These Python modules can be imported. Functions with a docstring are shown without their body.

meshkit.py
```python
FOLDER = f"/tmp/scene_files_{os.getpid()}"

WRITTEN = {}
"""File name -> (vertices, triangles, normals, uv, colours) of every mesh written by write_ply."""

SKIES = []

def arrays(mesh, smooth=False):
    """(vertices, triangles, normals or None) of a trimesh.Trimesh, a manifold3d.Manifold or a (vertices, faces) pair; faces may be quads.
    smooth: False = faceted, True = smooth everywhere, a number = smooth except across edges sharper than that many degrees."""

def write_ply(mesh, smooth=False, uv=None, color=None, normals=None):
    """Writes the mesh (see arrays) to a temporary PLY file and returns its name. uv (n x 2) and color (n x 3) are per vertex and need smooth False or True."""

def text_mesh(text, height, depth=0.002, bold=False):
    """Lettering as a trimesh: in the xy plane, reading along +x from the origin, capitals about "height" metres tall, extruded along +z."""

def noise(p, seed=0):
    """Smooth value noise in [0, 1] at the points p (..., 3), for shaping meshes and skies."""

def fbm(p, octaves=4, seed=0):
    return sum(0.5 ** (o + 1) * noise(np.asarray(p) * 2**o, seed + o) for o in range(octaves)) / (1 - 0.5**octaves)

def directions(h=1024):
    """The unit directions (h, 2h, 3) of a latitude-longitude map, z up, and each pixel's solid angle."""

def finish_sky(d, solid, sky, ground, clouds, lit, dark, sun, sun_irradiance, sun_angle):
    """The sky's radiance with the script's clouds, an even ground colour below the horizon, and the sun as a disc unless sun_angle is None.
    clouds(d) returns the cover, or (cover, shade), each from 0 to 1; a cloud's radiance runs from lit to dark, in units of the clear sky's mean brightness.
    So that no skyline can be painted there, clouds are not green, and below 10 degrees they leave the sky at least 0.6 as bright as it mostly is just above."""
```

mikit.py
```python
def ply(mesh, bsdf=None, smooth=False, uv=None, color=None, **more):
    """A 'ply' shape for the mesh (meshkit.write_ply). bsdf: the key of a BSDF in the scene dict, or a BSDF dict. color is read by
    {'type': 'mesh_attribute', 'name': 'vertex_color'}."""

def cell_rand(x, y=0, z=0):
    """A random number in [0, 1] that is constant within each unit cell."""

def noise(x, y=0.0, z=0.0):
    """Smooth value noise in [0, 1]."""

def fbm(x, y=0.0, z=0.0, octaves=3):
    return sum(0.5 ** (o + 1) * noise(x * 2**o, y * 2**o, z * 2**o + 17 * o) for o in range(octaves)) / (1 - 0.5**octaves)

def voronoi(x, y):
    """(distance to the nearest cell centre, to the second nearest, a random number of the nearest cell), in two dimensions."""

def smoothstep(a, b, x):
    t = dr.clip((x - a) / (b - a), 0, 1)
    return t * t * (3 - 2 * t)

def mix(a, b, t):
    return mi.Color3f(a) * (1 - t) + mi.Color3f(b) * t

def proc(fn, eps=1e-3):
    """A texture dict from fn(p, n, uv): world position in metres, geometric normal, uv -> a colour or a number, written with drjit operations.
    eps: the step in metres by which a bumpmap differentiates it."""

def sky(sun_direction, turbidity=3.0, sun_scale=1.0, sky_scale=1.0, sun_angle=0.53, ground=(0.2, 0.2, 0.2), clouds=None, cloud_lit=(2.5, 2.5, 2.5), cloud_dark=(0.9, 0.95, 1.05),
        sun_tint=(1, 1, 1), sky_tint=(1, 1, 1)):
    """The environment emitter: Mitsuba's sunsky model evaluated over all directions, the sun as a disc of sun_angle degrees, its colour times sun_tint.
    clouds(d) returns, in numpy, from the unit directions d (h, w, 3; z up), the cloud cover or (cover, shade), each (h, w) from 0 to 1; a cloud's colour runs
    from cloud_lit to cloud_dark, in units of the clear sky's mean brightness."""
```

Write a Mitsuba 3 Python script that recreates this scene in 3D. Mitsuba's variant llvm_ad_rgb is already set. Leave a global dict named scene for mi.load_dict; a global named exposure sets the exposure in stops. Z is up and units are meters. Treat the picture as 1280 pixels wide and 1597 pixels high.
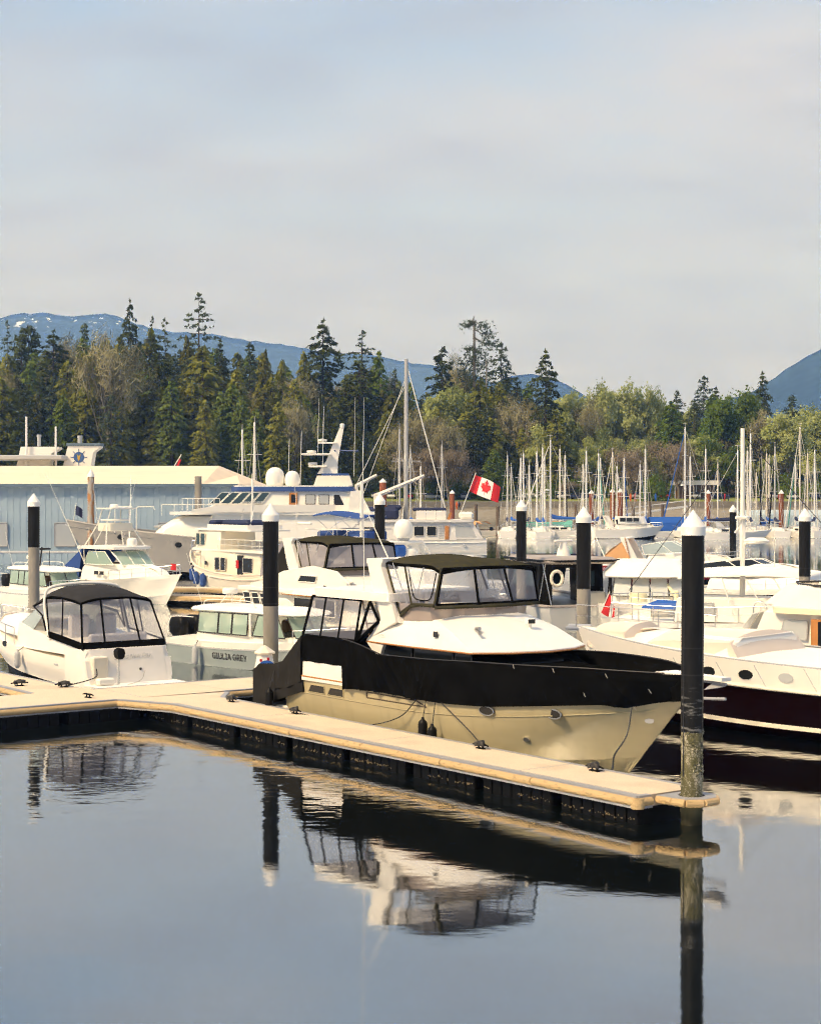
import math, random
import numpy as np, trimesh, drjit as dr, mitsuba as mi, manifold3d
import mikit, meshkit
from mikit import proc, noise, fbm, smoothstep, mix, cell_rand, voronoi
T = mi.ScalarTransform4f
scene, labels = {}, {}
# ------------------------------------------------------------------ camera, sky, exposure
EYE = 6.2
PITCH = math.atan(30.5 / 2700.0)
scene['camera'] = {'type': 'perspective', 'fov_axis': 'x', 'fov': 2 * math.degrees(math.atan(640 / 2700.0)),
                   'near_clip': 0.5, 'far_clip': 30000.0, 'medium': {'type': 'ref', 'id': 'haze_air'},
                   'to_world': T().look_at(origin=[0, 0, EYE], target=[0, math.cos(PITCH), EYE - math.sin(PITCH)], up=[0, 0, 1])}
def cloud_cover(d):
    z = np.maximum(d[..., 2], 0.02)
    p = np.stack([d[..., 0] / (z + .25), d[..., 1] / (z + .25), z * 0 + 3.3], -1)
    big = meshkit.fbm(p * np.array([1.6, 3.2, 1]) + 11.3, 4, 5)
    fine = meshkit.fbm(p * np.array([5.0, 11.0, 1]) + 4.7, 4, 9)
    wisps = meshkit.fbm(p * np.array([9.0, 30.0, 1]) + 1.7, 3, 2)
    n = .6 * big + .3 * fine + .1 * wisps
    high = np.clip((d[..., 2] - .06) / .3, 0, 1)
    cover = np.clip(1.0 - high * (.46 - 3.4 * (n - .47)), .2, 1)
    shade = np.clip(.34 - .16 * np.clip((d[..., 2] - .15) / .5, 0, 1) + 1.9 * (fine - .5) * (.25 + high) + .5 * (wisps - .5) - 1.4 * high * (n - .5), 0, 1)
    return cover, shade
SUN = (-0.62, -0.50, 0.82)
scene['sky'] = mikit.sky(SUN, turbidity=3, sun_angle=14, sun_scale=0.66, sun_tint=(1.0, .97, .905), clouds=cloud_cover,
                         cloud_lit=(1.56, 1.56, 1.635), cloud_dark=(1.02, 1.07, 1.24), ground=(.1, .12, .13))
exposure = 2.42
# ------------------------------------------------------------------ materials
def plain(key, rgb, rough=.5, spec=.5, metal=0.):
    b = {'type': 'principled', 'base_color': {'type': 'rgb', 'value': list(rgb)}, 'roughness': rough, 'specular': spec}
    if metal: b['metallic'] = metal
    scene[key] = {'type': 'twosided', 'nested': b}
def tex(key, fn, rough=.5, spec=.5, bump=None, scale=1.0, eps=2e-3):
    b = {'type': 'principled', 'base_color': proc(fn), 'roughness': rough, 'specular': spec}
    if bump is not None:
        b = {'type': 'bumpmap', 'arbitrary': proc(bump, eps), 'scale': scale, 'nested': b}
    scene[key] = {'type': 'twosided', 'nested': b}
def glossy(key, rgb, alpha=.08):
    scene[key] = {'type': 'twosided', 'nested': {'type': 'roughplastic', 'diffuse_reflectance': {'type': 'rgb', 'value': list(rgb)}, 'alpha': alpha}}
def sheer(key, rgb, amount, rough=.2):
    scene[key] = {'type': 'blendbsdf', 'weight': amount, 'bsdf_0': {'type': 'null'},
                  'bsdf_1': {'type': 'twosided', 'nested': {'type': 'principled', 'base_color': {'type': 'rgb', 'value': list(rgb)}, 'roughness': rough, 'specular': .6}}}
plain('mat_white', (.80, .77, .69), .3)
plain('mat_ivory', (.74, .68, .55), .35)
plain('mat_grey_hull', (.27, .26, .245), .4)
plain('mat_light_grey', (.42, .43, .43), .45)
plain('mat_maroon', (.0045, .0006, .0008), .22, .14)
plain('mat_red', (.45, .012, .016), .5)
plain('mat_crimson', (.22, .008, .012), .4)
plain('mat_orange', (.62, .13, .03), .6)
plain('mat_blue', (.012, .085, .36), .6)
plain('mat_navy', (.012, .018, .06), .6)
plain('mat_teal', (.10, .36, .30), .6)
plain('mat_tan_canvas', (.55, .30, .13), .8)
plain('mat_beige_canvas', (.66, .57, .48), .8)
plain('mat_taupe', (.24, .17, .155), .8)
plain('mat_black', (.003, .003, .003), .5, .2)
plain('mat_rubber', (.022, .022, .024), .55)
plain('mat_rope_white', (.5, .46, .38), .9)
plain('mat_steel', (.62, .62, .62), .28, .5, .9)
plain('mat_zinc', (.36, .36, .37), .5, .5, .35)
plain('mat_mast', (.74, .73, .70), .4)
plain('mat_mast_grey', (.40, .40, .39), .4)
plain('mat_teak', (.40, .165, .045), .5)
plain('mat_rust', (.22, .065, .025), .8)
plain('mat_wood_post', (.10, .075, .055), .9)
plain('mat_interior', (.16, .09, .05), .6)
plain('mat_seat', (.55, .52, .50), .6)
glossy('mat_glass_dark', (.010, .012, .014), .04)
glossy('mat_glass_blue', (.03, .06, .075), .04)
sheer('mat_glass_green', (.42, .56, .47), .5, .06)
sheer('mat_glass_clear', (.42, .50, .50), .5, .06)
sheer('mat_vinyl', (.46, .47, .58), .11, .12)
sheer('mat_mesh_screen', (.33, .31, .33), .62, .5)
plain('mat_cap', (.80, .78, .72), .5)
plain('mat_float', (.0025, .0025, .0025), .55, .12)
def deck_color(p, n, uv):
    a = fbm(p.x * 2.1, p.y * 2.1, 0, 4); b = noise(p.x * 60, p.y * 60, 3); s = smoothstep(.62, .8, fbm(p.x * .7 + 9, p.y * .9, 2, 3))
    return mix((.57, .475, .35), (.54, .44, .32), a) * (.93 + .12 * b) * (1 - .10 * s)
tex('mat_deck', deck_color, .75, .3)
def bumper_color(p, n, uv):
    a = fbm(p.x * 3, p.y * 3, p.z * 3, 3); s = smoothstep(.55, .8, fbm(p.x * 11, p.y * 11, p.z * 20 + 4, 3))
    return mix((.52, .37, .185), (.46, .315, .145), a) * (1 - .25 * s)
tex('mat_bumper', bumper_color, .5, .4)
def sleeve_color(p, n, uv):
    g = fbm(p.x * 5, p.y * 5, p.z * 16, 4); scr = smoothstep(.52, .72, g) * smoothstep(2.75, 2.1, p.z) * smoothstep(1.0, 1.7, p.z)
    seam = smoothstep(.02, .0, dr.abs(dr.abs(p.z - 3.05) - .25))
    return mix((.0025, .0025, .0025), (.17, .17, .165), scr * .75 + .12 * seam + .05 * fbm(p.x * 9, p.y * 9, p.z * 1.2, 2))
tex('mat_sleeve', sleeve_color, .42, .22)
def fouled_color(p, n, uv):
    bar = smoothstep(.42, .70, .55 * fbm(p.x * 13, p.y * 13, p.z * 5, 5) + .45 * fbm(p.x * 45, p.y * 45, p.z * 40, 2) + .10 * smoothstep(.3, .7, fbm(p.x * 4, p.y * 4, p.z * 1.2 + 4, 2)) - .03) * smoothstep(.2, .5, p.z) * smoothstep(.22, .5, p.z)
    alg = fbm(p.x * 7 + 3, p.y * 7, p.z * 2.5, 3)
    base = mix((.05, .055, .022), (.14, .125, .065), alg)
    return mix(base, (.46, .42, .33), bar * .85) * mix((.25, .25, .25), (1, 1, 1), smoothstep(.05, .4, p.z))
tex('mat_fouled', fouled_color, .85, .3, bump=lambda p, n, uv: fbm(p.x * 30, p.y * 30, p.z * 30, 3), scale=.02)
def concrete_color(p, n, uv):
    g = fbm(p.x * 4, p.y * 4, p.z * 1.5, 4); moss = smoothstep(2.6, .9, p.z + 1.3 * g)
    return mix((.20, .185, .16), (.30, .28, .245), g) * mix((1, 1, 1), (.42, .44, .24), moss)
tex('mat_pile_concrete', concrete_color, .85, .3)
def hull_cream(p, n, uv):
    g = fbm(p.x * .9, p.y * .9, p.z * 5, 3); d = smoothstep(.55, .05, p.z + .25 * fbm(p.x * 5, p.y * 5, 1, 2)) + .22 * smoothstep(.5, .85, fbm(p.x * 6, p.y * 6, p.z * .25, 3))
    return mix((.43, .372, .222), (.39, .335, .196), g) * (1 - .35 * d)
tex('mat_hull_cream', hull_cream, .28, .5)
def brow_white(p, n, uv):
    g = fbm(p.x * 1.3, p.y * 1.3, p.z * 3, 4)
    return mix((.82, .78, .71), (.76, .72, .64), g)
tex('mat_gelcoat', brow_white, .3, .5)
def cloth_mat(key, fn, bump, scale):
    scene[key] = {'type': 'twosided', 'nested': {'type': 'bumpmap', 'arbitrary': proc(bump, 2e-3), 'scale': scale, 'nested': {'type': 'diffuse', 'reflectance': proc(fn)}}}
def black_cloth(p, n, uv):
    g = fbm(p.x * 2, p.y * 2, p.z * 2, 4); w = noise(p.x * 70, p.y * 70, p.z * 70)
    return mix((.0024, .0025, .0023), (.0085, .0085, .0082), g) * (.85 + .3 * w)
cloth_mat('mat_black_canvas', black_cloth, bump=lambda p, n, uv: fbm(p.x * 3.2, p.y * 3.2, p.z * 1.6, 4), scale=.10)
def grey_cloth(p, n, uv):
    return mix((.018, .0178, .017), (.036, .0345, .033), fbm(p.x * 2, p.y * 2, p.z * 2, 4))
cloth_mat('mat_grey_canvas', grey_cloth, bump=lambda p, n, uv: fbm(p.x * 3, p.y * 3, p.z * 2, 3), scale=.05)
def olive_cloth(p, n, uv):
    g = fbm(p.x * 2.6, p.y * 2.6, p.z * 2, 4); m = smoothstep(.5, .75, fbm(p.x * 9, p.y * 9, p.z * 9, 3))
    return mix((.036, .036, .027), (.066, .061, .041), g) * mix((1, 1, 1), (1.25, 1.2, .8), m)
cloth_mat('mat_olive_canvas', olive_cloth, bump=lambda p, n, uv: fbm(p.x * 4, p.y * 4, p.z * 2, 3), scale=.04)
def shed_color(p, n, uv):
    g = fbm(p.x * .4, p.y * .4, p.z * .15, 3); st = fbm(p.x * 3.1, p.y, p.z * .2, 2)
    return mix((.25, .34, .42), (.31, .395, .46), g * .6 + st * .4)
tex('mat_shed', shed_color, .6, .3)
tex('mat_shed_roof', lambda p, n, uv: mix((.70, .58, .42), (.60, .50, .38), fbm(p.x * .35, p.y * .6, 1, 4)), .7, .3)
def ground_color(p, n, uv):
    g = fbm(p.x * .11, p.y * .11, 2, 4); f = fbm(p.x * 1.3, p.y * 1.3, 5, 3)
    sand = mix((.15, .135, .105), (.21, .19, .15), f); wet = mix((.09, .085, .07), (.14, .13, .10), f)
    grass = mix((.10, .125, .03), (.17, .18, .06), g); floor = mix((.045, .045, .022), (.085, .07, .04), f)
    beach = mix(wet, sand, smoothstep(.3, 1.3, p.z + .8 * (f - .5)))
    lawn = mix(grass, floor, smoothstep(396, 412, p.y + 10 * g))
    return mix(beach, lawn, smoothstep(3.9, 4.1, p.z))
tex('mat_ground', ground_color, .9, .2)
def rock_color(p, n, uv):
    f = fbm(p.x * .7, p.y * .7, p.z * 1.5, 4)
    return mix((.13, .12, .10), (.22, .20, .165), f)
tex('mat_seawall', rock_color, .9, .2)
# ------------------------------------------------------------------ mesh tools
V3 = lambda *a: np.array(a, float)
def TM(v, f): return trimesh.Trimesh(np.asarray(v, float), np.asarray(f, int), process=False)
def cat(*ms):
    ms = [m for x in ms for m in (x if isinstance(x, (list, tuple)) else [x])]
    vs, fs, k = [], [], 0
    for m in ms:
        vs.append(np.asarray(m.vertices)); fs.append(np.asarray(m.faces) + k); k += len(m.vertices)
    return TM(np.vstack(vs), np.vstack(fs))
def box(c, s, ch=0.0, rz=0.0):
    s = np.asarray(s, float) / 2
    if ch <= 0:
        m = trimesh.creation.box(extents=s * 2)
    else:
        ch = min(ch, .45 * 2 * s.min()); pts = []
        for sx in (-1, 1):
            for sy in (-1, 1):
                for sz in (-1, 1):
                    q = V3(sx, sy, sz)
                    for k in range(3):
                        w = s - ch; w[k] = s[k]; pts.append(q * w)
        m = trimesh.convex.convex_hull(np.array(pts))
    if rz: m.apply_transform(trimesh.transformations.rotation_matrix(rz, [0, 0, 1]))
    m.apply_translation(c); return TM(m.vertices, m.faces)
def hull(pts):
    m = trimesh.convex.convex_hull(np.asarray(pts, float)); return TM(m.vertices, m.faces)
def tube(pts, r, n=6, caps=True):
    p = np.asarray(pts, float); k = len(p)
    r = np.broadcast_to(np.asarray(r, float), (k,))
    t = np.gradient(p, axis=0); t /= np.linalg.norm(t, axis=1, keepdims=True) + 1e-12
    a = np.cross(t[0], [0, 0, 1.] if abs(t[0][2]) < .9 else [1., 0, 0]); a /= np.linalg.norm(a)
    ang = np.arange(n) * 2 * math.pi / n; vs = []
    for i in range(k):
        a = a - t[i] * (a @ t[i]); a /= np.linalg.norm(a) + 1e-12; b = np.cross(t[i], a)
        vs.append(p[i] + r[i] * (np.cos(ang)[:, None] * a + np.sin(ang)[:, None] * b))
    v = np.vstack(vs); f = []
    for i in range(k - 1):
        for j in range(n):
            q = [i * n + j, i * n + (j + 1) % n, (i + 1) * n + (j + 1) % n, (i + 1) * n + j]
            f += [[q[0], q[1], q[2]], [q[0], q[2], q[3]]]
    if caps:
        for j in range(1, n - 1):
            f += [[0, j + 1, j], [(k - 1) * n, (k - 1) * n + j, (k - 1) * n + j + 1]]
    return TM(v, f)
def bar(a, b, r=.02, n=6): return tube([a, b], r, n)
def arc(pts, m=6):
    """a smooth polyline through the points (Catmull-Rom)"""
    p = np.asarray(pts, float); p = np.vstack([2 * p[0] - p[1], p, 2 * p[-1] - p[-2]]); out = []
    for i in range(1, len(p) - 2):
        for s in np.linspace(0, 1, m, endpoint=False):
            out.append(.5 * (2 * p[i] + (p[i + 1] - p[i - 1]) * s + (2 * p[i - 1] - 5 * p[i] + 4 * p[i + 1] - p[i + 2]) * s * s + (3 * p[i] - p[i - 1] - 3 * p[i + 1] + p[i + 2]) * s ** 3))
    return np.array(out + [p[-2]])
def loft(rings, closed=True, caps=True):
    R = np.asarray(rings, float); m, n = R.shape[:2]; f = []
    e = n if closed else n - 1
    for i in range(m - 1):
        for j in range(e):
            q = [i * n + j, i * n + (j + 1) % n, (i + 1) * n + (j + 1) % n, (i + 1) * n + j]
            f += [[q[0], q[1], q[2]], [q[0], q[2], q[3]]]
    v = R.reshape(-1, 3)
    if caps and closed:
        c0, c1 = len(v), len(v) + 1; v = np.vstack([v, R[0].mean(0), R[-1].mean(0)])
        for j in range(n):
            f += [[c0, (j + 1) % n, j], [c1, (m - 1) * n + j, (m - 1) * n + (j + 1) % n]]
    return TM(v, f)
def grid(P): return loft(P, closed=False, caps=False)
def slab(P, th):
    """an open grid given a thickness along its mean normal at each vertex"""
    P = np.asarray(P, float); m, n = P.shape[:2]
    g = grid(P); nn = np.array(trimesh.Trimesh(g.vertices, g.faces, process=False).vertex_normals).reshape(m, n, 3)
    Q = P - nn * th; k = m * n; f = np.array(g.faces); f2 = f[:, ::-1] + k; e = []
    idx = np.arange(k).reshape(m, n)
    loop = list(idx[0]) + list(idx[1:, -1]) + list(idx[-1, -2::-1]) + list(idx[-2:0:-1, 0])
    for i in range(len(loop)):
        a, b = loop[i], loop[(i + 1) % len(loop)]; e += [[a, a + k, b + k], [a, b + k, b]]
    return TM(np.vstack([P.reshape(-1, 3), Q.reshape(-1, 3)]), np.vstack([f, f2, e]))
def panel(pts, th=.02):
    """a flat convex polygon in space given a thickness, centred on it"""
    p = np.asarray(pts, float); n = np.cross(p[1] - p[0], p[2] - p[0]); n /= np.linalg.norm(n) + 1e-12; k = len(p)
    v = np.vstack([p + n * th / 2, p - n * th / 2]); f = []
    for j in range(1, k - 1): f += [[0, j, j + 1], [k, k + j + 1, k + j]]
    for j in range(k):
        a, b = j, (j + 1) % k; f += [[a, a + k, b + k], [a, b + k, b]]
    return TM(v, f)
def strip(pts, r=.03, n=4):
    p = [np.asarray(q, float) for q in pts]; return cat([bar(p[i], p[i + 1], r, n) for i in range(len(p) - 1)])
def frame(pts, r=.03): return strip(list(pts) + [pts[0]], r)
def lathe(prof, n=20, c=(0, 0, 0)):
    ang = np.arange(n) * 2 * math.pi / n
    R = [[(c[0] + r * math.cos(t), c[1] + r * math.sin(t), c[2] + z) for t in ang] for r, z in prof]
    return loft(R)
def disc(c, nrm, r, th=.02, n=18, sx=1.0):
    nrm = np.asarray(nrm, float); nrm /= np.linalg.norm(nrm); a = np.cross([0, 0, 1.], nrm)
    a = a / np.linalg.norm(a) if np.linalg.norm(a) > 1e-6 else V3(1, 0, 0); b = np.cross(nrm, a); t = np.arange(n) * 2 * math.pi / n
    ring = np.asarray(c) + r * (np.cos(t)[:, None] * a * sx + np.sin(t)[:, None] * b)
    return loft([ring - nrm * th / 2, ring + nrm * th / 2])
def prism_y(poly, y0, y1):
    """polygon in (x, z) swept along y"""
    import shapely
    m = trimesh.creation.extrude_polygon(shapely.Polygon(poly), abs(y1 - y0), engine='earcut')
    v = np.array(m.vertices); v = np.stack([v[:, 0], min(y0, y1) + v[:, 2], v[:, 1]], 1)
    return TM(v, np.array(m.faces)[:, ::-1])
def prism_z(poly, z0, z1):
    import shapely
    m = trimesh.creation.extrude_polygon(shapely.Polygon(poly), z1 - z0, engine='earcut')
    return TM(np.array(m.vertices) + [0, 0, z0], m.faces)
def lettering(text, h, origin, right, up, bold=False, slant=0.0, depth=.004):
    m = meshkit.text_mesh(text, h, depth, bold); v = np.array(m.vertices)
    right, up = np.asarray(right, float), np.asarray(up, float); right /= np.linalg.norm(right); up /= np.linalg.norm(up)
    nn = np.cross(right, up)
    v = np.asarray(origin, float) + (v[:, :1] + slant * v[:, 1:2]) * right + v[:, 1:2] * up + v[:, 2:3] * nn
    return TM(v, m.faces)
# ------------------------------------------------------------------ naming
counts = {}
def numbered(key):
    k = counts.get(key, 0); counts[key] = k + 1
    return key if k == 0 else f'{key}_{k:03d}'
PLY = {}
def shape(mesh, mat, M=None, smooth=30):
    key = (id(mesh), mat, smooth)
    if key not in PLY: PLY[key] = (mikit.ply(mesh, mat, smooth), mesh)
    d = dict(PLY[key][0])
    if M is not None: d['to_world'] = T(np.asarray(M, float))
    return d
def at_frame(x, y, z=0., heading=0., s=1.0):
    """local x runs along heading (radians from world +x), y to its left"""
    c, q = math.cos(heading), math.sin(heading)
    return np.array([[c * s, -q * s, 0, x], [q * s, c * s, 0, y], [0, 0, s, z], [0, 0, 0, 1.]])
I4 = np.eye(4)
class Thing:
    def __init__(self, name, label, cat_, M=I4, group=None, kind=None):
        self.key, self.M = numbered(name), M
        labels[self.key] = {'label': label, 'category': cat_}
        if group: labels[self.key]['group'] = group
        if kind: labels[self.key]['kind'] = kind
    def part(self, name, mesh, mat, parent=None, label=None, smooth=30, kind=None, M=None):
        k = numbered((parent or self.key) + '__' + name)
        scene[k] = shape(mesh, mat, self.M if M is None else self.M @ M, smooth)
        if label or kind: labels[k] = {**({'label': label} if label else {}), **({'kind': kind} if kind else {})}
        return k
    def one(self, mesh, mat, smooth=30):
        scene[self.key] = shape(mesh, mat, self.M, smooth); return self.key
def single(name, mesh, mat, label, cat_, M=I4, group=None, smooth=30): return Thing(name, label, cat_, M, group).one(mesh, mat, smooth)
def structure(name, mesh, mat, smooth=30):
    scene[name] = shape(mesh, mat, None, smooth); labels[name] = {'kind': 'structure'}
# dock frame: a runs out along the near finger, b across it
DO = V3(4.215, 32.06); DU = V3(.6, -.8); DV = V3(.8, .6); DH = math.atan2(-.8, .6)
DM = at_frame(DO[0], DO[1], 0, DH)
def dk(a, b, z=0.): p = DO + a * DU + b * DV; return V3(p[0], p[1], z)
# ------------------------------------------------------------------ water, ground, hills, haze
def ripple(p, n, uv):
    a = noise(p.x * .9 + 3, p.y * 1.9, 0) * .8 + noise(p.x * 3.1, p.y * 5.3, 2) * .34 + noise(p.x * 8.5 + 5, p.y * 14, 4) * .15
    b = fbm(p.x * .05, p.y * .11, 6, 2)
    return a * (.35 + 1.1 * smoothstep(.35, .7, b))
scene['mat_water'] = {'type': 'bumpmap', 'arbitrary': proc(ripple, 6e-3), 'scale': .0042, 'nested': {'type': 'blendbsdf', 'weight': .30,
                      'bsdf_0': {'type': 'roughplastic', 'diffuse_reflectance': {'type': 'rgb', 'value': [.0025, .0045, .0045]}, 'int_ior': 1.9, 'alpha': .003},
                      'bsdf_1': {'type': 'roughconductor', 'alpha': .003, 'material': 'none', 'specular_reflectance': {'type': 'rgb', 'value': [.93, .96, 1.0]}}}}
scene['water'] = {'type': 'rectangle', 'to_world': T().translate([0, 1000, 0]).scale([4000, 1300, 1]), 'bsdf': {'type': 'ref', 'id': 'mat_water'}}
labels['water'] = {'kind': 'structure'}
def ground_z(x, y):
    x, y = np.asarray(x, float), np.asarray(y, float)
    sh = 322 + 8 * np.sin(x * .021) + 5 * np.sin(x * .057 + 1)
    t = y - sh
    z = np.where(t < 0, t * .12, np.minimum(t * .085, 2.6))
    z = z + np.clip((t - 34) / 1.2, 0, 1) * 1.7 + np.clip((t - 38) / 40, 0, 1) * 1.6 + np.clip((t - 80) / 170, 0, 1) * 14 * (1 - .45 * np.clip((x - 20) / 60, 0, 1)) - np.clip((t - 400) / 500, 0, 1) * 26
    return np.maximum(z, -4)
xs = np.concatenate([np.linspace(-900, -160, 18), np.linspace(-150, 150, 121), np.linspace(160, 900, 18)])
ys = np.concatenate([np.linspace(296, 420, 125), np.linspace(425, 900, 40)])
GX, GY = np.meshgrid(xs, ys)
GZ = ground_z(GX, GY)
structure('ground', grid(np.stack([GX, GY, GZ], -1)[:, ::-1]), 'mat_ground', True)
def mountain_mat(key, snow, dark, light):
    def fn(p, n, uv):
        f = fbm(p.x * .006, p.y * .006, p.z * .01, 4); g = noise(p.x * .05, p.y * .05, p.z * .05)
        c = mix(dark, light, f) * (.8 + .4 * g)
        s = smoothstep(.615, .67, fbm(p.x * .045, p.z * .06, p.y * .02, 4)) * smoothstep(snow, snow + 50, p.z + 60 * (f - .5))
        return mix(c, (.8, .82, .85), s)
    tex(key, fn, .95, .1)
mountain_mat('mat_hill_far', 660, (.012, .026, .024), (.030, .048, .042))
mountain_mat('mat_hill_near', 9000, (.007, .020, .020), (.020, .038, .034))
def ridge(name, mat, prof, Y, depth, rough, seed):
    """prof: skyline as (x, z) in metres at distance Y; slopes run down towards the camera and away behind"""
    prof = np.array(prof, float); x = np.arange(prof[0, 0], prof[-1, 0], 26.)
    z = np.interp(x, prof[:, 0], prof[:, 1]); k = np.ones(5) / 5; z = np.convolve(np.pad(z, 2, 'edge'), k, 'valid')
    z = z + rough * (meshkit.fbm(np.stack([x * .008, x * 0 + seed, x * 0], -1), 5, seed) - .5) + .5 * rough * (meshkit.noise(np.stack([x * .045, x * 0, x * 0], -1), seed + 3) - .5)
    rows = []
    for s in np.concatenate([np.linspace(-1, 0, 26), np.linspace(.12, .8, 5)]):
        q = 1 - abs(s) ** .85
        nz = meshkit.fbm(np.stack([x * .0035, np.full_like(x, s * 4 + seed), x * 0], -1), 5, seed + 7) - .5
        rows.append(np.stack([x + 0 * nz, Y + s * depth + 120 * nz * abs(s), np.maximum(z, 20) * q + z * .55 * nz * np.sin(math.pi * min(abs(s), 1)) - 30 * abs(s)], -1))
    structure(name, grid(np.array(rows)[:, ::-1][::-1]), mat, True)
def sky_line(pts, Y): return [((x - 640) * Y / 2700, EYE + (768 - y) * Y / 2700) for x, y in pts]
ridge('hills', 'mat_hill_far', sky_line([(-420, 470), (-200, 500), (-60, 505), (0, 497), (28, 489), (60, 488), (84, 491), (104, 496), (128, 492), (152, 486), (176, 489), (195, 497), (225, 510), (262, 517), (330, 521), (380, 531), (440, 538), (500, 547), (560, 553), (610, 560), (660, 567), (720, 580), (780, 600), (850, 640), (930, 700), (1000, 760)], 7200), 7200, 2600, 20, 3)
ridge('hills_001', 'mat_hill_near', sky_line([(640, 690), (700, 640), (760, 602), (800, 586), (832, 577), (852, 584), (878, 597), (905, 611), (935, 632), (990, 680), (1050, 740)], 5200), 5200, 1500, 16, 8)
ridge('hills_002', 'mat_hill_near', sky_line([(930, 765), (1000, 700), (1080, 648), (1140, 622), (1178, 610), (1200, 598), (1228, 578), (1246, 560), (1262, 548), (1285, 538), (1340, 520), (1440, 490), (1600, 470), (1800, 520), (2000, 640)], 4300), 4300, 1700, 22, 5)
scene['haze_air'] = {'type': 'homogeneous', 'albedo': {'type': 'rgb', 'value': [.93, .95, .97]}, 'sigma_t': {'type': 'rgb', 'value': [3.6e-5, 6.8e-5, 1.45e-4]}}
scene['haze'] = {'type': 'cube', 'to_world': T().translate([0, 4600, 690]).scale([6500, 5400, 700]), 'bsdf': {'type': 'null'}, 'interior': {'type': 'ref', 'id': 'haze_air'}}
labels['haze'] = {'kind': 'stuff'}
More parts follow.
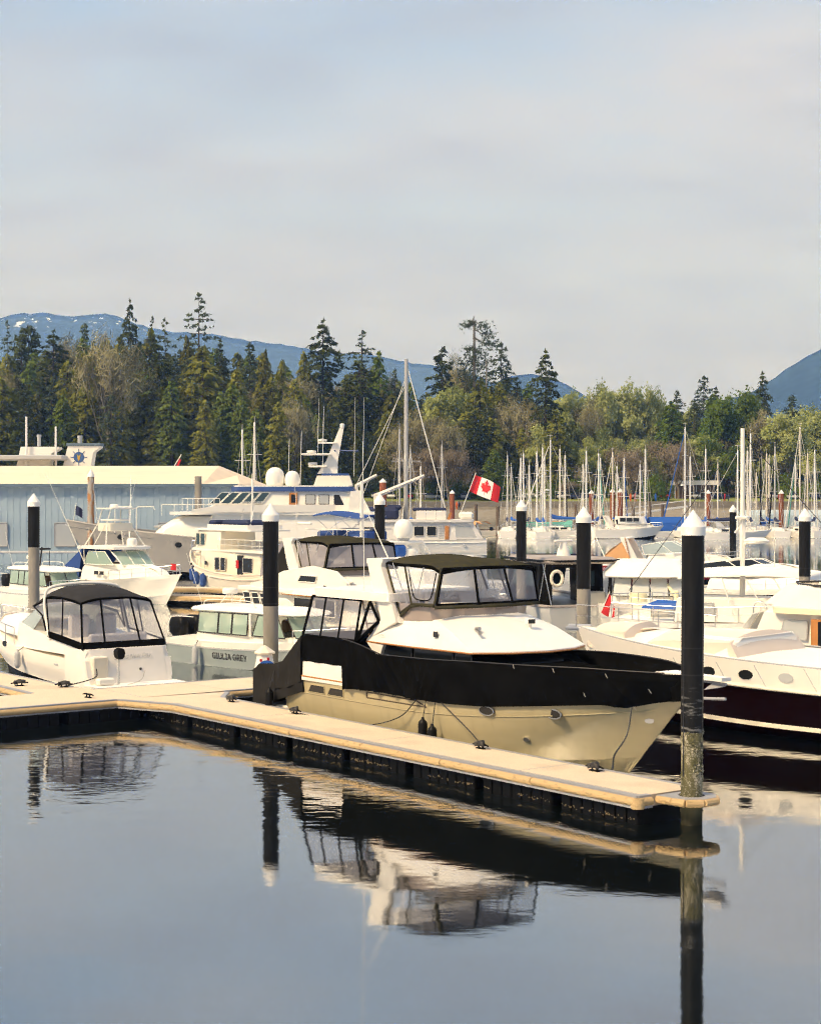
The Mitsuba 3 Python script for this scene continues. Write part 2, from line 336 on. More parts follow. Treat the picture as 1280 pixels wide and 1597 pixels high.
# ------------------------------------------------------------------ docks
DZ = .56
def dock_edge(th, pts, seg, first=0.0):
    """tan bumper in lengths along a polyline of (a, b) dock points, with a zinc strip above and below"""
    for i in range(len(pts) - 1):
        p, q = dk(*pts[i]), dk(*pts[i + 1]); L = np.linalg.norm(q - p); d = (q - p) / L
        n = max(1, round(L / seg)); e = np.linspace(0, L, n + 1)
        o = V3(d[1], -d[0], 0)
        prof = [(0, .0), (.055, .0), (.10, -.03), (.118, -.075), (.105, -.125), (.06, -.155), (0, -.155)]
        for s0, s1 in zip(e[:-1], e[1:]):
            r = [[p + d * s + o * k + V3(0, 0, DZ - .035 + h) for k, h in prof] for s in (s0 + .012, s1 - .012)]
            th.part('bumper', loft(r), 'mat_bumper', smooth=50)
        r = [[p + d * s + o * k + V3(0, 0, DZ + h) for k, h in ((-.10, .006), (.035, .004), (.035, -.034), (-.10, -.034))] for s in (0, L)]
        th.part('edge_strip', loft(r), 'mat_zinc')
        r = [[p + d * s + o * k + V3(0, 0, DZ + h) for k, h in ((-.02, -.192), (.07, -.192), (.07, -.235), (-.02, -.235))] for s in (0, L)]
        th.part('edge_strip', loft(r), 'mat_zinc')
def deck_plate(th, poly, z0=.34, z1=DZ):
    w = [dk(a, b)[:2] for a, b in poly]
    return th.part('deck', prism_z(w, z0, z1), 'mat_deck', smooth=False)
plain('mat_growth', (.20, .155, .085), .9, .2)
OCTA = np.array([[1, 0, 0], [-1, 0, 0], [0, 1, 0], [0, -1, 0], [0, 0, 1], [0, 0, -1.]]); OCTF = [[0, 2, 4], [2, 1, 4], [1, 3, 4], [3, 0, 4], [2, 0, 5], [1, 2, 5], [3, 1, 5], [0, 3, 5]]
def float_row(th, a0, a1, b0, b1, units, gap, along=True):
    """black floats under a pontoon, each a tank with proud panels on its long sides"""
    L = (a1 - a0 - gap * (units - 1)) / units
    for i in range(units):
        s0 = a0 + i * (L + gap); n = 7
        mk = (lambda s, t: dk(s, t)) if along else (lambda s, t: dk(t, s))
        cs = [mk(s0, b0 + .10), mk(s0 + L, b0 + .10), mk(s0 + L, b1 - .12), mk(s0, b1 - .12)]
        f = th.part('float', hull([c + V3(0, 0, z) for c in cs for z in (-.4, .33)]), 'mat_float', smooth=False)
        for k in range(n):
            u0, u1 = s0 + L * (k + .07) / n, s0 + L * (k + .93) / n
            cs = [mk(u, t) for u in (u0, u1) for t in (b0 + .075, b0 + .13)]; ci = [mk(u, t) for u in (u0 + .025, u1 - .025) for t in (b0 + .055,)]
            th.part('float_panel', hull([c + V3(0, 0, z) for c in cs for z in (-.38, .315)] + [c + V3(0, 0, z) for c in ci for z in (-.36, .29)]), 'mat_float', parent=f, smooth=False)
        rg = np.random.RandomState(int(abs(s0) * 10)); cl_ = []
        for q in range(46):
            u, z, e = rg.uniform(s0 + .05, s0 + L - .05), .10 + rg.normal() * .018, rg.uniform(.006, .02)
            if meshkit.noise(V3(u * 3, s0, 1)) < .35: continue
            c = mk(u, b0 + .05) + V3(0, 0, z); cl_.append(TM(c + e * (OCTA * rg.uniform(.6, 1.4, 3)), OCTF))
        if cl_: th.part('shell_growth', cat(cl_), 'mat_growth', parent=f, smooth=False, kind='stuff')
fw = Thing('dock', 'long tan floating finger dock beside the cream motor yacht, ending at the barnacled pile', 'dock')
deck_plate(fw, [(-19.35, -.05), (-17.6, .03), (-9, .03), (0, .03), (0, 1.60), (-9, 1.72), (-18.1, 1.85), (-19.1, 2.6)])
fw.part('deck', prism_z([dk(-17.6, .14)[:2], dk(-.1, .14)[:2], dk(-.1, .155)[:2], dk(-17.6, .155)[:2]], DZ, DZ + .006), 'mat_zinc', smooth=False)
dock_edge(fw, [(-19.32, -.72), (-17.6, 0), (0, 0)], 3.0)
dock_edge(fw, [(0, 0.0), (0, .32)], .4)
dock_edge(fw, [(0, 1.62), (-9, 1.74), (-18.1, 1.87), (-19.1, 2.62)], 3.0)
fw.part('corner_bumper', lathe([(0, -.04), (.12, -.04), (.135, -.08), (.135, -.2), (.12, -.24), (0, -.24)], 14, dk(-.02, .02, DZ)), 'mat_bumper')
float_row(fw, -19.1, -.06, .0, 1.6, 8, .26)
for a in (-14.0, -8.8, -3.6):
    fw.part('seam', prism_z([dk(a, .16)[:2], dk(a + .02, .16)[:2], dk(a + .02, 1.6)[:2], dk(a, 1.6)[:2]], DZ - .01, DZ + .003), 'mat_zinc', smooth=False)
wk = Thing('dock', 'tan walkway dock crossing from the left edge to the piling behind the covered dinghy', 'dock')
deck_plate(wk, [(-22.0, -12), (-19.37, -12), (-19.37, 7.2), (-22.0, 7.2)])
deck_plate(wk, [(-19.36, -.75), (-17.64, .02), (-19.36, .02)], .35, DZ + .004)
for b in (-8.4, -4.6, 0.05, 2.8): wk.part('seam', prism_z([dk(-21.9, b)[:2], dk(-19.5, b)[:2], dk(-19.5, b + .02)[:2], dk(-21.9, b + .02)[:2]], DZ - .01, DZ + .003), 'mat_zinc', smooth=False)
dock_edge(wk, [(-19.35, -12), (-19.35, -.75)], 3.9)
dock_edge(wk, [(-19.35, 2.62), (-19.35, 7.2)], 2.4)
dock_edge(wk, [(-22.02, 7.2), (-22.02, -.2)], 3.4)
float_row(wk, -11.8, -.12, -19.35, -21.8, 5, .26, False)
float_row(wk, .1, 2.6, -19.5, -21.8, 1, .3, False)
float_row(wk, 3.0, 7.0, -19.35, -21.8, 1, .7, False)
lf = Thing('dock', 'tan finger dock along the small white cruiser at the left edge', 'dock')
deck_plate(lf, [(-36, -1.62), (-22.02, -2.0), (-22.02, -.1), (-22.9, -.35), (-36, -.35)], .34, DZ - .002)
dock_edge(lf, [(-36, -1.62), (-22.1, -2.0)], 3.2)
dock_edge(lf, [(-22.9, -.35), (-36, -.35)], 3.2)
float_row(lf, -35, -22.6, -1.75, -.5, 5, .6)
# far docks by the trawler and the sport fisher
def plain_dock(p, q, w, label):
    t = Thing('dock', label, 'dock'); p, q = V3(*p, 0), V3(*q, 0); d = (q - p) / np.linalg.norm(q - p); o = V3(-d[1], d[0], 0)
    t.part('deck', prism_z([(p + o * s)[:2] for s in (0,)] + [q[:2], (q + o * w)[:2], (p + o * w)[:2]], .2, .5), 'mat_deck', smooth=False)
    n = max(1, round(np.linalg.norm(q - p) / 5))
    e = np.linspace(0, np.linalg.norm(q - p), n + 1)
    for s0, s1 in zip(e[:-1], e[1:]):
        t.part('bumper', loft([[p + d * s - o * k + V3(0, 0, z) for k, z in ((0, .48), (.09, .46), (.13, .38), (.09, .26), (0, .24))] for s in (s0 + .02, s1 - .02)]), 'mat_bumper', smooth=50)
        t.part('float', hull([p + d * s + o * k + V3(0, 0, z) for s in (s0 + .4, s1 - .4) for k in (.12, w - .1) for z in (-.4, .22)]), 'mat_float', smooth=False)
plain_dock((-14.6, 96.5), (-6.0, 91.5), 1.6, 'tan floating dock in front of the cream trawler with blue fenders')
plain_dock((-16.5, 104), (-11, 102.5), 1.3, 'short far dock section behind the bow of the sport fishing boat')
plain_dock((-30, 72.6), (-16.4, 69.8), 1.5, 'tan dock below the green windowed pilot boat at the left edge')
# pile guide at the end of the finger
PX, PY = 5.25, 32.30
pg = Thing('pile_guide', 'tan ringed pile guide holding the nearest pile at the end of the finger dock', 'pile guide')
ga, gb = (V3(PX, PY, 0) - V3(*DO, 0))[:2] @ DU, (V3(PX, PY, 0) - V3(*DO, 0))[:2] @ DV
ring = [(0.04, gb - .52), (ga - .02, gb - .48), (ga + .26, gb - .42), (ga + .45, gb - .14), (ga + .44, gb + .2), (ga + .22, gb + .42), (.04, gb + .46)]
for i in range(len(ring) - 1):
    p, q = dk(*ring[i]), dk(*ring[i + 1])
    pg.part('bumper', tube([p + V3(0, 0, DZ - .10), p + (q - p) * .04 + V3(0, 0, DZ - .10), q - (q - p) * .04 + V3(0, 0, DZ - .10), q + V3(0, 0, DZ - .10)], [.06, .075, .075, .06], 10), 'mat_bumper')
outer = [dk(*r)[:2] for r in ring]; inner = [dk(ga + .25 * math.cos(t), gb + .25 * math.sin(t))[:2] for t in np.linspace(0, 2 * math.pi, 16, endpoint=False)]
import shapely
plate = shapely.Polygon(outer, [inner]); pm = trimesh.creation.extrude_polygon(plate, .03, engine='earcut')
pg.part('plate', TM(np.array(pm.vertices) + [0, 0, DZ - .05], pm.faces), 'mat_zinc', smooth=False)
for s in (gb - .45, gb + .38): pg.part('bracket', box(dk(.05, s, DZ - .1), (.12, .10, .14), .01, DH), 'mat_zinc')
# ------------------------------------------------------------------ piles
def pile(x, y, top, r, z_sleeve, lower, label, cap=1.0, name='pile', sleeve='mat_sleeve', zb=-2.0, lean=(0, 0)):
    M = at_frame(x, y); M[0, 2], M[1, 2] = lean
    t = Thing(name, label, 'pile', M, None)
    ch = r * 2.35 * cap
    t.part('shaft', lathe([(0, zb), (r * .985, zb), (r * .985, z_sleeve), (0, z_sleeve)], 28), lower, smooth=40)
    t.part('sleeve', lathe([(0, z_sleeve - .02), (r * 1.02, z_sleeve - .02), (r * 1.02, top - ch * .95), (0, top - ch * .95)], 28), sleeve, smooth=40)
    rc = r * 1.13
    t.part('cap', lathe([(0, top - ch), (rc, top - ch), (rc * 1.01, top - ch * .66), (rc * .985, top - ch * .645), (rc * .06, top - .01), (0, top)], 28), 'mat_cap', smooth=35)
    return t
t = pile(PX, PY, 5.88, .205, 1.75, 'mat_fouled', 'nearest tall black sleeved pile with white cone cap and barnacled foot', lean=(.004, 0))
random.seed(4); np.random.seed(4)
clumps = []
for i in range(420):   # barnacle crust standing proud of the shaft
    th_ = random.gauss(-1.5, .9); z = random.uniform(.25, 1.75) * (1 if random.random() < .7 else .6)
    if meshkit.fbm(V3(th_ * 1.6, z * 1.7, 3), 3) < .47: continue
    s = random.uniform(.012, .034); c = V3(.205 * math.cos(th_), .205 * math.sin(th_), z); o = V3(math.cos(th_), math.sin(th_), 0); e = V3(-o[1], o[0], 0)
    clumps.append(hull([c + e * s * random.uniform(.6, 1.2) * k1 + V3(0, 0, 1) * s * random.uniform(.6, 1.2) * k2 for k1 in (-1, 1) for k2 in (-1, 1)] + [c + o * s * random.uniform(.5, 1.1)]))
t.part('barnacles', cat(clumps), 'mat_fouled', smooth=False, kind='stuff')
for ang in (-2.55, -.7): t.part('wear_strip', bar(V3(.213 * math.cos(ang), .213 * math.sin(ang), .9), V3(.213 * math.cos(ang), .213 * math.sin(ang), 4.2), .008, 5), 'mat_rubber')
pile(-4.28, 53.0, 5.87, .235, 2.75, 'mat_pile_concrete', 'black sleeved pile with white cone cap rising behind the lighthouse shaped power post')
pile(5.24, 52.4, 5.78, .213, 3.3, 'mat_pile_concrete', 'black sleeved pile with mossy grey foot rising left of the red and white ensign')
pile(4.93, 77, 5.89, .22, 3.15, 'mat_pile_concrete', 'black and grey pile standing right of the large red and white maple leaf flag')
pile(-14.25, 65.5, 6.17, .215, 4.15, 'mat_pile_concrete', 'leftmost black sleeved pile, with a grey lower half, in front of the blue boathouse')
pile(-1.33, 75, 6.18, .22, 4.2, 'mat_pile_concrete', 'black and grey pile between the two large white yachts, left of the white radar dome')
pile(15.1, 66.3, 5.6, .215, 3.0, 'mat_pile_concrete', 'rightmost black sleeved pile, standing behind the long white awning')
pile(24.3, 130.5, 5.28, .24, 1.0, 'mat_pile_concrete', 'distant black pile just left of the thick white steadying mast')
def post(x, y, top, r, mat, label, cap=False, cone=False, group=None):
    t = Thing('mooring_post', label, 'post', at_frame(x, y), group)
    t.part('shaft', lathe([(0, -2), (r, -2), (r, top - .02), (r * .9, top), (0, top)], 16), mat, smooth=40)
    if cap: t.part('cap', lathe([(0, top), (r * 1.1, top), (r * 1.1, top + .12), (0.02, top + .6), (0, top + .6)], 16), 'mat_cap', smooth=35)
def rusty(p, n, uv):
    g = smoothstep(.45, .6, fbm(p.x * 3, p.y * 3, p.z * 1.2, 4)); return mix((.34, .32, .28), (.36, .17, .07), g)
tex('mat_rusty', rusty, .8, .2)
post(-23.8, 129, 7.35, .25, 'mat_rusty', 'rust streaked grey steel post with white tip in front of the blue boathouse', True)
post(-16.3, 133, 7.45, .27, 'mat_pile_concrete', 'plain pale grey steel post near the right end of the blue boathouse')
post(-3.64, 100, 4.1, .32, 'mat_wood_post', 'short brown timber post behind the sport fishing boat') if False else None
for x, y, h in ((597, 246, 7.6), (705, 255, 6.0), (922, 258, 6.0), (955, 250, 6.2), (967, 252, 6.2), (1104, 262, 6.0), (1218, 246, 6.0)):
    post((x - 640) / 2700 * y, y, h, .36 if x > 600 else .5, 'mat_rust', {597: 'rust brown marina post behind the white crane boom', 705: 'rust brown marina post left of the maple leaf flag', 922: 'rust brown marina post just right of the second sleeved pile', 955: 'left one of the close pair of rust brown marina posts', 967: 'right one of the close pair of rust brown marina posts', 1104: 'rust brown marina post right of the nearest pile', 1218: 'rust brown marina post near the right edge, rightmost of its kind'}[x], True)
for i, (x, y, h) in enumerate(((898, 262, 4.4), (987, 268, 4.2), (1013, 262, 4.8), (1033, 266, 4.3), (742, 262, 4.4), (776, 240, 4.3), (1197, 250, 5.4))):
    post((x - 640) / 2700 * y, y, h, .25, 'mat_wood_post', 'old dark timber post ' + ('above the second sleeved pile', 'left of the lone tall sailboat mast', 'just right of the lone tall sailboat mast', 'between the lone tall mast and the nearest pile', 'left of the large flag, near the beach', 'right of the large flag', 'just left of the right hand rust brown post')[i])
# ------------------------------------------------------------------ things on the docks
def cleat(a, b, label, rot=0.0, group=None, rope=True):
    M = DM @ at_frame(a, b, DZ, rot)
    t = Thing('cleat', label, 'cleat', M, group)
    t.part('base', box((0, 0, .015), (.26, .09, .03), .01), 'mat_black')
    t.part('horn', tube(arc([(-.26, 0, .085), (-.13, 0, .105), (0, 0, .10), (.13, 0, .105), (.26, 0, .085)]), [.018] * 4 + [.024] * 17 + [.018] * 4, 8), 'mat_black')
    for s in (-.07, .07): t.part('leg', bar((s, 0, .02), (s, 0, .1), .02, 8), 'mat_black')
    if rope:
        random.seed(int(a * 10)); th = []
        for k in range(5): th.append(tube(arc([(-.16, -.05, .05 + .02 * k), (0, .07, .10 + .02 * k), (.16, -.05, .08 + .02 * k), (.02, -.09, .10 + .015 * k), (-.15, .06, .07 + .02 * k)]), .014, 6))
        single('mooring_coil', cat(th), 'mat_rubber', label.replace('cleat', 'rope turns on the cleat') , 'rope', M)
cleat(-16.99, 1.45, 'black cleat beside the foot of the covered dinghy')
cleat(-13.85, 1.45, 'black cleat on the finger dock below the two hull windows')
cleat(-6.35, 1.42, 'black cleat on the finger dock below the oval portholes')
cleat(-2.6, 1.33, 'black cleat nearest to the bow of the cream motor yacht')
cleat(-20.15, -1.21, 'bare cleat on the walkway in front of the white cruiser', .1, rope=False)
cleat(-22.9, -.62, 'black cleat at the stern corner of the white cruiser', 1.2)
cleat(-24.0, -1.5, 'black cleat on the left finger dock', 1.5)
def rope(pts, r, label, mat='mat_rubber'): return single('mooring_line', tube(arc(pts, 8), r, 6), mat, label, 'rope')
# lighthouse shaped power post
pw = Thing('power_post', 'white lighthouse shaped dock power post with round blue sign', 'power post', at_frame(*dk(-21.05, 5.05)[:2], DZ, .1))
sq = lambda w, z: [(w, -w, z), (w, w, z), (-w, w, z), (-w, -w, z)]
oc = lambda w, z: [(w * math.cos(t), w * math.sin(t), z) for t in np.arange(8) * math.pi / 4 + math.pi / 8]
pw.part('body', loft([oc(.33, 0), oc(.33, .35), oc(.25, .74), oc(.25, .80)]), 'mat_white', smooth=False)
pw.part('roof', loft([oc(.33, .80), oc(.34, .84), oc(.04, 1.04), oc(.01, 1.06)]), 'mat_ivory', smooth=False)
sg = pw.part('sign', disc((.05, -.36, .36), (0.1, -1, .12), .27, .03, 26), 'mat_blue')
pw.part('emblem', prism_y([(.0, .22), (.10, .22), (.07, .5), (.05, .56), (.03, .5)], -.40, -.385), 'mat_white', parent=sg)
for x_, z_ in ((-.12, .62), (.10, .66)): pw.part('red_label', box((x_, -.262 + .004, z_), (.07, .02, .08)), 'mat_red')
pw.part('outlet', box((-.2, -.31, .3), (.1, .05, .12), .01), 'mat_light_grey')
# ------------------------------------------------------------------ boat builders
def hull_form(L, hb, zs, zk, zc, draft, rake, full=.55, flare=.5, fine=2.3, st=34, tr=.0, stern=.94):
    """half hull rows from sheer to keel. zs, zk, zc: heights (stern, mid, bow) of sheer, knuckle and chine; returns fn(row, t) and meshes"""
    q = lambda tri, t: tri[0] * (1 - t) * (1 - 2 * t) + tri[1] * 4 * t * (1 - t) + tri[2] * t * (2 * t - 1)
    def pt(row, t, side):
        s = max(0., (t - full) / (1 - full)); z0 = q(zs, t)
        b = hb * (1 - s ** fine) * (stern + (1 - stern) * min(1, t / .3)) + .02 * s
        z = (z0, q(zk, t), q(zc, t), -draft * (1 - .9 * s ** 3))[row]
        w = (1., .985 - .10 * flare * s, .90 - flare * s ** 1.3, 0.)[row]
        x = t * L - rake * ((q(zs, 1) - z) / (q(zs, 1) + .3)) * max(0, (t - .5) / .5) ** 2 + tr * z * max(0, 1 - t / .12) * (-1)
        return V3(x, side * b * max(w, 0), z)
    ts = np.concatenate([np.linspace(0, full, st // 3), np.linspace(full, 1, st)[1:]])
    side = [grid([[pt(r, t, s) for r in rows] for t in ts]) for s, rows in ((-1, (0, 1, 2, 3)), (1, (3, 2, 1, 0)))]
    up, low = [], []
    for s in (-1, 1):
        o = (lambda a: a) if s < 0 else (lambda a: a[::-1])
        R = []
        for t in ts:
            a, b, c = pt(0, t, s), pt(1, t, s), pt(2, t, s); R.append(o([a, a * .66 + b * .34, a * .33 + b * .67, b, b * .5 + c * .5 + V3(0, -s * .02, 0), c]))
        up.append(grid(R)); low.append(grid([o([pt(2, t, s) + V3(0, -s * .03, 0), pt(3, t, s)]) for t in ts]))
    tr_ = panel([pt(0, 0, -1), pt(0, 0, 1), pt(1, 0, 1), pt(2, 0, 1), pt(3, 0, 1), pt(2, 0, -1), pt(1, 0, -1)], .03)
    deck = lambda drop=.06, inset=.03: grid([[pt(0, t, -1) * V3(1, 1 - inset, 1) - V3(0, 0, drop), V3(pt(0, t, 1)[0], 0, pt(0, t, 1)[2] - drop + .05), pt(0, t, 1) * V3(1, 1 - inset, 1) - V3(0, 0, drop)][::-1] for t in ts])
    return dict(pt=pt, up=cat(up, tr_), low=cat(low), deck=deck, ts=ts, L=L)
def rail_line(h, row0=0., row1=1.0, n=24, dz=0.0, out=0.0, side=-1):
    return [h['pt'](0, t, side) + V3(0, side * out, dz) for t in np.linspace(row0, row1, n)]
def railing(th, h, t0, t1, hgt, posts, mat='mat_steel', inset=.08, r=.016, sides=(-1, 1), mid=True, name='rail'):
    ms = []
    for s in sides:
        P = [h['pt'](0, t, s) * V3(1, 1, 1) + V3(0, -s * inset, 0) for t in np.linspace(t0, t1, 22)]
        ms.append(tube([p + V3(0, 0, hgt) for p in P], r, 6))
        if mid: ms.append(tube([p + V3(0, 0, hgt * .5) for p in P], r * .6, 5))
        for t in np.linspace(t0, t1, posts):
            p = h['pt'](0, t, s) + V3(0, -s * inset, 0); ms.append(bar(p - V3(0, 0, .06), p + V3(0, 0, hgt), r, 6))
    return th.part(name, cat(ms), mat)
def ring_xy(xa, xf, ya, yf, z, ra=.15, rf=.35, bow=0.0):
    """plan ring: aft at xa (half width ya), front at xf (half width yf), corners cut by ra, rf; the front bows out by bow"""
    P = [(xa, -ya + ra), (xa + ra * .3, -ya + ra * .3), (xa + ra, -ya), (.5 * (xa + xf), -.5 * (ya + yf)), (xf - rf, -yf), (xf - rf * .3, -yf + rf * .25), (xf, -yf + rf),
         (xf + bow * .75, -yf * .4), (xf + bow, 0), (xf + bow * .75, yf * .4)]
    P = P + [(x, -y) for x, y in P[:7][::-1]]
    return [V3(x, y, z) for x, y in P]
def wall_y(lo, hi):
    """side surface between two (z, half width) levels"""
    return lambda z: lo[1] + (hi[1] - lo[1]) * (z - lo[0]) / (hi[0] - lo[0])
def side_glass(th, name, poly, yf, side, mat, parent=None, fr=None, th_=.03, label=None):
    P = [V3(x, side * (yf(z) + .012), z) for x, z in poly]
    k = th.part(name, panel(P, th_), mat, parent, label, smooth=False)
    if fr: th.part('frame', frame([p + V3(0, side * .01, 0) for p in P], .022), fr, parent=k if parent is None else parent)
    return k
def vinyl(th, pts, edge, r=.03, mat='mat_vinyl', name='clear_panel', border=True):
    k = th.part(name, panel(pts, .008), mat, smooth=False)
    if border: th.part('border', frame(pts, r), edge, parent=k)
    return k
def fender(x, y, z, label, mat='mat_black', L=.55, r=.11, M=I4, top=None, group=None):
    t = Thing('fender', label, 'fender', M @ at_frame(x, y, z), group)
    t.part('body', lathe([(0, -L / 2 - .04), (r * .4, -L / 2 - .03), (r * .85, -L / 2 + .03), (r, -L / 2 + .09), (r, L / 2 - .09), (r * .85, L / 2 - .03), (r * .35, L / 2 + .02), (r * .3, L / 2 + .07), (0, L / 2 + .07)], 16), mat, smooth=50)
    if top is not None: t.part('line', bar((0, 0, L / 2), V3(*top) - V3(x, y, z), .012, 5), 'mat_rubber')
def whip(th, p, q, r=.014, mat='mat_white', name='antenna'): return th.part(name, tube([p, q], [r, r * .5], 5), mat)
def radar_dome(th, c, r, h, mat='mat_white', name='radar_dome'):
    return th.part(name, lathe([(0, 0), (r * .93, 0), (r, h * .12), (r, h * .55), (r * .93, h * .85), (r * .7, h), (0, h * 1.03)], 20, c), mat, smooth=50)
def sat_dome(th, c, r, name='satellite_dome'):
    return th.part(name, lathe([(0, 0), (r * .8, 0), (r * .86, .02), (r, r * .35), (r, r * .9), (r * .92, r * 1.35), (r * .7, r * 1.68), (r * .38, r * 1.88), (0, r * 1.95)], 22, c), 'mat_white', smooth=60)
def flag_mesh(w, h, fold=.06, nx=16, ny=8, droop=.0, seed=1):
    P = []
    for i in range(nx + 1):
        u = i / nx
        P.append([V3(u * w, fold * math.sin(u * 7 + seed + .8 * (j / ny)) * min(1, u * 3) * w, (1 - j / ny) * h - droop * u * u * h) for j in range(ny + 1)])
    return np.array(P)
# ------------------------------------------------------------------ flybridge of the two sister cruisers
def flybridge(t, x0=0., canvas='mat_olive_canvas', z0=0., screen='mat_vinyl', full=True):
    """brow, coaming, arch, canopy with clear panels; local x forward"""
    o = lambda *p: V3(p[0] + x0, p[1], p[2] + z0)
    lowr = [(3.55, -1.72), (5.5, -1.80), (7.75, -1.74), (8.22, -1.0), (8.45, 0), (8.22, 1.0), (7.75, 1.74), (5.5, 1.80), (3.55, 1.72)]
    hi = [(4.05, -1.46, 2.98), (5.4, -1.48, 3.02), (6.05, -1.44, 3.1), (6.3, -.85, 3.2), (6.42, 0, 3.22), (6.3, .85, 3.2), (6.05, 1.44, 3.1), (5.4, 1.48, 3.02), (4.05, 1.46, 2.98)]
    mid = [(l[0] * .45 + h[0] * .55, (l[1] * .45 + h[1] * .55) * 1.02, (2.50 * .45 + h[2] * .55) + .035) for l, h in zip(lowr, hi)]
    R = [[o(x * .985 + .05, y * .95, 2.43) for x, y in lowr], [o(x, y, 2.425) for x, y in lowr], [o(x, y, 2.47) for x, y in lowr], [o(*m) for m in mid], [o(*h) for h in hi], [o(h[0] - .08, h[1] * .94, h[2] - .12) for h in hi]]
    bk = t.part('brow', loft(R), 'mat_gelcoat', smooth=35)
    t.part('trim', tube([o(x, y * 1.004, 2.425) for x, y in lowr], .022, 6), 'mat_teak', parent=bk, label='thin wooden trim strip along the lower edge')
    # windscreen between brow and canopy
    ws = [(4.55, -1.46), (5.9, -1.48), (6.34, -.82), (6.5, 0), (6.34, .82), (5.9, 1.48), (4.55, 1.46)]
    zl = [2.98, 3.06, 3.16, 3.18, 3.16, 3.06, 2.98]
    for i in range(len(ws) - 1):
        t.part('windscreen', panel([o(*ws[i], zl[i]), o(*ws[i + 1], zl[i + 1]), o(ws[i + 1][0] - .06, ws[i + 1][1], 3.43), o(ws[i][0] - .06, ws[i][1], 3.43)], .012), 'mat_screen_tan', smooth=False)
    t.part('cockpit_sole', box(o(5.1, 0, 2.9), (2.3, 2.7, .04)), 'mat_interior')
    hc = t.part('helm_console', box(o(5.75, -.45, 3.15), (.5, 1.1, .62), .06), 'mat_ivory')
    t.part('helm_wheel', tube([o(5.45, -.45 + .19 * math.cos(s), 3.42 + .19 * math.sin(s)) for s in np.linspace(0, 2 * math.pi, 17)], .016, 6), 'mat_black', parent=hc)
    for y in (-.5, .55): t.part('seat', cat(box(o(4.95, y, 3.12), (.5, .55, .14), .05), box(o(4.72, y, 3.4), (.12, .55, .5), .05)), 'mat_seat')
    t.part('bench', cat(box(o(4.4, 0, 3.05), (.4, 2.3, .3), .05), box(o(4.2, 0, 3.25), (.1, 2.3, .5), .04)), 'mat_interior')
    # arch
    for s in (-1, 1):
        leg = [(4.05, 2.95), (4.80, 2.95), (4.40, 3.55), (4.02, 4.30), (4.05, 4.46), (3.5, 4.46), (3.45, 4.36), (3.72, 3.55)]
        t.part('arch_leg', prism_y([(x + x0, z + z0) for x, z in leg], s * 1.62, s * 1.46), 'mat_gelcoat', smooth=25)
    t.part('arch_beam', loft([[o(3.4, y, 4.36), o(3.42, y, 4.49), o(4.1, y, 4.49), o(4.08, y, 4.40)] for y in (-1.62, 1.62)]), 'mat_gelcoat')
    # canopy roof
    xs_ = np.linspace(3.92, 6.22, 12); ys_ = np.linspace(-1, 1, 17); G = []
    for x in xs_:
        u = (x - 3.92) / 2.3; row = []
        for y in ys_:
            hw = 1.44 + .04 * math.sin(math.pi * u)
            edge = 4.44 - .10 * u - .02 * math.sin(2 * math.pi * u)
            crown = .17 * (1 - abs(y) ** 2.6) * (1 - .35 * u) - .10 * max(0, u - .86) / .14 - .05 * max(0, .08 - u) / .08
            row.append(o(x + .0 + .10 * u * (1 - y * y), y * hw, edge + crown - .012 * math.sin(u * math.pi * 3) ** 2 * (1 - y * y)))
        G.append(row)
    G = np.array(G)[:, ::-1]
    cp = t.part('canopy', slab(G, .02), canvas, smooth=50)
    rim = [G[0][-1]] + list(G[1:, -1]) + list(G[-1, ::-1][1:]) + list(G[::-1, 0][1:])
    t.part('canopy_edge', tube(np.array(rim) - [0, 0, .03], .042, 6), 'mat_black_canvas' if canvas == 'mat_olive_canvas' else canvas, parent=cp)
    # clear panels: two on each side, four across the front
    top = lambda u, s: o(3.95 + 2.25 * u, s * 1.44, 4.40 - .10 * u)
    bot = lambda u, s: o(4.62 + 1.55 * u, s * (1.50 + .12 * u), 3.10 + .36 * min(1, u * 2.2) ** .5)
    for s in (-1, 1):
        us = (0.02, .36, 1.0)
        for a, b in zip(us[:-1], us[1:]):
            vinyl(t, [bot(a, s), bot(b, s), top(b, s), top(a, s)], canvas, .035, screen)
        if s < 0 and full:
            w = [bot(.43, s) + V3(0, -.02, .12), bot(.92, s) + V3(0, -.02, .10), top(.93, s) + V3(0, -.02, -.1), top(.44, s) + V3(0, -.02, -.1)]
            pts = [w[3], w[3] * .25 + w[0] * .75, w[0] * .85 + w[1] * .15, w[1] * .85 + w[0] * .15, w[2] * .25 + w[1] * .75, w[2]]
            t.part('zip', tube(arc(pts, 5), .014, 5), 'mat_black_canvas')
    ft = lambda v: o(6.22 + .10 * (1 - v * v), v * 1.43, 4.30 + .015 * (1 - v * v))
    fb = lambda v: o(6.20 + .42 * (1 - v * v), v * 1.62, 3.45 + .02 * (1 - v * v))
    vs_ = (-.98, -.36, .28, .98)
    for a, b in zip(vs_[:-1], vs_[1:]): vinyl(t, [fb(a), fb(b), ft(b), ft(a)], 'mat_black_canvas', .04, screen)
    t.part('skirt', cat(tube([fb(v) - V3(0, 0, .05) for v in np.linspace(-1, 1, 9)], .05, 6), *[tube([bot(u, s) - V3(0, 0, .03) for u in (0, .3, .6, 1)], .04, 6) for s in (-1, 1)]), canvas)
    for s in (-1, 1):  # bows holding the canopy
        b0 = o(5.0, s * 1.38, 3.1)
        t.part('canopy_bow', cat(bar(b0, o(4.35, s * 1.5, 4.40), .014), bar(b0, o(5.6, s * 1.5, 4.34), .014), bar(o(5.5, s * 1.38, 3.1), o(4.9, s * 1.5, 4.38), .012)), 'mat_steel')
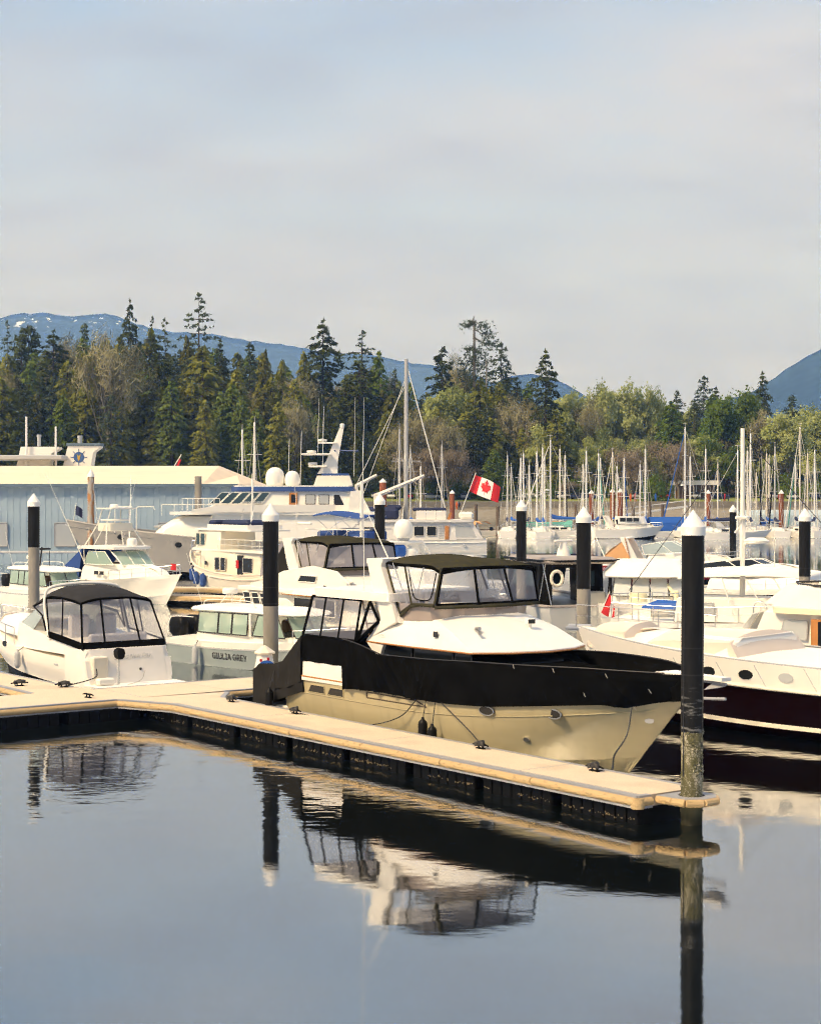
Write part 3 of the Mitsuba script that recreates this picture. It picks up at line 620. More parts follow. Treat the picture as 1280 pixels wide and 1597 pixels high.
    # horn, square deck lamp, search light on the brow
    t.part('horn', cat(tube([o(7.15, -1.18, 2.93), o(7.5, -1.3, 2.86)], [.02, .05], 8), tube([o(7.05, -1.08, 2.95), o(7.3, -1.15, 2.95)], [.02, .045], 8), bar(o(7.15, -1.15, 2.75), o(7.15, -1.15, 2.95), .02)), 'mat_steel')
    t.part('deck_lamp', box(o(6.35, -1.72, 2.78), (.14, .06, .13), .015), 'mat_rubber')
    lp = t.part('search_light', cat(box(o(7.35, .35, 3.06), (.12, .24, .14), .02), bar(o(7.35, .35, 2.8), o(7.35, .35, 3.0), .04), box(o(7.35, .35, 2.80), (.2, .2, .05), .01)), 'mat_white')
    t.part('lens', box(o(7.42, .35, 3.06), (.02, .2, .10)), 'mat_glass_dark', parent=lp)
sheer('mat_screen_tan', (.40, .33, .29), .62, .15)
# ------------------------------------------------------------------ the cream motor yacht
BX, BB = -15.5, 4.05
BM = DM @ at_frame(BX, BB, .07)
y1 = Thing('motor_yacht', 'cream hulled motor yacht under black covers with white flybridge and olive canopy', 'yacht', BM)
h = hull_form(13.25, 2.0, (1.30, 1.42, 2.2), (.93, .98, 1.48), (-.05, .0, .36), .6, 2.4, .50, .36, 2.4)
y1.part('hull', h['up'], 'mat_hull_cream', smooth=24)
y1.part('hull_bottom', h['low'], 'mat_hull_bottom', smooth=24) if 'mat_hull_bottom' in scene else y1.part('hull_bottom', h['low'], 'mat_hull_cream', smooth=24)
y1.part('deck', h['deck'](), 'mat_gelcoat')
def hull_pt(h, x, z, side=-1, out=0.0):
    """the point of the hull side at a given x and z"""
    lo, hi = 0., 1.
    for _ in range(40):
        t = .5 * (lo + hi); P = [h['pt'](r, t, side) for r in range(4)]
        for r in (0, 1, 2):
            if P[r][2] >= z >= P[r + 1][2] or r == 2 or (r == 0 and z > P[0][2]):
                k = (P[r][2] - z) / max(1e-6, P[r][2] - P[r + 1][2]); q = P[r] * (1 - k) + P[r + 1] * k; break
        if q[0] < x: lo = t
        else: hi = t
    return q + V3(0, side * out, 0)
y1.part('rub_rail', cat(*[tube([hull_pt(h, x, (.93 + (.98 - .93) * 0 + .0 + .57 * max(0, (x - 5.5) / 7) ** 1.6), s, .012) for x in np.linspace(.05, 12.2, 30)], .012, 5) for s in (-1, 1)]), 'mat_hull_cream')
# cockpit side: white coaming strip with a wooden line below it
for s in (-1, 1):
    y1.part('coaming', loft([[V3(x, s * 1.93, 1.25), V3(x, s * 1.98, 1.27), V3(x, s * 1.985, 1.36), V3(x, s * 1.95, 1.38), V3(x, s * 1.93, 1.78), V3(x, s * 1.86, 1.79), V3(x, s * 1.82, 1.25)] for x in (1.0, 2.0, 3.4)]), 'mat_gelcoat')
    y1.part('coaming_trim', bar(V3(1.0, s * 1.975, 1.37), V3(3.4, s * 1.975, 1.36), .02), 'mat_teak')
# windows low in the hull side, recessed grab panel, portholes, fittings
for x0_, x1_ in ((1.22, 2.0), (2.14, 2.88)):
    P = [hull_pt(h, x0_ + .0, .98, -1, .01), hull_pt(h, x1_, .98, -1, .01), hull_pt(h, x1_, 1.17, -1, .01), hull_pt(h, x0_ + .16, 1.17, -1, .01)]
    k = y1.part('hull_window', panel(P, .02), 'mat_glass_dark', smooth=False); y1.part('frame', frame(P, .018), 'mat_hull_cream', parent=k)
P = [hull_pt(h, x, z, -1, .012) for x, z in ((3.95, 1.22), (5.95, 1.20), (6.35, 1.08), (3.95, 1.08))]
y1.part('grab_recess', frame(P, .014), 'mat_wood_post')
for x, z in ((8.45, 1.20), (10.2, 1.27)):
    c = hull_pt(h, x, z, -1, .012); n_ = V3(.05, -1, -.12)
    k = y1.part('porthole', disc(c, n_, .10, .03, 20, 2.5), 'mat_glass_dark'); y1.part('frame', tube([c + V3(.25 * math.cos(a), -.015, .10 * math.sin(a)) for a in np.linspace(0, 2 * math.pi, 21)], .016, 5), 'mat_steel', parent=k)
c = hull_pt(h, 12.0, 1.22, -1, .012); y1.part('bow_plate', disc(c, V3(.55, -.8, -.3), .055, .02, 16, 1.9), 'mat_light_grey')
y1.part('chrome_vent', disc(hull_pt(h, 9.35, .62, -1, .01), V3(.2, -1, -.3), .05, .03, 12, 1.6), 'mat_steel')
# black weather cloths hung from the rail over both sides and round the bow
def cloth(side, x0_, x1_, ztop, zbot, seed, n=230, m=18):
    G = []; gx, gz = np.linspace(x0_, 13.15, 36), np.linspace(1.1, 2.15, 8); tab = np.array([[abs(hull_pt(h, min(a, 13.12), c, side)[1]) for c in gz] for a in gx])
    def skin(a, c):
        i = min(max((a - gx[0]) / (gx[1] - gx[0]), 0), len(gx) - 1.001); j = min(max((c - gz[0]) / (gz[1] - gz[0]), 0), len(gz) - 1.001); i0, j0 = int(i), int(j); u, w = i - i0, j - j0
        return (tab[i0, j0] * (1 - u) + tab[i0 + 1, j0] * u) * (1 - w) + (tab[i0, j0 + 1] * (1 - u) + tab[i0 + 1, j0 + 1] * u) * w
    for x in np.linspace(x0_, x1_, n):
        zt, zb = ztop(x), zbot(x); row = []
        for j in range(m):
            q = j / (m - 1); z = zt + (zb - zt) * q
            y = max(skin(x, z), .35 * skin(x, 2.1)) + .05 * min(1, (13.1 - x) * 2 + .2)
            slack = max(0., 1 - max(0, x - 3.0) / 4.2)
            f = meshkit.noise(V3(x * 3.2 + .9 * q, seed, q * .8)) - .5; f2 = meshkit.noise(V3(x * 7.5 - 2.6 * q, seed + 5, q * 1.5)) - .5
            wob = (.34 * slack + .05) * f * math.sin(math.pi * min(1, q * .9 + .12)) + (.13 * slack + .02) * f2
            for xc, w_, a_, sl in ((3.15, .10, .07, .1), (3.42, .12, .09, -.15), (3.75, .11, .08, .2), (4.15, .16, .11, .45), (4.62, .14, .09, .75), (5.1, .17, .08, .8), (5.75, .13, .10, .35), (6.05, .09, .09, .0), (6.35, .08, .10, -.3), (6.6, .09, .08, -.5), (7.05, .16, .06, -.7), (11.6, .16, .05, .5), (12.05, .12, .06, -.6)):
                wob += a_ * max(0., 1 - abs(x - xc - sl * (q - .2)) / w_) ** 1.4 * min(1, q * 2.5 + .12)
            row.append(V3(x, side * (y + .03 + wob * (.4 + q * .6)), z + .02 * slack * f))
        G.append(row if side < 0 else row[::-1])
    return slab(np.array(G), .012)
ztop = lambda x: np.interp(x, [2.95, 3.3, 3.9, 4.7, 6.5, 8.3, 11.0, 12.8], [2.46, 2.44, 2.36, 2.19, 2.22, 2.29, 2.33, 2.29])
zbot = lambda x: np.interp(x, [2.9, 3.2, 4.5, 6, 7, 8.5, 10, 11.3, 11.75, 12.3, 12.75], [1.17, 1.24, 1.28, 1.25, 1.24, 1.30, 1.44, 1.55, 1.50, 1.64, 1.72])
for s in (-1, 1): y1.part('weather_cloth', cloth(s, 2.95, 12.98, ztop, zbot, 3 + s), 'mat_black_canvas', smooth=40)
y1.part('bow_cloth', loft([[V3(12.7, -.44, 2.28), V3(13.05, -.26, 2.28), V3(13.38, 0, 2.28), V3(13.05, .26, 2.28), V3(12.7, .44, 2.28)], [V3(12.7, -.30, 1.70), V3(12.9, -.18, 1.72), V3(13.06, 0, 1.74), V3(12.9, .18, 1.72), V3(12.7, .30, 1.70)]], closed=False), 'mat_black_canvas')
for s in (-1, 1): y1.part('aft_cloth', slab(np.array([[V3(x, s * (1.95 + .015 * math.sin(x * 9 + z * 3)), z) for z in ((2.42, 2.1, 1.76) if s < 0 else (1.76, 2.1, 2.42))] for x in np.linspace(.98, 3.05, 22)]), .012), 'mat_black_canvas', smooth=40)
y1.part('transom_cloth', slab(np.array([[V3(.98 - .05 * (2.4 - z), y, z) for z in (1.2, 1.8, 2.42)] for y in np.linspace(-1.95, 1.95, 9)]), .012), 'mat_black_canvas', smooth=40)
y1.part('rail_cord', cat(*[tube([V3(x, s * (abs(hull_pt(h, min(x, 12.6), 2.05, s)[1]) + .06), ztop(x) + .01) for x in np.linspace(3.0, 12.6, 40)], .016, 5) for s in (-1, 1)]), 'mat_rubber')
y1.part('snap_ties', cat(*[bar(hull_pt(h, x, z, -1, .085), hull_pt(h, x + .02, z - .09, -1, .085), .008, 4) for x, z in ((11.0, 1.8), (11.55, 2.25), (12.3, 1.95), (9.4, 2.32), (11.9, 1.56), (10.4, 2.30))]), 'mat_rope_white', kind='stuff')
# cockpit enclosure of clear panels
zt_, zb_ = 3.44, 2.43
E_ = [(1.02, -1.93), (1.80, -1.93), (2.6, -1.93), (3.35, -1.93)]
for i in range(3):
    a, b = E_[i], E_[i + 1]; lean = .18 if i == 0 else 0
    vinyl(y1, [V3(a[0], a[1], zb_), V3(b[0], b[1], zb_), V3(b[0], -1.74, zt_), V3(a[0] + lean, -1.74, zt_)], 'mat_black_canvas', .035)
vinyl(y1, [V3(3.42, -1.9, zb_), V3(4.05, -1.7, 2.95), V3(3.7, -1.72, 3.42)], 'mat_black_canvas', .05)
for i in range(3):
    a, b = E_[i], E_[i + 1]; vinyl(y1, [V3(a[0], 1.93, zb_), V3(b[0], 1.93, zb_), V3(b[0], 1.74, zt_), V3(a[0] + (.18 if i == 0 else 0), 1.74, zt_)], 'mat_black_canvas', .035)
vinyl(y1, [V3(.98, -1.93, zb_), V3(.98, 1.93, zb_), V3(1.16, 1.74, zt_), V3(1.16, -1.74, zt_)], 'mat_black_canvas', .035)
y1.part('bulkhead', box((3.7, 0, 2.35), (.08, 3.1, 2.0)), 'mat_gelcoat')
dr_ = y1.part('saloon_door', box((3.64, .5, 2.3), (.05, .9, 1.7), .01), 'mat_interior'); y1.part('door_glass', box((3.61, .5, 2.5), (.02, .66, 1.1)), 'mat_glass_blue', parent=dr_)
y1.part('cockpit_seat', box((1.6, .6, 1.75), (.6, 2.0, .5), .08), 'mat_navy')
y1.part('ladder', cat(*[bar((3.3, y, 1.4), (2.6, y, 3.5), .02) for y in (-1.2, -.8)], *[box((3.3 - .7 * k / 6, -1.0, 1.4 + 2.1 * k / 6), (.12, .4, .03)) for k in range(1, 6)]), 'mat_interior')
y1.part('overhang', loft([ring_xy(1.05, 4.6, 1.78, 1.80, z, .35, .2) for z in (3.45, 3.47, 3.60, 3.66)] ), 'mat_gelcoat')
for s in (-1, 1):
    y1.part('wing', prism_y([(3.55, 2.47), (4.75, 2.98), (4.55, 3.46), (4.0, 3.46), (4.12, 2.99)], s * 1.70, s * 1.60), 'mat_gelcoat', smooth=25)
    y1.part('wing_strut', prism_y([(3.55, 2.44), (4.3, 2.44), (4.12, 2.05), (4.02, 2.05)], s * 1.74, s * 1.64), 'mat_gelcoat', smooth=25)
# saloon below the brow
sal = y1.part('saloon', loft([ring_xy(3.7, 8.6, 1.60, 1.35, 1.3, .1, .5, .3), ring_xy(3.7, 8.0, 1.58, 1.35, 2.2, .1, .5, .3), ring_xy(3.75, 7.4, 1.55, 1.35, 2.42, .1, .5, .3)]), 'mat_black')
for a, b in ((4.15, 5.3), (5.42, 6.9), (7.0, 7.6)): side_glass(y1, 'saloon_window', [(a, 1.95), (b, 1.95), (b, 2.42), (a, 2.42)], lambda z: 1.62, -1, 'mat_glass_dark', None, 'mat_rubber')
y1.part('trunk_cover', loft([ring_xy(7.0, 11.2, 1.5, .5, 1.6, .1, .4, .2), ring_xy(7.0, 11.0, 1.42, .42, 2.02, .1, .4, .2), ring_xy(7.2, 10.3, 1.15, .4, 2.16, .2, .4, .2)]), 'mat_black_canvas')
y1.part('windscreen_cover', loft([[V3(8.35, y * 1.35, 2.05), V3(7.5, y * 1.3, 2.42), V3(7.0, y * 1.3, 2.42), V3(7.0, y * 1.3, 2.0)] for y in (-1, 1)]), 'mat_black_canvas', smooth=False)
y1.part('deck_rail', cat(bar((9.3, -.9, 2.06), (10.9, -.45, 2.20), .02), bar((9.35, -.8, 2.08), (10.6, -.42, 2.12), .016), bar((8.2, -1.25, 2.2), (8.75, -1.3, 2.10), .016)), 'mat_steel')
pp = y1.part('pulpit', loft([[V3(x, -w, 2.22), V3(x, w, 2.22), V3(x, w, 2.30), V3(x, -w, 2.30)] for x, w in ((12.2, .3), (13.4, .17), (13.95, .14))]), 'mat_gelcoat')
y1.part('anchor', cat(bar((12.9, 0, 2.19), (13.95, 0, 2.16), .03), hull([(13.5, -.2, 2.02), (13.5, .2, 2.02), (13.95, 0, 2.12), (13.6, 0, 2.18)]), bar((13.3, -.12, 1.82), (13.95, -.02, 1.86), .035)), 'mat_zinc', parent=pp)
flybridge(y1)
whip(y1, (3.35, -1.64, 3.0), (3.30, -1.66, 7.4)); whip(y1, (4.1, -1.45, 4.5), (3.3, -1.5, 5.6), .018)
[y1.part('hull_mark', m_, 'mat_light_grey') for m_ in (box((4.22, -1.765, 2.63), (.22, .01, .018)), box((4.30, -1.635, 3.32), (.04, .01, .12)))]
# dinghy under its cover, on the swim platform
y1.part('swim_platform', box((-.55, 0, .42), (1.15, 3.6, .1), .03), 'mat_gelcoat')
def cover_blob():
    G = []
    for y in np.linspace(-1.95, 1.85, 26):
        u = (y + 1.95) / 3.8; row = []
        prof = [(1.0, .95), (.98, 1.15), (.95, 1.9), (.92, 2.40), (.66, 2.0), (.28, 1.72), (-.35, 1.56), (-1.12, 1.50), (-1.30, 1.38), (-1.36, 1.0), (-1.34, .62), (-1.2, .36)]
        for k, (x, z) in enumerate(prof):
            e = max(0., 1 - u / .08); f = meshkit.noise(V3(y * 3.1, k * .8, 1.5)) - .5
            zz = z if k < 4 else z - .05 * math.sin(u * math.pi * 2) + .06 * f
            row.append(V3(x + .05 * f, y - .04 * f, zz))
        G.append(row)
    m = slab(np.array(G), .015); e0 = np.array(G)[0]
    fan = TM(np.vstack([e0, e0.mean(0) + V3(.0, -.04, .1)]), [[i, (i + 1) % len(e0), len(e0)] for i in range(len(e0))])
    return cat(m, fan)
cd = Thing('covered_dinghy', 'dinghy under a sagging dark grey cover at the stern of the cream motor yacht', 'dinghy', BM)
cd.part('cover', cover_blob(), 'mat_grey_canvas', smooth=40)
cd.part('cover_skirt', slab(np.array([[V3(x, -1.98 + .03 * math.sin(x * 11), z) for z in (np.interp(x, [-1.36, -.9, -.25, .35, .68, .98], [1.36, 1.5, 1.57, 1.75, 2.0, 2.38]), .5 * np.interp(x, [-1.36, -.9, -.25, .35, .68, .98], [1.36, 1.5, 1.57, 1.75, 2.0, 2.38]) + .45, np.interp(x, [-1.36, -.95, -.5, -.32, .3, .98], [.34, .36, .40, .92, 1.0, 1.22]))] for x in np.linspace(-1.36, .98, 22)]), .015), 'mat_grey_canvas', smooth=40)
fender(-.28, -2.16, .62, 'black fender at the stern corner beside the covered dinghy', M=BM, top=(-.28, -2.0, 1.4))
fender(6.42, -2.15, .52, 'left one of the black fender pair hanging amidships on the cream yacht', M=BM, top=(6.42, -2.06, 1.25))
fender(6.78, -2.15, .40, 'right one of the black fender pair hanging amidships on the cream yacht', M=BM, top=(6.78, -2.06, 1.25))
bw = lambda x, y, z: (BM @ V3(x, y, z, 1))[:3]
rope([dk(-13.7, 1.5, .58), dk(-12.8, 1.75, .50), dk(-11.4, 1.9, .50), dk(-10.1, 1.95, .82), bw(6.1, -2.09, 1.24)], .013, 'thin dark line from the second cleat up to the cream hull')
rope([bw(7.05, -2.09, 1.26), dk(-7.4, 1.9, .84), dk(-6.35, 1.5, .58)], .013, 'dark line running down from the cream hull to the third cleat')
rope([bw(12.05, -.86, 1.56), bw(12.15, -1.1, 1.0), bw(12.2, -1.5, .62), dk(-2.5, 1.7, .53), dk(-2.6, 1.4, .58)], .02, 'thick dark bow line of the cream yacht looping to the nearest cleat')
# ------------------------------------------------------------------ boats beyond the near finger
def hull_rows(h, r0, r1, k0=0., k1=1., n=3, t0=0., t1=1., out=0.0):
    """part of the hull skin between fractions of two rows, both sides"""
    ts = [t for t in h['ts'] if t0 <= t <= t1]; ms = []
    for s in (-1, 1):
        G = [[h['pt'](r0, t, s) * (1 - k) + h['pt'](r1, t, s) * k + V3(0, s * out, 0) for k in np.linspace(k0, k1, n)] for t in ts]
        ms.append(grid(G if s < 0 else [g[::-1] for g in G]))
    return cat(ms)
def house(t, name, x0, x1, hw, z0, z1, rake=.5, aft=.1, mat='mat_white', taper=.85, parent=None, rf=.4, bow=.25, tum=.94):
    return t.part(name, loft([ring_xy(x0, x1, hw, hw * taper, z0, .12, rf, bow), ring_xy(x0 + aft, x1 - rake, hw * tum, hw * taper * tum, z1, .12, rf, bow), ring_xy(x0 + aft + .1, x1 - rake - .1, hw * tum * .93, hw * taper * tum * .93, z1 + .06, .12, rf, bow)]), mat, parent, smooth=35)
def hw_at(z0, z1, hw, tum=.94): return wall_y((z0, hw), (z1, hw * tum))
def win_row(t, xs_, z0, z1, yf, side, mat='mat_glass_dark', fr='mat_light_grey', slant=0.0, gap=.06, name='window', parent=None):
    for a, b in zip(xs_[:-1], xs_[1:]):
        side_glass(t, name, [(a + gap, z0), (b - gap, z0), (b - gap - slant, z1), (a + gap - slant, z1)], yf, side, mat, parent, fr)
def front_win(t, x0, x1, z0, z1, ys, mat='mat_glass_dark', fr='mat_light_grey', bow=.0, name='windscreen'):
    for a, b in zip(ys[:-1], ys[1:]):
        P = [V3(x0 + bow * (1 - (2 * y / (ys[-1] - ys[0])) ** 2) + .02, y, z0) for y in (a + .03, b - .03)] + [V3(x1 + bow * (1 - (2 * y / (ys[-1] - ys[0])) ** 2) + .02, y * .95, z1) for y in (b - .03, a + .03)]
        k = t.part(name, panel(P, .03), mat, smooth=False); t.part('frame', frame(P, .02), fr, parent=k)
# --- white cruiser with black canopy at the left
HM = math.atan2(.8, -.6)
c2 = Thing('cruiser', 'white sports cruiser with black canopy and clear panels berthed stern on at the left', 'cruiser', at_frame(-8.45, 52.75, 0, HM))
h2 = hull_form(10.4, 1.55, (1.10, 1.25, 1.75), (.60, .80, 1.35), (.20, .42, 1.05), .5, 1.5, .5, .4, 2.2, tr=-.3)
c2.part('hull', h2['up'], 'mat_gelcoat', smooth=28); c2.part('hull_bottom', h2['low'], 'mat_black', smooth=28)
c2.part('deck', h2['deck'](), 'mat_gelcoat')
c2.part('swim_platform', loft([ring_xy(-.85, .3, 1.50, 1.52, z, .3, .05) for z in (.20, .24, .36, .39)]), 'mat_gelcoat', smooth=40)
c2.part('platform_underside', box((-.25, 0, .1), (1.0, 2.7, .24), .03), 'mat_black')
c2.part('transom', loft([ring_xy(.30 * z - .03, 1.6, 1.52 - .05 * k, 1.54, z, .30 - .05 * k, .06) for k, z in ((0, .30), (.3, .8), (.62, 1.1), (.92, 1.36), (1.2, 1.44))]), 'mat_gelcoat', smooth=50)
c2.part('transom_door', box((.30, 1.02, .80), (.34, .52, .86), .04), 'mat_ivory'); c2.part('step', box((-.12, 1.02, .50), (.3, .55, .2), .04), 'mat_white')
c2.part('name_text', lettering('Brand New Day', .125, (.285, .50, 1.10), (0, -1, .03), (.3, 0, 1), slant=.4), 'mat_light_grey', smooth=False)
c2.part('socket', disc((.19, -.35, .78), (-1, 0, .3), .04, .03), 'mat_rubber'); c2.part('shore_cord', tube(arc([(-.1, -.35, .76), (-.3, -.1, .5), (-.6, .5, .41)]), .012, 5), 'mat_rope_white')
gun = lambda x: h2['pt'](0, min(x, 10.3) / 10.4, 1)
c2.part('coaming', loft([[V3(x, s * (1.42 if x < 4 else 1.42 - .05 * (x - 4)), 1.2) for s in (-1, 1)] + [V3(x, s * (1.36 if x < 4 else 1.36 - .07 * (x - 4)), z) for s, z in ((1, np.interp(x, [.4, 3.4, 5.5], [1.36, 1.72, 1.95])), (-1, np.interp(x, [.4, 3.4, 5.5], [1.36, 1.72, 1.95])))] for x in np.linspace(.4, 5.5, 9)], caps=True), 'mat_gelcoat', smooth=30)
c2.part('foredeck', loft([ring_xy(4.6, 9.6, 1.35, .55, 1.5, .2, .5, .3), ring_xy(4.8, 8.9, 1.15, .45, 1.98, .2, .5, .3), ring_xy(5.0, 8.0, .9, .4, 2.1, .2, .4, .2)]), 'mat_gelcoat', smooth=40)
for x in (6.0, 6.9, 7.8): c2.part('porthole', disc(hull_pt(h2, x, 1.25, 1, .01), (-.1, 1, 0), .09, .03, 16, 1.6), 'mat_glass_dark')
railing(c2, h2, .52, .97, .55, 7)
W0 = [V3(4.3, 1.33, 1.75), V3(5.6, 1.12, 1.95), V3(6.3, .5, 2.05), V3(6.4, 0, 2.06)]; W1 = [V3(3.5, 1.30, 2.35), V3(4.45, 1.08, 2.5), V3(5.0, .5, 2.55), V3(5.1, 0, 2.56)]
W0 += [p * V3(1, -1, 1) for p in W0[-2::-1]]; W1 += [p * V3(1, -1, 1) for p in W1[-2::-1]]
for i in range(6):
    k = c2.part('windscreen', panel([W0[i], W0[i + 1], W1[i + 1], W1[i]], .02), 'mat_glass_clear', smooth=False); c2.part('frame', frame([W0[i], W0[i + 1], W1[i + 1], W1[i]], .02), 'mat_steel', parent=k)
# canopy: aft bow, arch, crown
def bowed(x, hw, zs_, zc): return [V3(x + .0, y * hw, zs_ + (zc - zs_) * (1 - abs(y) ** 3.2)) for y in np.linspace(1, -1, 19)]
cg = np.array([bowed(1.12, 1.20, 2.78, 2.93), bowed(1.5, 1.24, 2.86, 3.08), bowed(2.3, 1.28, 2.92, 3.22), bowed(3.0, 1.30, 2.92, 3.26), bowed(3.35, 1.31, 2.85, 3.24)])
k = c2.part('canopy', slab(cg, .02), 'mat_canopy_black', smooth=60)
c2.part('canopy_edge', cat(tube(cg[0], .04, 6), tube(cg[:, 0], .035, 6), tube(cg[:, -1], .035, 6)), 'mat_black_canvas', parent=k)
fg = np.array([bowed(3.42, 1.32, 2.80, 3.20), bowed(3.9, 1.30, 2.70, 3.12), bowed(4.5, 1.2, 2.58, 2.86), bowed(4.95, 1.05, 2.52, 2.62)])
c2.part('fore_canopy', slab(fg, .02), 'mat_canopy_black', smooth=60)
c2.part('arch', cat(tube(arc([V3(2.9, 1.40, 1.6), V3(3.25, 1.38, 2.4), V3(3.38, 1.33, 2.9), V3(3.38, 1.1, 3.2), V3(3.38, 0, 3.30), V3(3.38, -1.1, 3.2), V3(3.38, -1.33, 2.9), V3(3.25, -1.38, 2.4), V3(2.9, -1.40, 1.6)]), .05, 8)), 'mat_white')
R0 = lambda v: V3(.62 - .0, v * 1.40, 1.60 + .0); R1 = lambda v: V3(1.12, v * 1.18, 2.80 + .13 * (1 - abs(v) ** 3))
for a, b in ((1, .46), (.46, -.40), (-.40, -1)): vinyl(c2, [R0(a), R0(b), R1(b), R1(a)], 'mat_black_canvas', .035)
for s in (1, -1):
    vinyl(c2, [V3(.62, s * 1.40, 1.60), V3(2.0, s * 1.40, 1.74), V3(2.2, s * 1.27, 2.90), V3(1.12, s * 1.2, 2.78)], 'mat_black_canvas', .03)
    vinyl(c2, [V3(2.0, s * 1.40, 1.74), V3(2.95, s * 1.39, 1.82), V3(3.3, s * 1.31, 2.86), V3(2.2, s * 1.27, 2.90)], 'mat_black_canvas', .03)
    vinyl(c2, [V3(3.2, s * 1.38, 1.85), V3(3.6, s * 1.32, 2.30), V3(4.7, s * 1.10, 2.52), V3(3.48, s * 1.32, 2.78)], 'mat_black_canvas', .03)
c2.part('canopy_skirt', cat(slab(np.array([[V3(.60, v * 1.41, 1.62), V3(.50, v * 1.43, 1.40)] for v in np.linspace(1, -1, 9)]), .02), slab(np.array([[V3(x, 1.43, 1.55 + .09 * x), V3(x, 1.44, 1.36 + .10 * x)] for x in np.linspace(3.0, .5, 9)]), .02)), 'mat_black_canvas')
c2.part('seat', cat(box((1.3, 0, 1.45), (.6, 1.9, .35), .08), box((1.02, 0, 1.70), (.14, 2.0, .3), .06)), 'mat_seat'); c2.part('seat_back', cat(box((2.7, .5, 1.95), (.18, .7, .8), .08), box((2.7, -.45, 1.95), (.18, .7, .8), .08)), 'mat_seat')
om = c2.part('kicker_motor', loft([[V3(x, .56 + y * w, z) for x, y in ((-.30, -1), (-.30, 1), (-.06, 1.1), (-.06, -1.1))] for w, z in ((.04, 1.16), (.10, 1.22), (.13, 1.34), (.11, 1.44), (.04, 1.49))]), 'mat_black', smooth=60)
c2.part('motor_leg', cat(bar((-.12, .56, .36), (-.12, .56, 1.2), .032, 8)), 'mat_light_grey', parent=om)
c2.part('side_light', box(tuple(gun(2.2) + V3(0, .0, -.25)), (.2, .03, .05)), 'mat_light_grey')
rope([dk(-22.9, -.62, .58), (-9.5, 52.0, .62), (-9.42, 51.9, .9)], .016, 'short dark stern line of the white cruiser')
fender(4.6, 1.72, .85, 'light fender hanging on the side of the white cruiser', 'mat_light_grey', .5, .1, at_frame(-8.45, 52.75, 0, HM), (4.6, 1.5, 1.25))
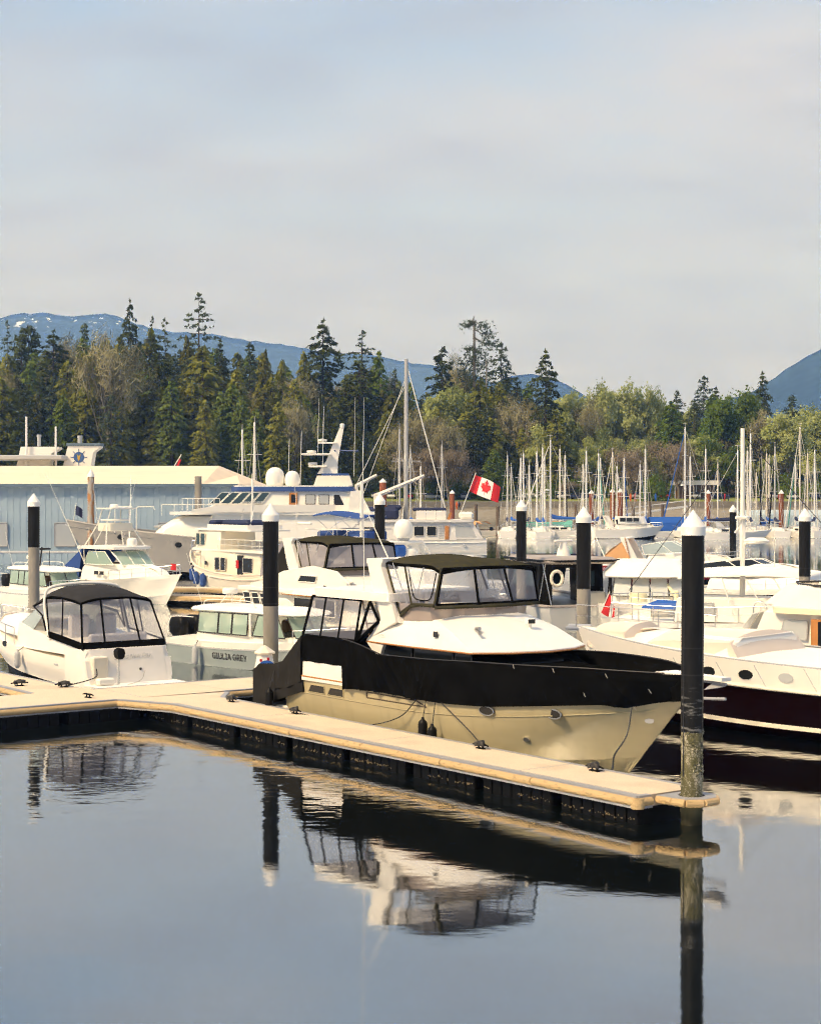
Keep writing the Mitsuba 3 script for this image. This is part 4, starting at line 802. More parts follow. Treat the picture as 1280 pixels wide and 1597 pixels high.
# --- cabin boats with outboards
def cabin_boat(M, label, hullmat, text=None, glass='mat_glass_green', L=8.8):
    t = Thing('cabin_boat', label, 'boat', M)
    h = hull_form(L, 1.32, (.92, .95, 1.25), (.70, .72, .98), (-.02, .0, .35), .45, 1.2, .55, .42, 2.4)
    t.part('hull', hull_rows(h, 1, 2, out=0), hullmat, smooth=28); t.part('gunwale', hull_rows(h, 0, 1, out=.02), 'mat_white', smooth=28); t.part('rubbing_strake', hull_rows(h, 1, 2, .0, .07, 2, out=.03), 'mat_light_grey')
    t.part('hull_bottom', h['low'], 'mat_black', smooth=28); t.part('transom', panel([h['pt'](0, 0, -1), h['pt'](0, 0, 1), h['pt'](2, 0, 1), h['pt'](2, 0, -1)], .03), hullmat); t.part('deck', h['deck'](.03), 'mat_white')
    t.part('cabin_base', loft([ring_xy(1.5, 6.9, 1.08, .85, .85, .1, .4, .3), ring_xy(1.5, 6.7, 1.06, .83, 1.18, .1, .4, .3)]), 'mat_white', smooth=35)
    wx = [1.62, 2.75, 3.5, 4.35]; yf = hw_at(1.18, 1.92, 1.05, .93)
    for s in (-1, 1):
        for a, b in zip(wx[:-1], wx[1:]): side_glass(t, 'window', [(a, 1.18), (b - .05, 1.18), (b - .05, 1.92), (a, 1.92)], yf, s, glass, None, 'mat_rubber', .012)
        side_glass(t, 'window', [(4.5, 1.18), (6.2, 1.18), (5.75, 1.92), (4.75, 1.92)], lambda z: .96 - .08 * (z - 1.18), s, glass, None, 'mat_rubber', .012)
        t.part('roof_rail', tube(arc([(1.7, s * .85, 2.12), (1.8, s * .85, 2.3), (2.4, s * .85, 2.36), (4.2, s * .85, 2.36), (4.5, s * .85, 2.15)]), .02, 6), 'mat_white')
        t.part('stern_rail', tube(arc([(-.1, s * 1.1, .9), (.05, s * 1.1, 1.55), (.4, s * 1.1, 1.68), (1.4, s * 1.1, 1.7)]), .02, 6), 'mat_white')
        t.part('door_post', box((4.42, s * 1.0, 1.55), (.10, .05, .8)), 'mat_white')
    front_win(t, 6.55, 6.05, 1.2, 1.92, (-.85, 0, .85), glass, 'mat_rubber', .2)
    t.part('roof', loft([ring_xy(1.25, 6.55, 1.05, .9, 1.92, .15, .4, .3), ring_xy(1.2, 6.75, 1.12, .97, 1.98, .15, .4, .35), ring_xy(1.25, 6.6, 1.08, .93, 2.08, .15, .4, .3), ring_xy(1.6, 6.0, .8, .7, 2.16, .15, .4, .2)]), 'mat_white', smooth=40)
    t.part('dash', box((5.6, 0, 1.2), (.7, 1.5, .25), .05), 'mat_rubber'); t.part('seat', cat(box((4.9, .4, 1.35), (.4, .5, .7), .08), box((4.9, -.4, 1.35), (.4, .5, .7), .08)), 'mat_interior'); t.part('aft_seat', box((2.2, 0, 1.15), (.6, 1.6, .4), .06), 'mat_interior')
    for y in (-.36, .36):
        om = t.part('outboard_motor', loft([[V3(-.35 + sx * w, y + sy * w * .62, z) for sx, sy in ((-1, -.7), (-.6, -1), (.8, -1), (1.1, -.5), (1.1, .5), (.8, 1), (-.6, 1), (-1, .7))] for w, z in ((.14, .5), (.22, .85), (.36, 1.02), (.38, 1.35), (.33, 1.55), (.18, 1.62))]), 'mat_black', smooth=50)
        t.part('leg', box((-.32, y, .15), (.18, .12, .9), .03), 'mat_black', parent=om)
    mp = t.part('radar_pole', cat(*[bar((1.9, s * .3, 2.12), (2.15, s * .1, 2.55), .02) for s in (-1, 1)]), 'mat_white'); radar_dome(t, (2.15, 0, 2.52), .28, .22)
    whip(t, (1.7, -.9, 2.1), (.9, -1.0, 4.0), .012)
    if text: t.part('name_text', lettering(text[0], .21, tuple(hull_pt(h, 2.65, .30, -1, .02)), hull_pt(h, 4.4, .30, -1) - hull_pt(h, 2.65, .30, -1), (0, -.09, 1), True), 'mat_rubber', smooth=False)
    t.part('fore_hatch', box((7.2, 0, 1.12), (.6, .6, .06), .02), 'mat_rubber')
    railing(t, h, .76, .97, .4, 4, mid=False)
    return t, h
plain('mat_hull_sage', (.25, .29, .29), .35)
GM = at_frame(-8.1, 64.3, 0, math.atan2(-.69, .72))
cb, hb_ = cabin_boat(GM, 'grey green cabin boat GIULIA GREY with black outboards and pale green windows', 'mat_hull_sage', ('GIULIA GREY',))
fender(2.0, -1.5, .38, 'grey fender hanging beside the dark name lettering', 'mat_light_grey', .62, .12, GM, (2.0, -1.36, .92))
cb2, _ = cabin_boat(at_frame(-22.3, 97.7, 0, DH), 'white cabin boat with green windows at the far left edge behind a dock', 'mat_white')
cb2.part('mast', cat(bar((3.2, 0, 2.1), (3.5, 0, 3.2), .05), box((3.5, 0, 3.1), (.3, .9, .1)), bar((3.4, .5, 2.1), (3.4, .5, 3.0), .02)), 'mat_rubber')
# --- sport fisher with tower
fm = at_frame(-20.4, 103.0, 0, math.atan2(-.73, .68))
sf = Thing('sport_fisher', 'white sport fishing boat with tall tube tower and blue aft curtain', 'fishing boat', fm)
h4 = hull_form(11.6, 1.95, (1.15, 1.25, 1.75), (.98, 1.08, 1.52), (.0, .1, .6), .6, 1.7, .5, .5, 2.2)
sf.part('hull', h4['up'], 'mat_white', smooth=28); sf.part('hull_bottom', h4['low'], 'mat_white', smooth=28); sf.part('deck', h4['deck'](), 'mat_white')
sf.part('cabin', loft([ring_xy(3.6, 10.2, 1.5, .8, 1.2, .2, .6, .5), ring_xy(3.7, 9.4, 1.42, .75, 1.85, .2, .6, .5), ring_xy(3.9, 8.0, 1.3, .8, 2.15, .2, .6, .4)]), 'mat_white', smooth=40)
for x in (5.2, 5.75): side_glass(sf, 'vent', [(x, 1.55), (x + .4, 1.55), (x + .4, 1.75), (x, 1.75)], lambda z: 1.46, -1, 'mat_rubber')
for s in (-1, 1):
    side_glass(sf, 'window', [(3.9, 2.1), (7.0, 2.12), (6.0, 2.85), (4.3, 2.85)], lambda z: 1.34 - .1 * (z - 2.1), s, 'mat_glass_green', None, 'mat_white', .012)
    sf.part('outrigger', tube([(4.2, s * 1.5, 2.2), (3.6, s * 2.0, 4.0), (2.4, s * 2.9, 7.2)], [.03, .025, .012], 6), 'mat_white')
    sf.part('tower_leg', cat(*[tube([(a, s * 1.35, 3.05), (b, s * .75, 4.45), (c, s * .62, 5.25)], .035, 7) for a, b, c in ((3.9, 4.5, 4.7), (6.2, 5.4, 5.6))], bar((4.6, s * .75, 4.4), (5.4, s * .75, 4.4), .03), bar((4.6, s * 1.2, 3.05), (5.3, s * .8, 4.4), .025)), 'mat_white')
    sf.part('hardtop_leg', cat(bar((4.0, s * 1.35, 2.1), (3.9, s * 1.35, 3.0), .035), bar((7.4, s * 1.0, 2.1), (6.3, s * 1.2, 3.0), .035), bar((5.6, s * 1.3, 2.1), (5.0, s * 1.3, 3.0), .025)), 'mat_white')
front_win(sf, 7.35, 6.4, 2.12, 2.85, (-1.1, -.4, .4, 1.1), 'mat_glass_green', 'mat_white', .3)
sf.part('hardtop', loft([ring_xy(3.2, 7.0, 1.5, 1.35, z, .3, .5, .2) for z in (2.98, 3.02, 3.1, 3.14)]), 'mat_white'); sf.part('tower_floor', loft([ring_xy(4.4, 5.8, .8, .8, z, .2, .2) for z in (4.0, 4.45)]), 'mat_ivory', smooth=30); sf.part('tower_top', loft([ring_xy(4.3, 6.0, .85, .85, z, .2, .2) for z in (5.25, 5.32)]), 'mat_white')
radar_dome(sf, (5.0, 0, 5.33), .26, .2); radar_dome(sf, (6.2, .4, 3.15), .3, .45, name='search_light'); sf.part('belly_band', tube([V3(5.1 + .75 * math.cos(a), .8 * math.sin(a), 4.62) for a in np.linspace(0, 2 * math.pi, 17)], .06, 6), 'mat_white')
sf.part('aft_curtain', slab(np.array([[V3(3.9 - .1 * k, y, 3.0 - .0), V3(2.4 - .6 * k, y * 1.1, 1.9), V3(1.0, y * 1.15, 1.15)] for k, y in ((0, -1.4), (.5, 0), (0, 1.4))]), .03), 'mat_blue_canvas')
sf.part('curtain_side', panel([V3(3.9, -1.45, 3.0), V3(1.0, -1.65, 1.2), V3(3.7, -1.6, 1.2)], .03), 'mat_blue_canvas')
sf.part('engine_box', box((.2, -.6, 1.3), (1.4, 1.4, .6), .15), 'mat_white')
railing(sf, h4, .62, .99, .5, 6); whip(sf, (4.5, -.8, 4.4), (4.3, -1.0, 7.0)); whip(sf, (5.6, .6, 5.3), (5.9, .9, 7.0))
single('bow_flag', slab(flag_mesh(.45, .35), .01), 'mat_red', 'tiny red flag on the bow rail of the sport fishing boat', 'flag', fm @ at_frame(11.0, -.3, 1.95))
plain('mat_blue_canvas', (.02, .06, .22), .8)
scene['mat_canopy_black'] = scene['mat_canopy_black'] if 'mat_canopy_black' in scene else None
tex('mat_canopy_black', lambda p, n, uv: mix((.018, .018, .019), (.032, .031, .031), fbm(p.x * 3, p.y * 3, p.z * 3, 3)), .85, .2)
# --- cream trawler
tm = at_frame(-7.1, 104.0, 0, HM)
tr = Thing('trawler', 'cream trawler yacht with blue fenders, high bow to the left and stepped decks', 'trawler', tm)
h6 = hull_form(12.2, 1.95, (1.35, 1.25, 2.35), (1.05, .95, 1.95), (.15, .15, .6), .9, 1.0, .5, .35, 2.2)
tr.part('hull', h6['up'], 'mat_ivory', smooth=28); tr.part('hull_bottom', h6['low'], 'mat_ivory'); tr.part('deck', h6['deck'](.35), 'mat_ivory')
tr.part('cap_rail', cat(*[tube(rail_line(h6, side=s), .05, 6) for s in (-1, 1)]), 'mat_beige_canvas'); tr.part('rub_rail', cat(*[tube([h6['pt'](1, t, s) + V3(0, s * .03, 0) for t in np.linspace(0, 1, 24)], .045, 6) for s in (-1, 1)]), 'mat_beige_canvas')
house(tr, 'saloon', 1.2, 9.0, 1.55, .9, 2.5, .1, .0, 'mat_ivory', .9); house(tr, 'pilothouse', 6.2, 9.9, 1.35, 2.6, 3.75, .25, .0, 'mat_ivory', .85)
tr.part('boat_deck', loft([ring_xy(.2, 10.4, 1.75, 1.2, z, .2, .6, .4) for z in (2.52, 2.62)]), 'mat_white'); tr.part('upper_deck', loft([ring_xy(2.4, 10.1, 1.5, 1.2, z, .2, .6, .4) for z in (3.8, 3.9)]), 'mat_white')
for s in (-1, 1):
    win_row(tr, (5.2, 5.9, 6.6), 1.35, 2.15, lambda z: 1.51, s, 'mat_glass_dark', 'mat_white'); win_row(tr, (8.2, 8.85, 9.4), 2.85, 3.6, lambda z: 1.22, s, 'mat_glass_blue', 'mat_ivory'); win_row(tr, (2.0, 3.2), 1.3, 2.2, lambda z: 1.51, s, 'mat_glass_dark', 'mat_white')
    tr.part('porthole', disc((7.7, s * 1.50, 1.75), (0, s, 0), .13, .05, 14), 'mat_glass_dark')
    tr.part('deck_rail', cat(tube([V3(x, s * 1.62, 3.3) for x in (.3, 3, 6.0)], .02, 5), tube([V3(x, s * 1.62, 2.95) for x in (.3, 3, 6.0)], .014, 5), *[bar((x, s * 1.62, 2.62), (x, s * 1.62, 3.3), .018, 5) for x in np.linspace(.3, 6, 8)]), 'mat_white')
    for t_ in (.78, .84): tr.part('hawse', disc(h6['pt'](1, t_, s) * .5 + h6['pt'](0, t_, s) * .5 + V3(0, s * .02, -.12), (0, s, -.1), .12, .04, 12, 1.3), 'mat_rubber')
front_win(tr, 10.0, 9.8, 2.85, 3.6, (-1.0, -.35, .35, 1.0), 'mat_glass_blue', 'mat_ivory', .2)
railing(tr, h6, .6, .99, .75, 9); tr.part('fly_seat', cat(box((5, 0, 4.2), (3.0, 2.2, .55), .15), box((7.5, 0, 4.2), (.8, 2.4, .5), .1)), 'mat_navy'); tr.part('fly_coaming', loft([ring_xy(3.0, 8.4, 1.35, 1.2, z, .3, .5, .3) for z in (3.9, 4.2)], caps=False), 'mat_white')
tr.part('mast', cat(tube([(4.6, 0, 3.9), (4.5, 0, 7.0)], [.09, .06], 8), bar((4.4, -.8, 5.6), (4.4, .8, 5.6), .03), bar((3.4, .9, 4.0), (3.9, .3, 5.1), .03), bar((7.4, -.9, 4.0), (6.6, -.6, 5.2), .03)), 'mat_white')
tr.part('life_vest', box((3.6, 1.66, 1.8), (.3, .1, .5), .04), 'mat_red'); tr.part('door', box((3.5, 1.5, 1.65), (.6, .12, 1.4), .02), 'mat_glass_dark'); tr.part('winch', cat(box((10.9, 0, 2.25), (.8, .5, .35), .1), bar((11.2, -.4, 2.5), (11.9, 0, 2.55), .06)), 'mat_ivory')
for i, (x, z) in enumerate(((10.6, .9), (8.6, .75), (7.2, .70))): fender(x, abs(hull_pt(h6, x, z, 1)[1]) + .22, z, ('blue fender at the bow of the cream trawler', 'middle blue fender on the cream trawler', 'blue fender amidships on the cream trawler')[i], 'mat_blue_canvas', .75, .2, tm)
# --- second flybridge cruiser, astern of the sleeved pile
m7 = at_frame(-5.5, 67.9, 0, DH)
y7 = Thing('motor_yacht', 'white flybridge cruiser with olive canopy and mesh screens behind the cream yacht', 'yacht', m7)
h7 = hull_form(12.6, 2.0, (1.3, 1.4, 2.2), (.95, 1.0, 1.5), (-.05, .0, .36), .6, 1.5, .5, .36, 2.2)
y7.part('hull', h7['up'], 'mat_white', smooth=24); y7.part('hull_bottom', h7['low'], 'mat_white'); y7.part('deck', h7['deck'](), 'mat_white')
house(y7, 'saloon', .9, 8.4, 1.7, 1.3, 2.45, .9, .0, 'mat_white', .8)
win_row(y7, (.95, 1.55, 2.15, 2.9), 1.75, 2.4, lambda z: 1.67, -1, 'mat_glass_dark', 'mat_white', .28); win_row(y7, (4.2, 5.6, 7.0), 1.75, 2.35, lambda z: 1.64, -1, 'mat_glass_dark', 'mat_white')
y7.part('aft_deck', loft([ring_xy(.2, 4.4, 1.75, 1.75, z, .3, .2) for z in (2.5, 2.62)]), 'mat_white')
y7.part('side_wing', loft([[V3(x, s * 1.68, 2.6), V3(x, s * 1.70, zz), V3(x, s * 1.6, zz), V3(x, s * 1.58, 2.6)] for x, zz in ((1.3, 2.75), (2.4, 2.95), (3.6, 3.3), (5.5, 3.55), (7.0, 3.4), (7.7, 3.0)) for s in (-1,)]), 'mat_white')
side_glass(y7, 'side_window', [(4.6, 2.95), (5.75, 2.95), (5.85, 3.18), (4.8, 3.18)], lambda z: 1.70, -1, 'mat_glass_dark', None, 'mat_white')
flybridge(y7, 0, 'mat_olive_canvas', .02, 'mat_mesh_screen', False)
y7.part('aft_curtain', panel([V3(3.55, -1.5, 4.42), V3(3.75, -1.5, 3.0), V3(2.2, -1.5, 2.65), V3(2.3, -1.5, 3.4)], .02), 'mat_grey_canvas'); y7.part('aft_screen', panel([V3(3.5, -1.52, 4.4), V3(2.4, -1.52, 3.35), V3(1.7, -1.52, 3.0), V3(1.9, -1.52, 3.9)], .02), 'mat_mesh_screen')
whip(y7, (4.5, -1.6, 3.0), (4.4, -1.7, 6.4)); y7.part('horn', tube([(7.2, -1.1, 2.95), (7.5, -1.2, 2.9)], [.02, .06], 8), 'mat_steel')
# --- maroon yacht on the right
m11 = at_frame(16.9, 39.3, 0, math.atan2(.66, -.75))
my = Thing('motor_yacht', 'maroon hulled yacht with white topsides and oval portholes at the right edge', 'yacht', m11)
h11 = hull_form(16.1, 2.35, (1.85, 1.9, 2.35), (1.25, 1.28, 1.62), (.28, .28, .40), .8, 1.3, .5, .34, 2.3)
my.part('topside_band', hull_rows(h11, 0, 1, out=.02), 'mat_gelcoat', smooth=28); my.part('hull', hull_rows(h11, 1, 2), 'mat_maroon', smooth=28); my.part('boot_stripe', hull_rows(h11, 1, 2, .88, 1.0, 2, out=.012), 'mat_ivory', smooth=28); my.part('hull_bottom', h11['low'], 'mat_maroon')
my.part('rub_rail', cat(*[tube([h11['pt'](1, t, s) + V3(0, s * .03, 0) for t in np.linspace(0, 1, 30)], .045, 6) for s in (-1, 1)]), 'mat_ivory'); my.part('deck', h11['deck'](.02), 'mat_gelcoat')
for x in (8.05, 9.2, 10.35): my.part('porthole', disc(hull_pt(h11, x, 1.60, 1, .03), (0, 1, -.05), .12, .03, 22, 1.7), 'mat_glass_dark' if x > 8.5 else 'mat_light_grey')
for x in (7.2, 8.6, 9.75, 11.2): my.part('seam', bar(hull_pt(h11, x, 1.30, 1, .035), hull_pt(h11, x + .35, 1.86, 1, .035), .012, 5), 'mat_light_grey')
my.part('toe_rail', cat(*[tube([p + V3(0, 0, .015) for p in rail_line(h11, 0, 1, 30, side=s)], .022, 5) for s in (-1, 1)]), 'mat_light_grey')
my.part('trunk', loft([ring_xy(9.9, 14.6, 1.80, .7, 1.85, .2, .6, .5), ring_xy(9.9, 13.9, 1.72, .62, 2.28, .2, .6, .5), ring_xy(9.9, 13.2, 1.5, .55, 2.42, .2, .6, .5)]), 'mat_gelcoat', smooth=40)
def cover_sheet(x0, x1, w0, w1, z, sag, seed):
    R = []
    for x in np.linspace(x0, x1, 14):
        u = (x - x0) / (x1 - x0); w = w0 + (w1 - w0) * u; e = min(1., u / .06 + .02, (1 - u) / .18 + .02) ** .5
        R.append([V3(x, y * w, 1.88 + (z - 1.88 - .26 * abs(y) ** 2.2 - .12 * u + sag * (meshkit.noise(V3(x * 1.1, y * 2, seed)) - .5)) * e) for y in np.linspace(1, -1, 15)] + [V3(x, -w, 1.8), V3(x, w, 1.8)])
    return loft(R)
my.part('foredeck_cover', cover_sheet(9.75, 13.2, 1.8, 1.2, 2.58, .05, 4), 'mat_beige_canvas', smooth=50); my.part('bow_cover', cover_sheet(13.7, 15.5, 1.0, .35, 2.58, .05, 6), 'mat_beige_canvas', smooth=50)
railing(my, h11, .78, 1.0, .62, 8, r=.014, sides=(-1,)); my.part('bow_rail', cat(tube([p + V3(0, 0, .12) for p in rail_line(h11, .62, .97, 16, side=-1)], .014, 5)), 'mat_steel')
my.part('bow_anchor', cat(bar((15.6, 0, 2.38), (16.4, 0, 2.35), .05), box((16.2, 0, 2.28), (.5, .25, .1), .03)), 'mat_steel')
my.part('hatch', box((10.9, -1.0, 2.42), (.5, .5, .06), .02), 'mat_glass_grey')
# --- pale pilothouse yacht beyond the maroon one
yh = Thing('pilothouse_yacht', 'cream pilothouse yacht with varnished wooden door at the right edge, beyond the maroon hull', 'yacht', at_frame(21.8, 50.7, -1.8, math.atan2(.66, -.75), 1.29))
hh_ = hull_form(13.4, 2.2, (1.88, 1.92, 2.3), (1.72, 1.75, 2.0), (1.42, 1.42, 1.6), -1.0, 1.0, .5, .34, 2.3)
yh.part('hull', hh_['up'], 'mat_gelcoat', smooth=28); yh.part('hull_bottom', hh_['low'], 'mat_black'); yh.part('deck', hh_['deck'](.02), 'mat_gelcoat')
house(yh, 'deckhouse', 1.0, 9.9, 1.78, 1.85, 3.14, .55, .0, 'mat_gelcoat', .92, rf=.5, bow=.3)
P = [(7.85, 2.52), (8.62, 2.52), (8.48, 2.98), (7.85, 2.98)]
sheer('mat_glass_grey', (.45, .47, .47), .85, .1)
for s in (-1, 1): side_glass(yh, 'window', P, hw_at(1.85, 3.14, 1.72), s, 'mat_glass_grey', None, 'mat_light_grey')
dd = yh.part('door', box((7.25, 1.76, 2.42), (.85, .08, 1.25), .01), 'mat_teak', label='varnished wooden sliding door'); yh.part('door_glass', box((7.2, 1.81, 2.68), (.52, .03, .62)), 'mat_glass_dark', parent=dd)
for a in (5.0, 3.6): side_glass(yh, 'window', [(a, 2.4), (a + 1.1, 2.4), (a + 1.1, 2.98), (a, 2.98)], hw_at(1.85, 3.14, 1.76), 1, 'mat_glass_dark', None, 'mat_teak')
front_win(yh, 10.0, 9.6, 2.48, 3.05, (-1.4, -.5, .5, 1.4), 'mat_glass_grey', 'mat_white', .3)
yh.part('roof', loft([ring_xy(.5, 8.9, 1.97, 1.88, z, .2, .5, .3) for z in (3.16, 3.20, 3.30)]), 'mat_cream_roof'); plain('mat_cream_roof', (.74, .66, .46), .5)
yh.part('fly_coaming', loft([ring_xy(1.0, 9.3, 1.75, 1.5, 3.30, .2, .8, .5), ring_xy(1.2, 8.6, 1.65, 1.4, 3.85, .2, .8, .5), ring_xy(1.3, 8.5, 1.6, 1.35, 3.85, .2, .8, .5), ring_xy(1.3, 8.6, 1.6, 1.35, 3.35, .2, .8, .5)], caps=False), 'mat_gelcoat', smooth=35)
yh.part('coaming_line', tube([V3(x, y, 3.86) for x, y in ((1.4, 1.66), (5, 1.56), (7.8, 1.42), (8.5, .9), (9.05, 0), (8.5, -.9))], .03, 5), 'mat_rubber')
yh.part('side_rail', cat(bar((6.6, 2.0, 1.9), (6.6, 2.0, 2.2), .02), tube([(5.0, 2.0, 2.2), (6.6, 2.0, 2.2), (7.6, 1.95, 2.2)], .02, 5), bar((5.0, 2.0, 1.9), (5.0, 2.0, 2.2), .02)), 'mat_steel')
def sport_boat(M, label, L=10, hullmat='mat_white', topmat='mat_white', glass='mat_glass_clear', canvas=None, stripe=None, arch=True, hb=1.6, house_z=1.0, name='sport_cruiser', group=None):
    t = Thing(name, label, 'cruiser', M, group); h = hull_form(L, hb, (1.3, 1.35, 1.75), (1.12, 1.17, 1.5), (.1, .1, .5), .5, 1.6, .48, .42, 2.2)
    t.part('hull', h['up'], hullmat, smooth=28); t.part('hull_bottom', h['low'], 'mat_black'); t.part('sheer_band', hull_rows(h, 0, 1, 0, .9, 2, out=.025), topmat); t.part('deck', h['deck'](), topmat)
    if stripe: t.part('window_band', hull_rows(h, 1, 2, .08, .36, 2, .18, .72, out=.02), stripe)
    k = L / 10.
    t.part('cabin', loft([ring_xy(3.2 * k, 8.9 * k, hb * .82, hb * .4, 1.3, .2, .6, .4), ring_xy(3.3 * k, 8.0 * k, hb * .76, hb * .4, 1.85, .2, .6, .4), ring_xy(3.5 * k, 6.6 * k, hb * .66, hb * .4, 2.05, .2, .6, .4)]), topmat, smooth=40)
    A = [V3(3.1 * k, hb * .80, 1.9), V3(5.0 * k, hb * .72, 2.0), V3(6.3 * k, hb * .35, 2.05), V3(6.5 * k, 0, 2.06)]; B = [V3(2.9 * k, hb * .74, 2.55), V3(4.0 * k, hb * .66, 2.75), V3(4.8 * k, hb * .33, 2.8), V3(4.95 * k, 0, 2.8)]
    A += [p * V3(1, -1, 1) for p in A[-2::-1]]; B += [p * V3(1, -1, 1) for p in B[-2::-1]]
    for i in range(6):
        q = t.part('windscreen', panel([A[i], A[i + 1], B[i + 1], B[i]], .02), glass, smooth=False); t.part('frame', frame([A[i], A[i + 1], B[i + 1], B[i]], .03), 'mat_white', parent=q)
    if arch:
        for s in (-1, 1): t.part('arch_leg', loft([[V3(x0_, s * hb * .85, z), V3(x0_ + .5, s * hb * .85, z), V3(x0_ + .5, s * hb * .78, z), V3(x0_, s * hb * .78, z)] for x0_, z in ((2.3 * k, 1.35), (1.7 * k, 2.6), (1.5 * k, 3.0))]), topmat)
        t.part('arch_top', box((1.5 * k + .25, 0, 3.02), (.5, hb * 1.7, .1), .03), topmat)
    if canvas: t.part('aft_canvas', loft([[V3(x, y * hb * .78 * w, z) for y in (-1, 1)] for x, z, w in ((1.9 * k, 3.0, 1), (.9 * k, 2.3, 1.05), (.05, 1.4, 1.1))], closed=False), canvas); [t.part('aft_canvas_side', panel([V3(1.9 * k, s * hb * .8, 3.0), V3(.05, s * hb * .88, 1.4), V3(2.2 * k, s * hb * .84, 1.4)], .02), canvas) for s in (-1, 1)]
    railing(t, h, .5, .98, .5, 7)
    return t, h
# --- taupe hardtop boat with life buoy
m12 = at_frame(8.0, 77.0, 0, math.atan2(.95, -.30))
t12 = Thing('hardtop_boat', 'taupe hardtop boat with dark open cabin seen from astern right of the canopy', 'boat', m12)
h12 = hull_form(9.6, 2.1, (1.15, 1.2, 1.6), (.85, .9, 1.2), (.05, .05, .4), .5, 1.3, .5, .4, 2.2)
t12.part('hull', h12['up'], 'mat_light_grey', smooth=28); t12.part('hull_bottom', h12['low'], 'mat_black'); t12.part('deck', h12['deck'](.2), 'mat_light_grey'); t12.part('gunwale', cat(*[tube(rail_line(h12, side=s), .07, 6) for s in (-1, 1)], tube([h12['pt'](0, 0, s) for s in (-1, 1)], .07, 6)), 'mat_taupe_hull')
plain('mat_taupe_hull', (.30, .265, .24), .5)
for s in (-1, 1): t12.part('cabin_side', loft([[V3(x, s * 1.62, 1.0), V3(x, s * 1.55, 3.0), V3(x, s * 1.5, 3.0), V3(x, s * 1.56, 1.0)] for x in (2.2, 6.0)]), 'mat_black')
side_glass(t12, 'window', [(2.6, 1.9), (5.5, 1.9), (5.1, 2.8), (2.6, 2.8)], lambda z: 1.62, 1, 'mat_glass_blue', None, 'mat_black'); side_glass(t12, 'window', [(2.6, 1.9), (5.5, 1.9), (5.1, 2.8), (2.6, 2.8)], lambda z: 1.62, -1, 'mat_glass_blue', None, 'mat_black')
t12.part('aft_bulkhead', cat(box((2.3, -.95, 1.9), (.06, 1.1, 1.9)), box((2.3, 1.2, 1.9), (.06, .6, 1.9)), box((2.3, 0, 2.85), (.06, 3.0, .2))), 'mat_black'); t12.part('aft_window', box((2.25, -.8, 2.25), (.03, .75, .7), .01), 'mat_glass_blue'); t12.part('locker', box((1.6, -.9, 1.35), (.6, .9, .7), .08), 'mat_light_grey')
front_win(t12, 6.4, 5.8, 1.8, 2.9, (-1.4, -.5, .5, 1.4), 'mat_glass_blue', 'mat_black', .2)
t12.part('hardtop', loft([ring_xy(.7, 6.3, 1.75, 1.6, 2.98, .4, .5, .3), ring_xy(.6, 6.5, 1.9, 1.72, 3.08, .4, .5, .3), ring_xy(.9, 6.2, 1.7, 1.55, 3.26, .5, .5, .3)]), 'mat_taupe_hull', smooth=40); t12.part('hardtop_gutter', tube([V3(x, y, 3.12) for x, y in ((6.2, 1.75), (2.5, 1.93), (1.0, 1.85), (.62, 1.4), (.58, 0), (.62, -1.4), (1.0, -1.85), (2.5, -1.93), (6.2, -1.75))], .06, 6), 'mat_black')
for s in (-1, 1): t12.part('hardtop_strut', cat(bar((.3, s * 1.75, 1.2), (1.3, s * 1.75, 3.0), .025), bar((1.8, s * 1.75, 1.2), (1.0, s * 1.75, 3.0), .025)), 'mat_steel')
rp = t12.part('radar_pedestal', lathe([(0, 0), (.34, 0), (.26, .3), (.17, .5), (.15, .62), (0, .62)], 14, (3.6, -.2, 3.26)), 'mat_white'); t12.part('radar_bar', box((3.6, -.2, 3.94), (.16, 1.3, .14), .05, .5), 'mat_white', parent=rp)
whip(t12, (4.5, 1.5, 3.2), (4.5, 1.5, 5.2)); whip(t12, (2.0, -1.6, 3.2), (3.6, -1.4, 5.0), .03)
lb = Thing('life_buoy', 'white ring life buoy hanging at the aft corner of the taupe hardtop boat', 'life buoy', m12 @ at_frame(.75, 1.3, 2.35))
ang = np.linspace(0, 2 * math.pi, 25); lb.part('ring', tube([V3(0, .27 * math.cos(a), .33 * math.sin(a)) for a in ang], .075, 9), 'mat_ivory'); lb.part('band', cat(*[tube([V3(0, .27 * math.cos(a + d), .33 * math.sin(a + d)) for d in (-.12, .12)], .079, 9) for a in (.8, 2.35, 3.9, 5.5)]), 'mat_rope_white')
en = Thing('ensign', 'drooping red and white flag on a short staff right of the second sleeved pile', 'flag', at_frame(7.95, 72.5, 0, -.5))
en.part('staff', bar((0, 0, 1.1), (.42, 0, 2.05), .02), 'mat_white')
FG = []
for i in range(9):
    u = i / 8; p = V3(.40, 0, 1.98) * (1 - u) + V3(.02, 0, 1.2) * u
    FG.append([p + V3((.55 * k * (.25 + .75 * u) + .1 * k), .07 * math.sin(k * 9 + u * 3), -.62 * k * (1.0 - .3 * u)) for k in np.linspace(0, 1, 9)])
FG = np.array(FG); en.part('cloth', slab(FG[:, :5], .01), 'mat_red', smooth=60); en.part('cloth_white', slab(FG[:, 4:7], .01), 'mat_white', smooth=60); en.part('cloth_fly', slab(FG[:, 6:], .01), 'mat_red', smooth=60)
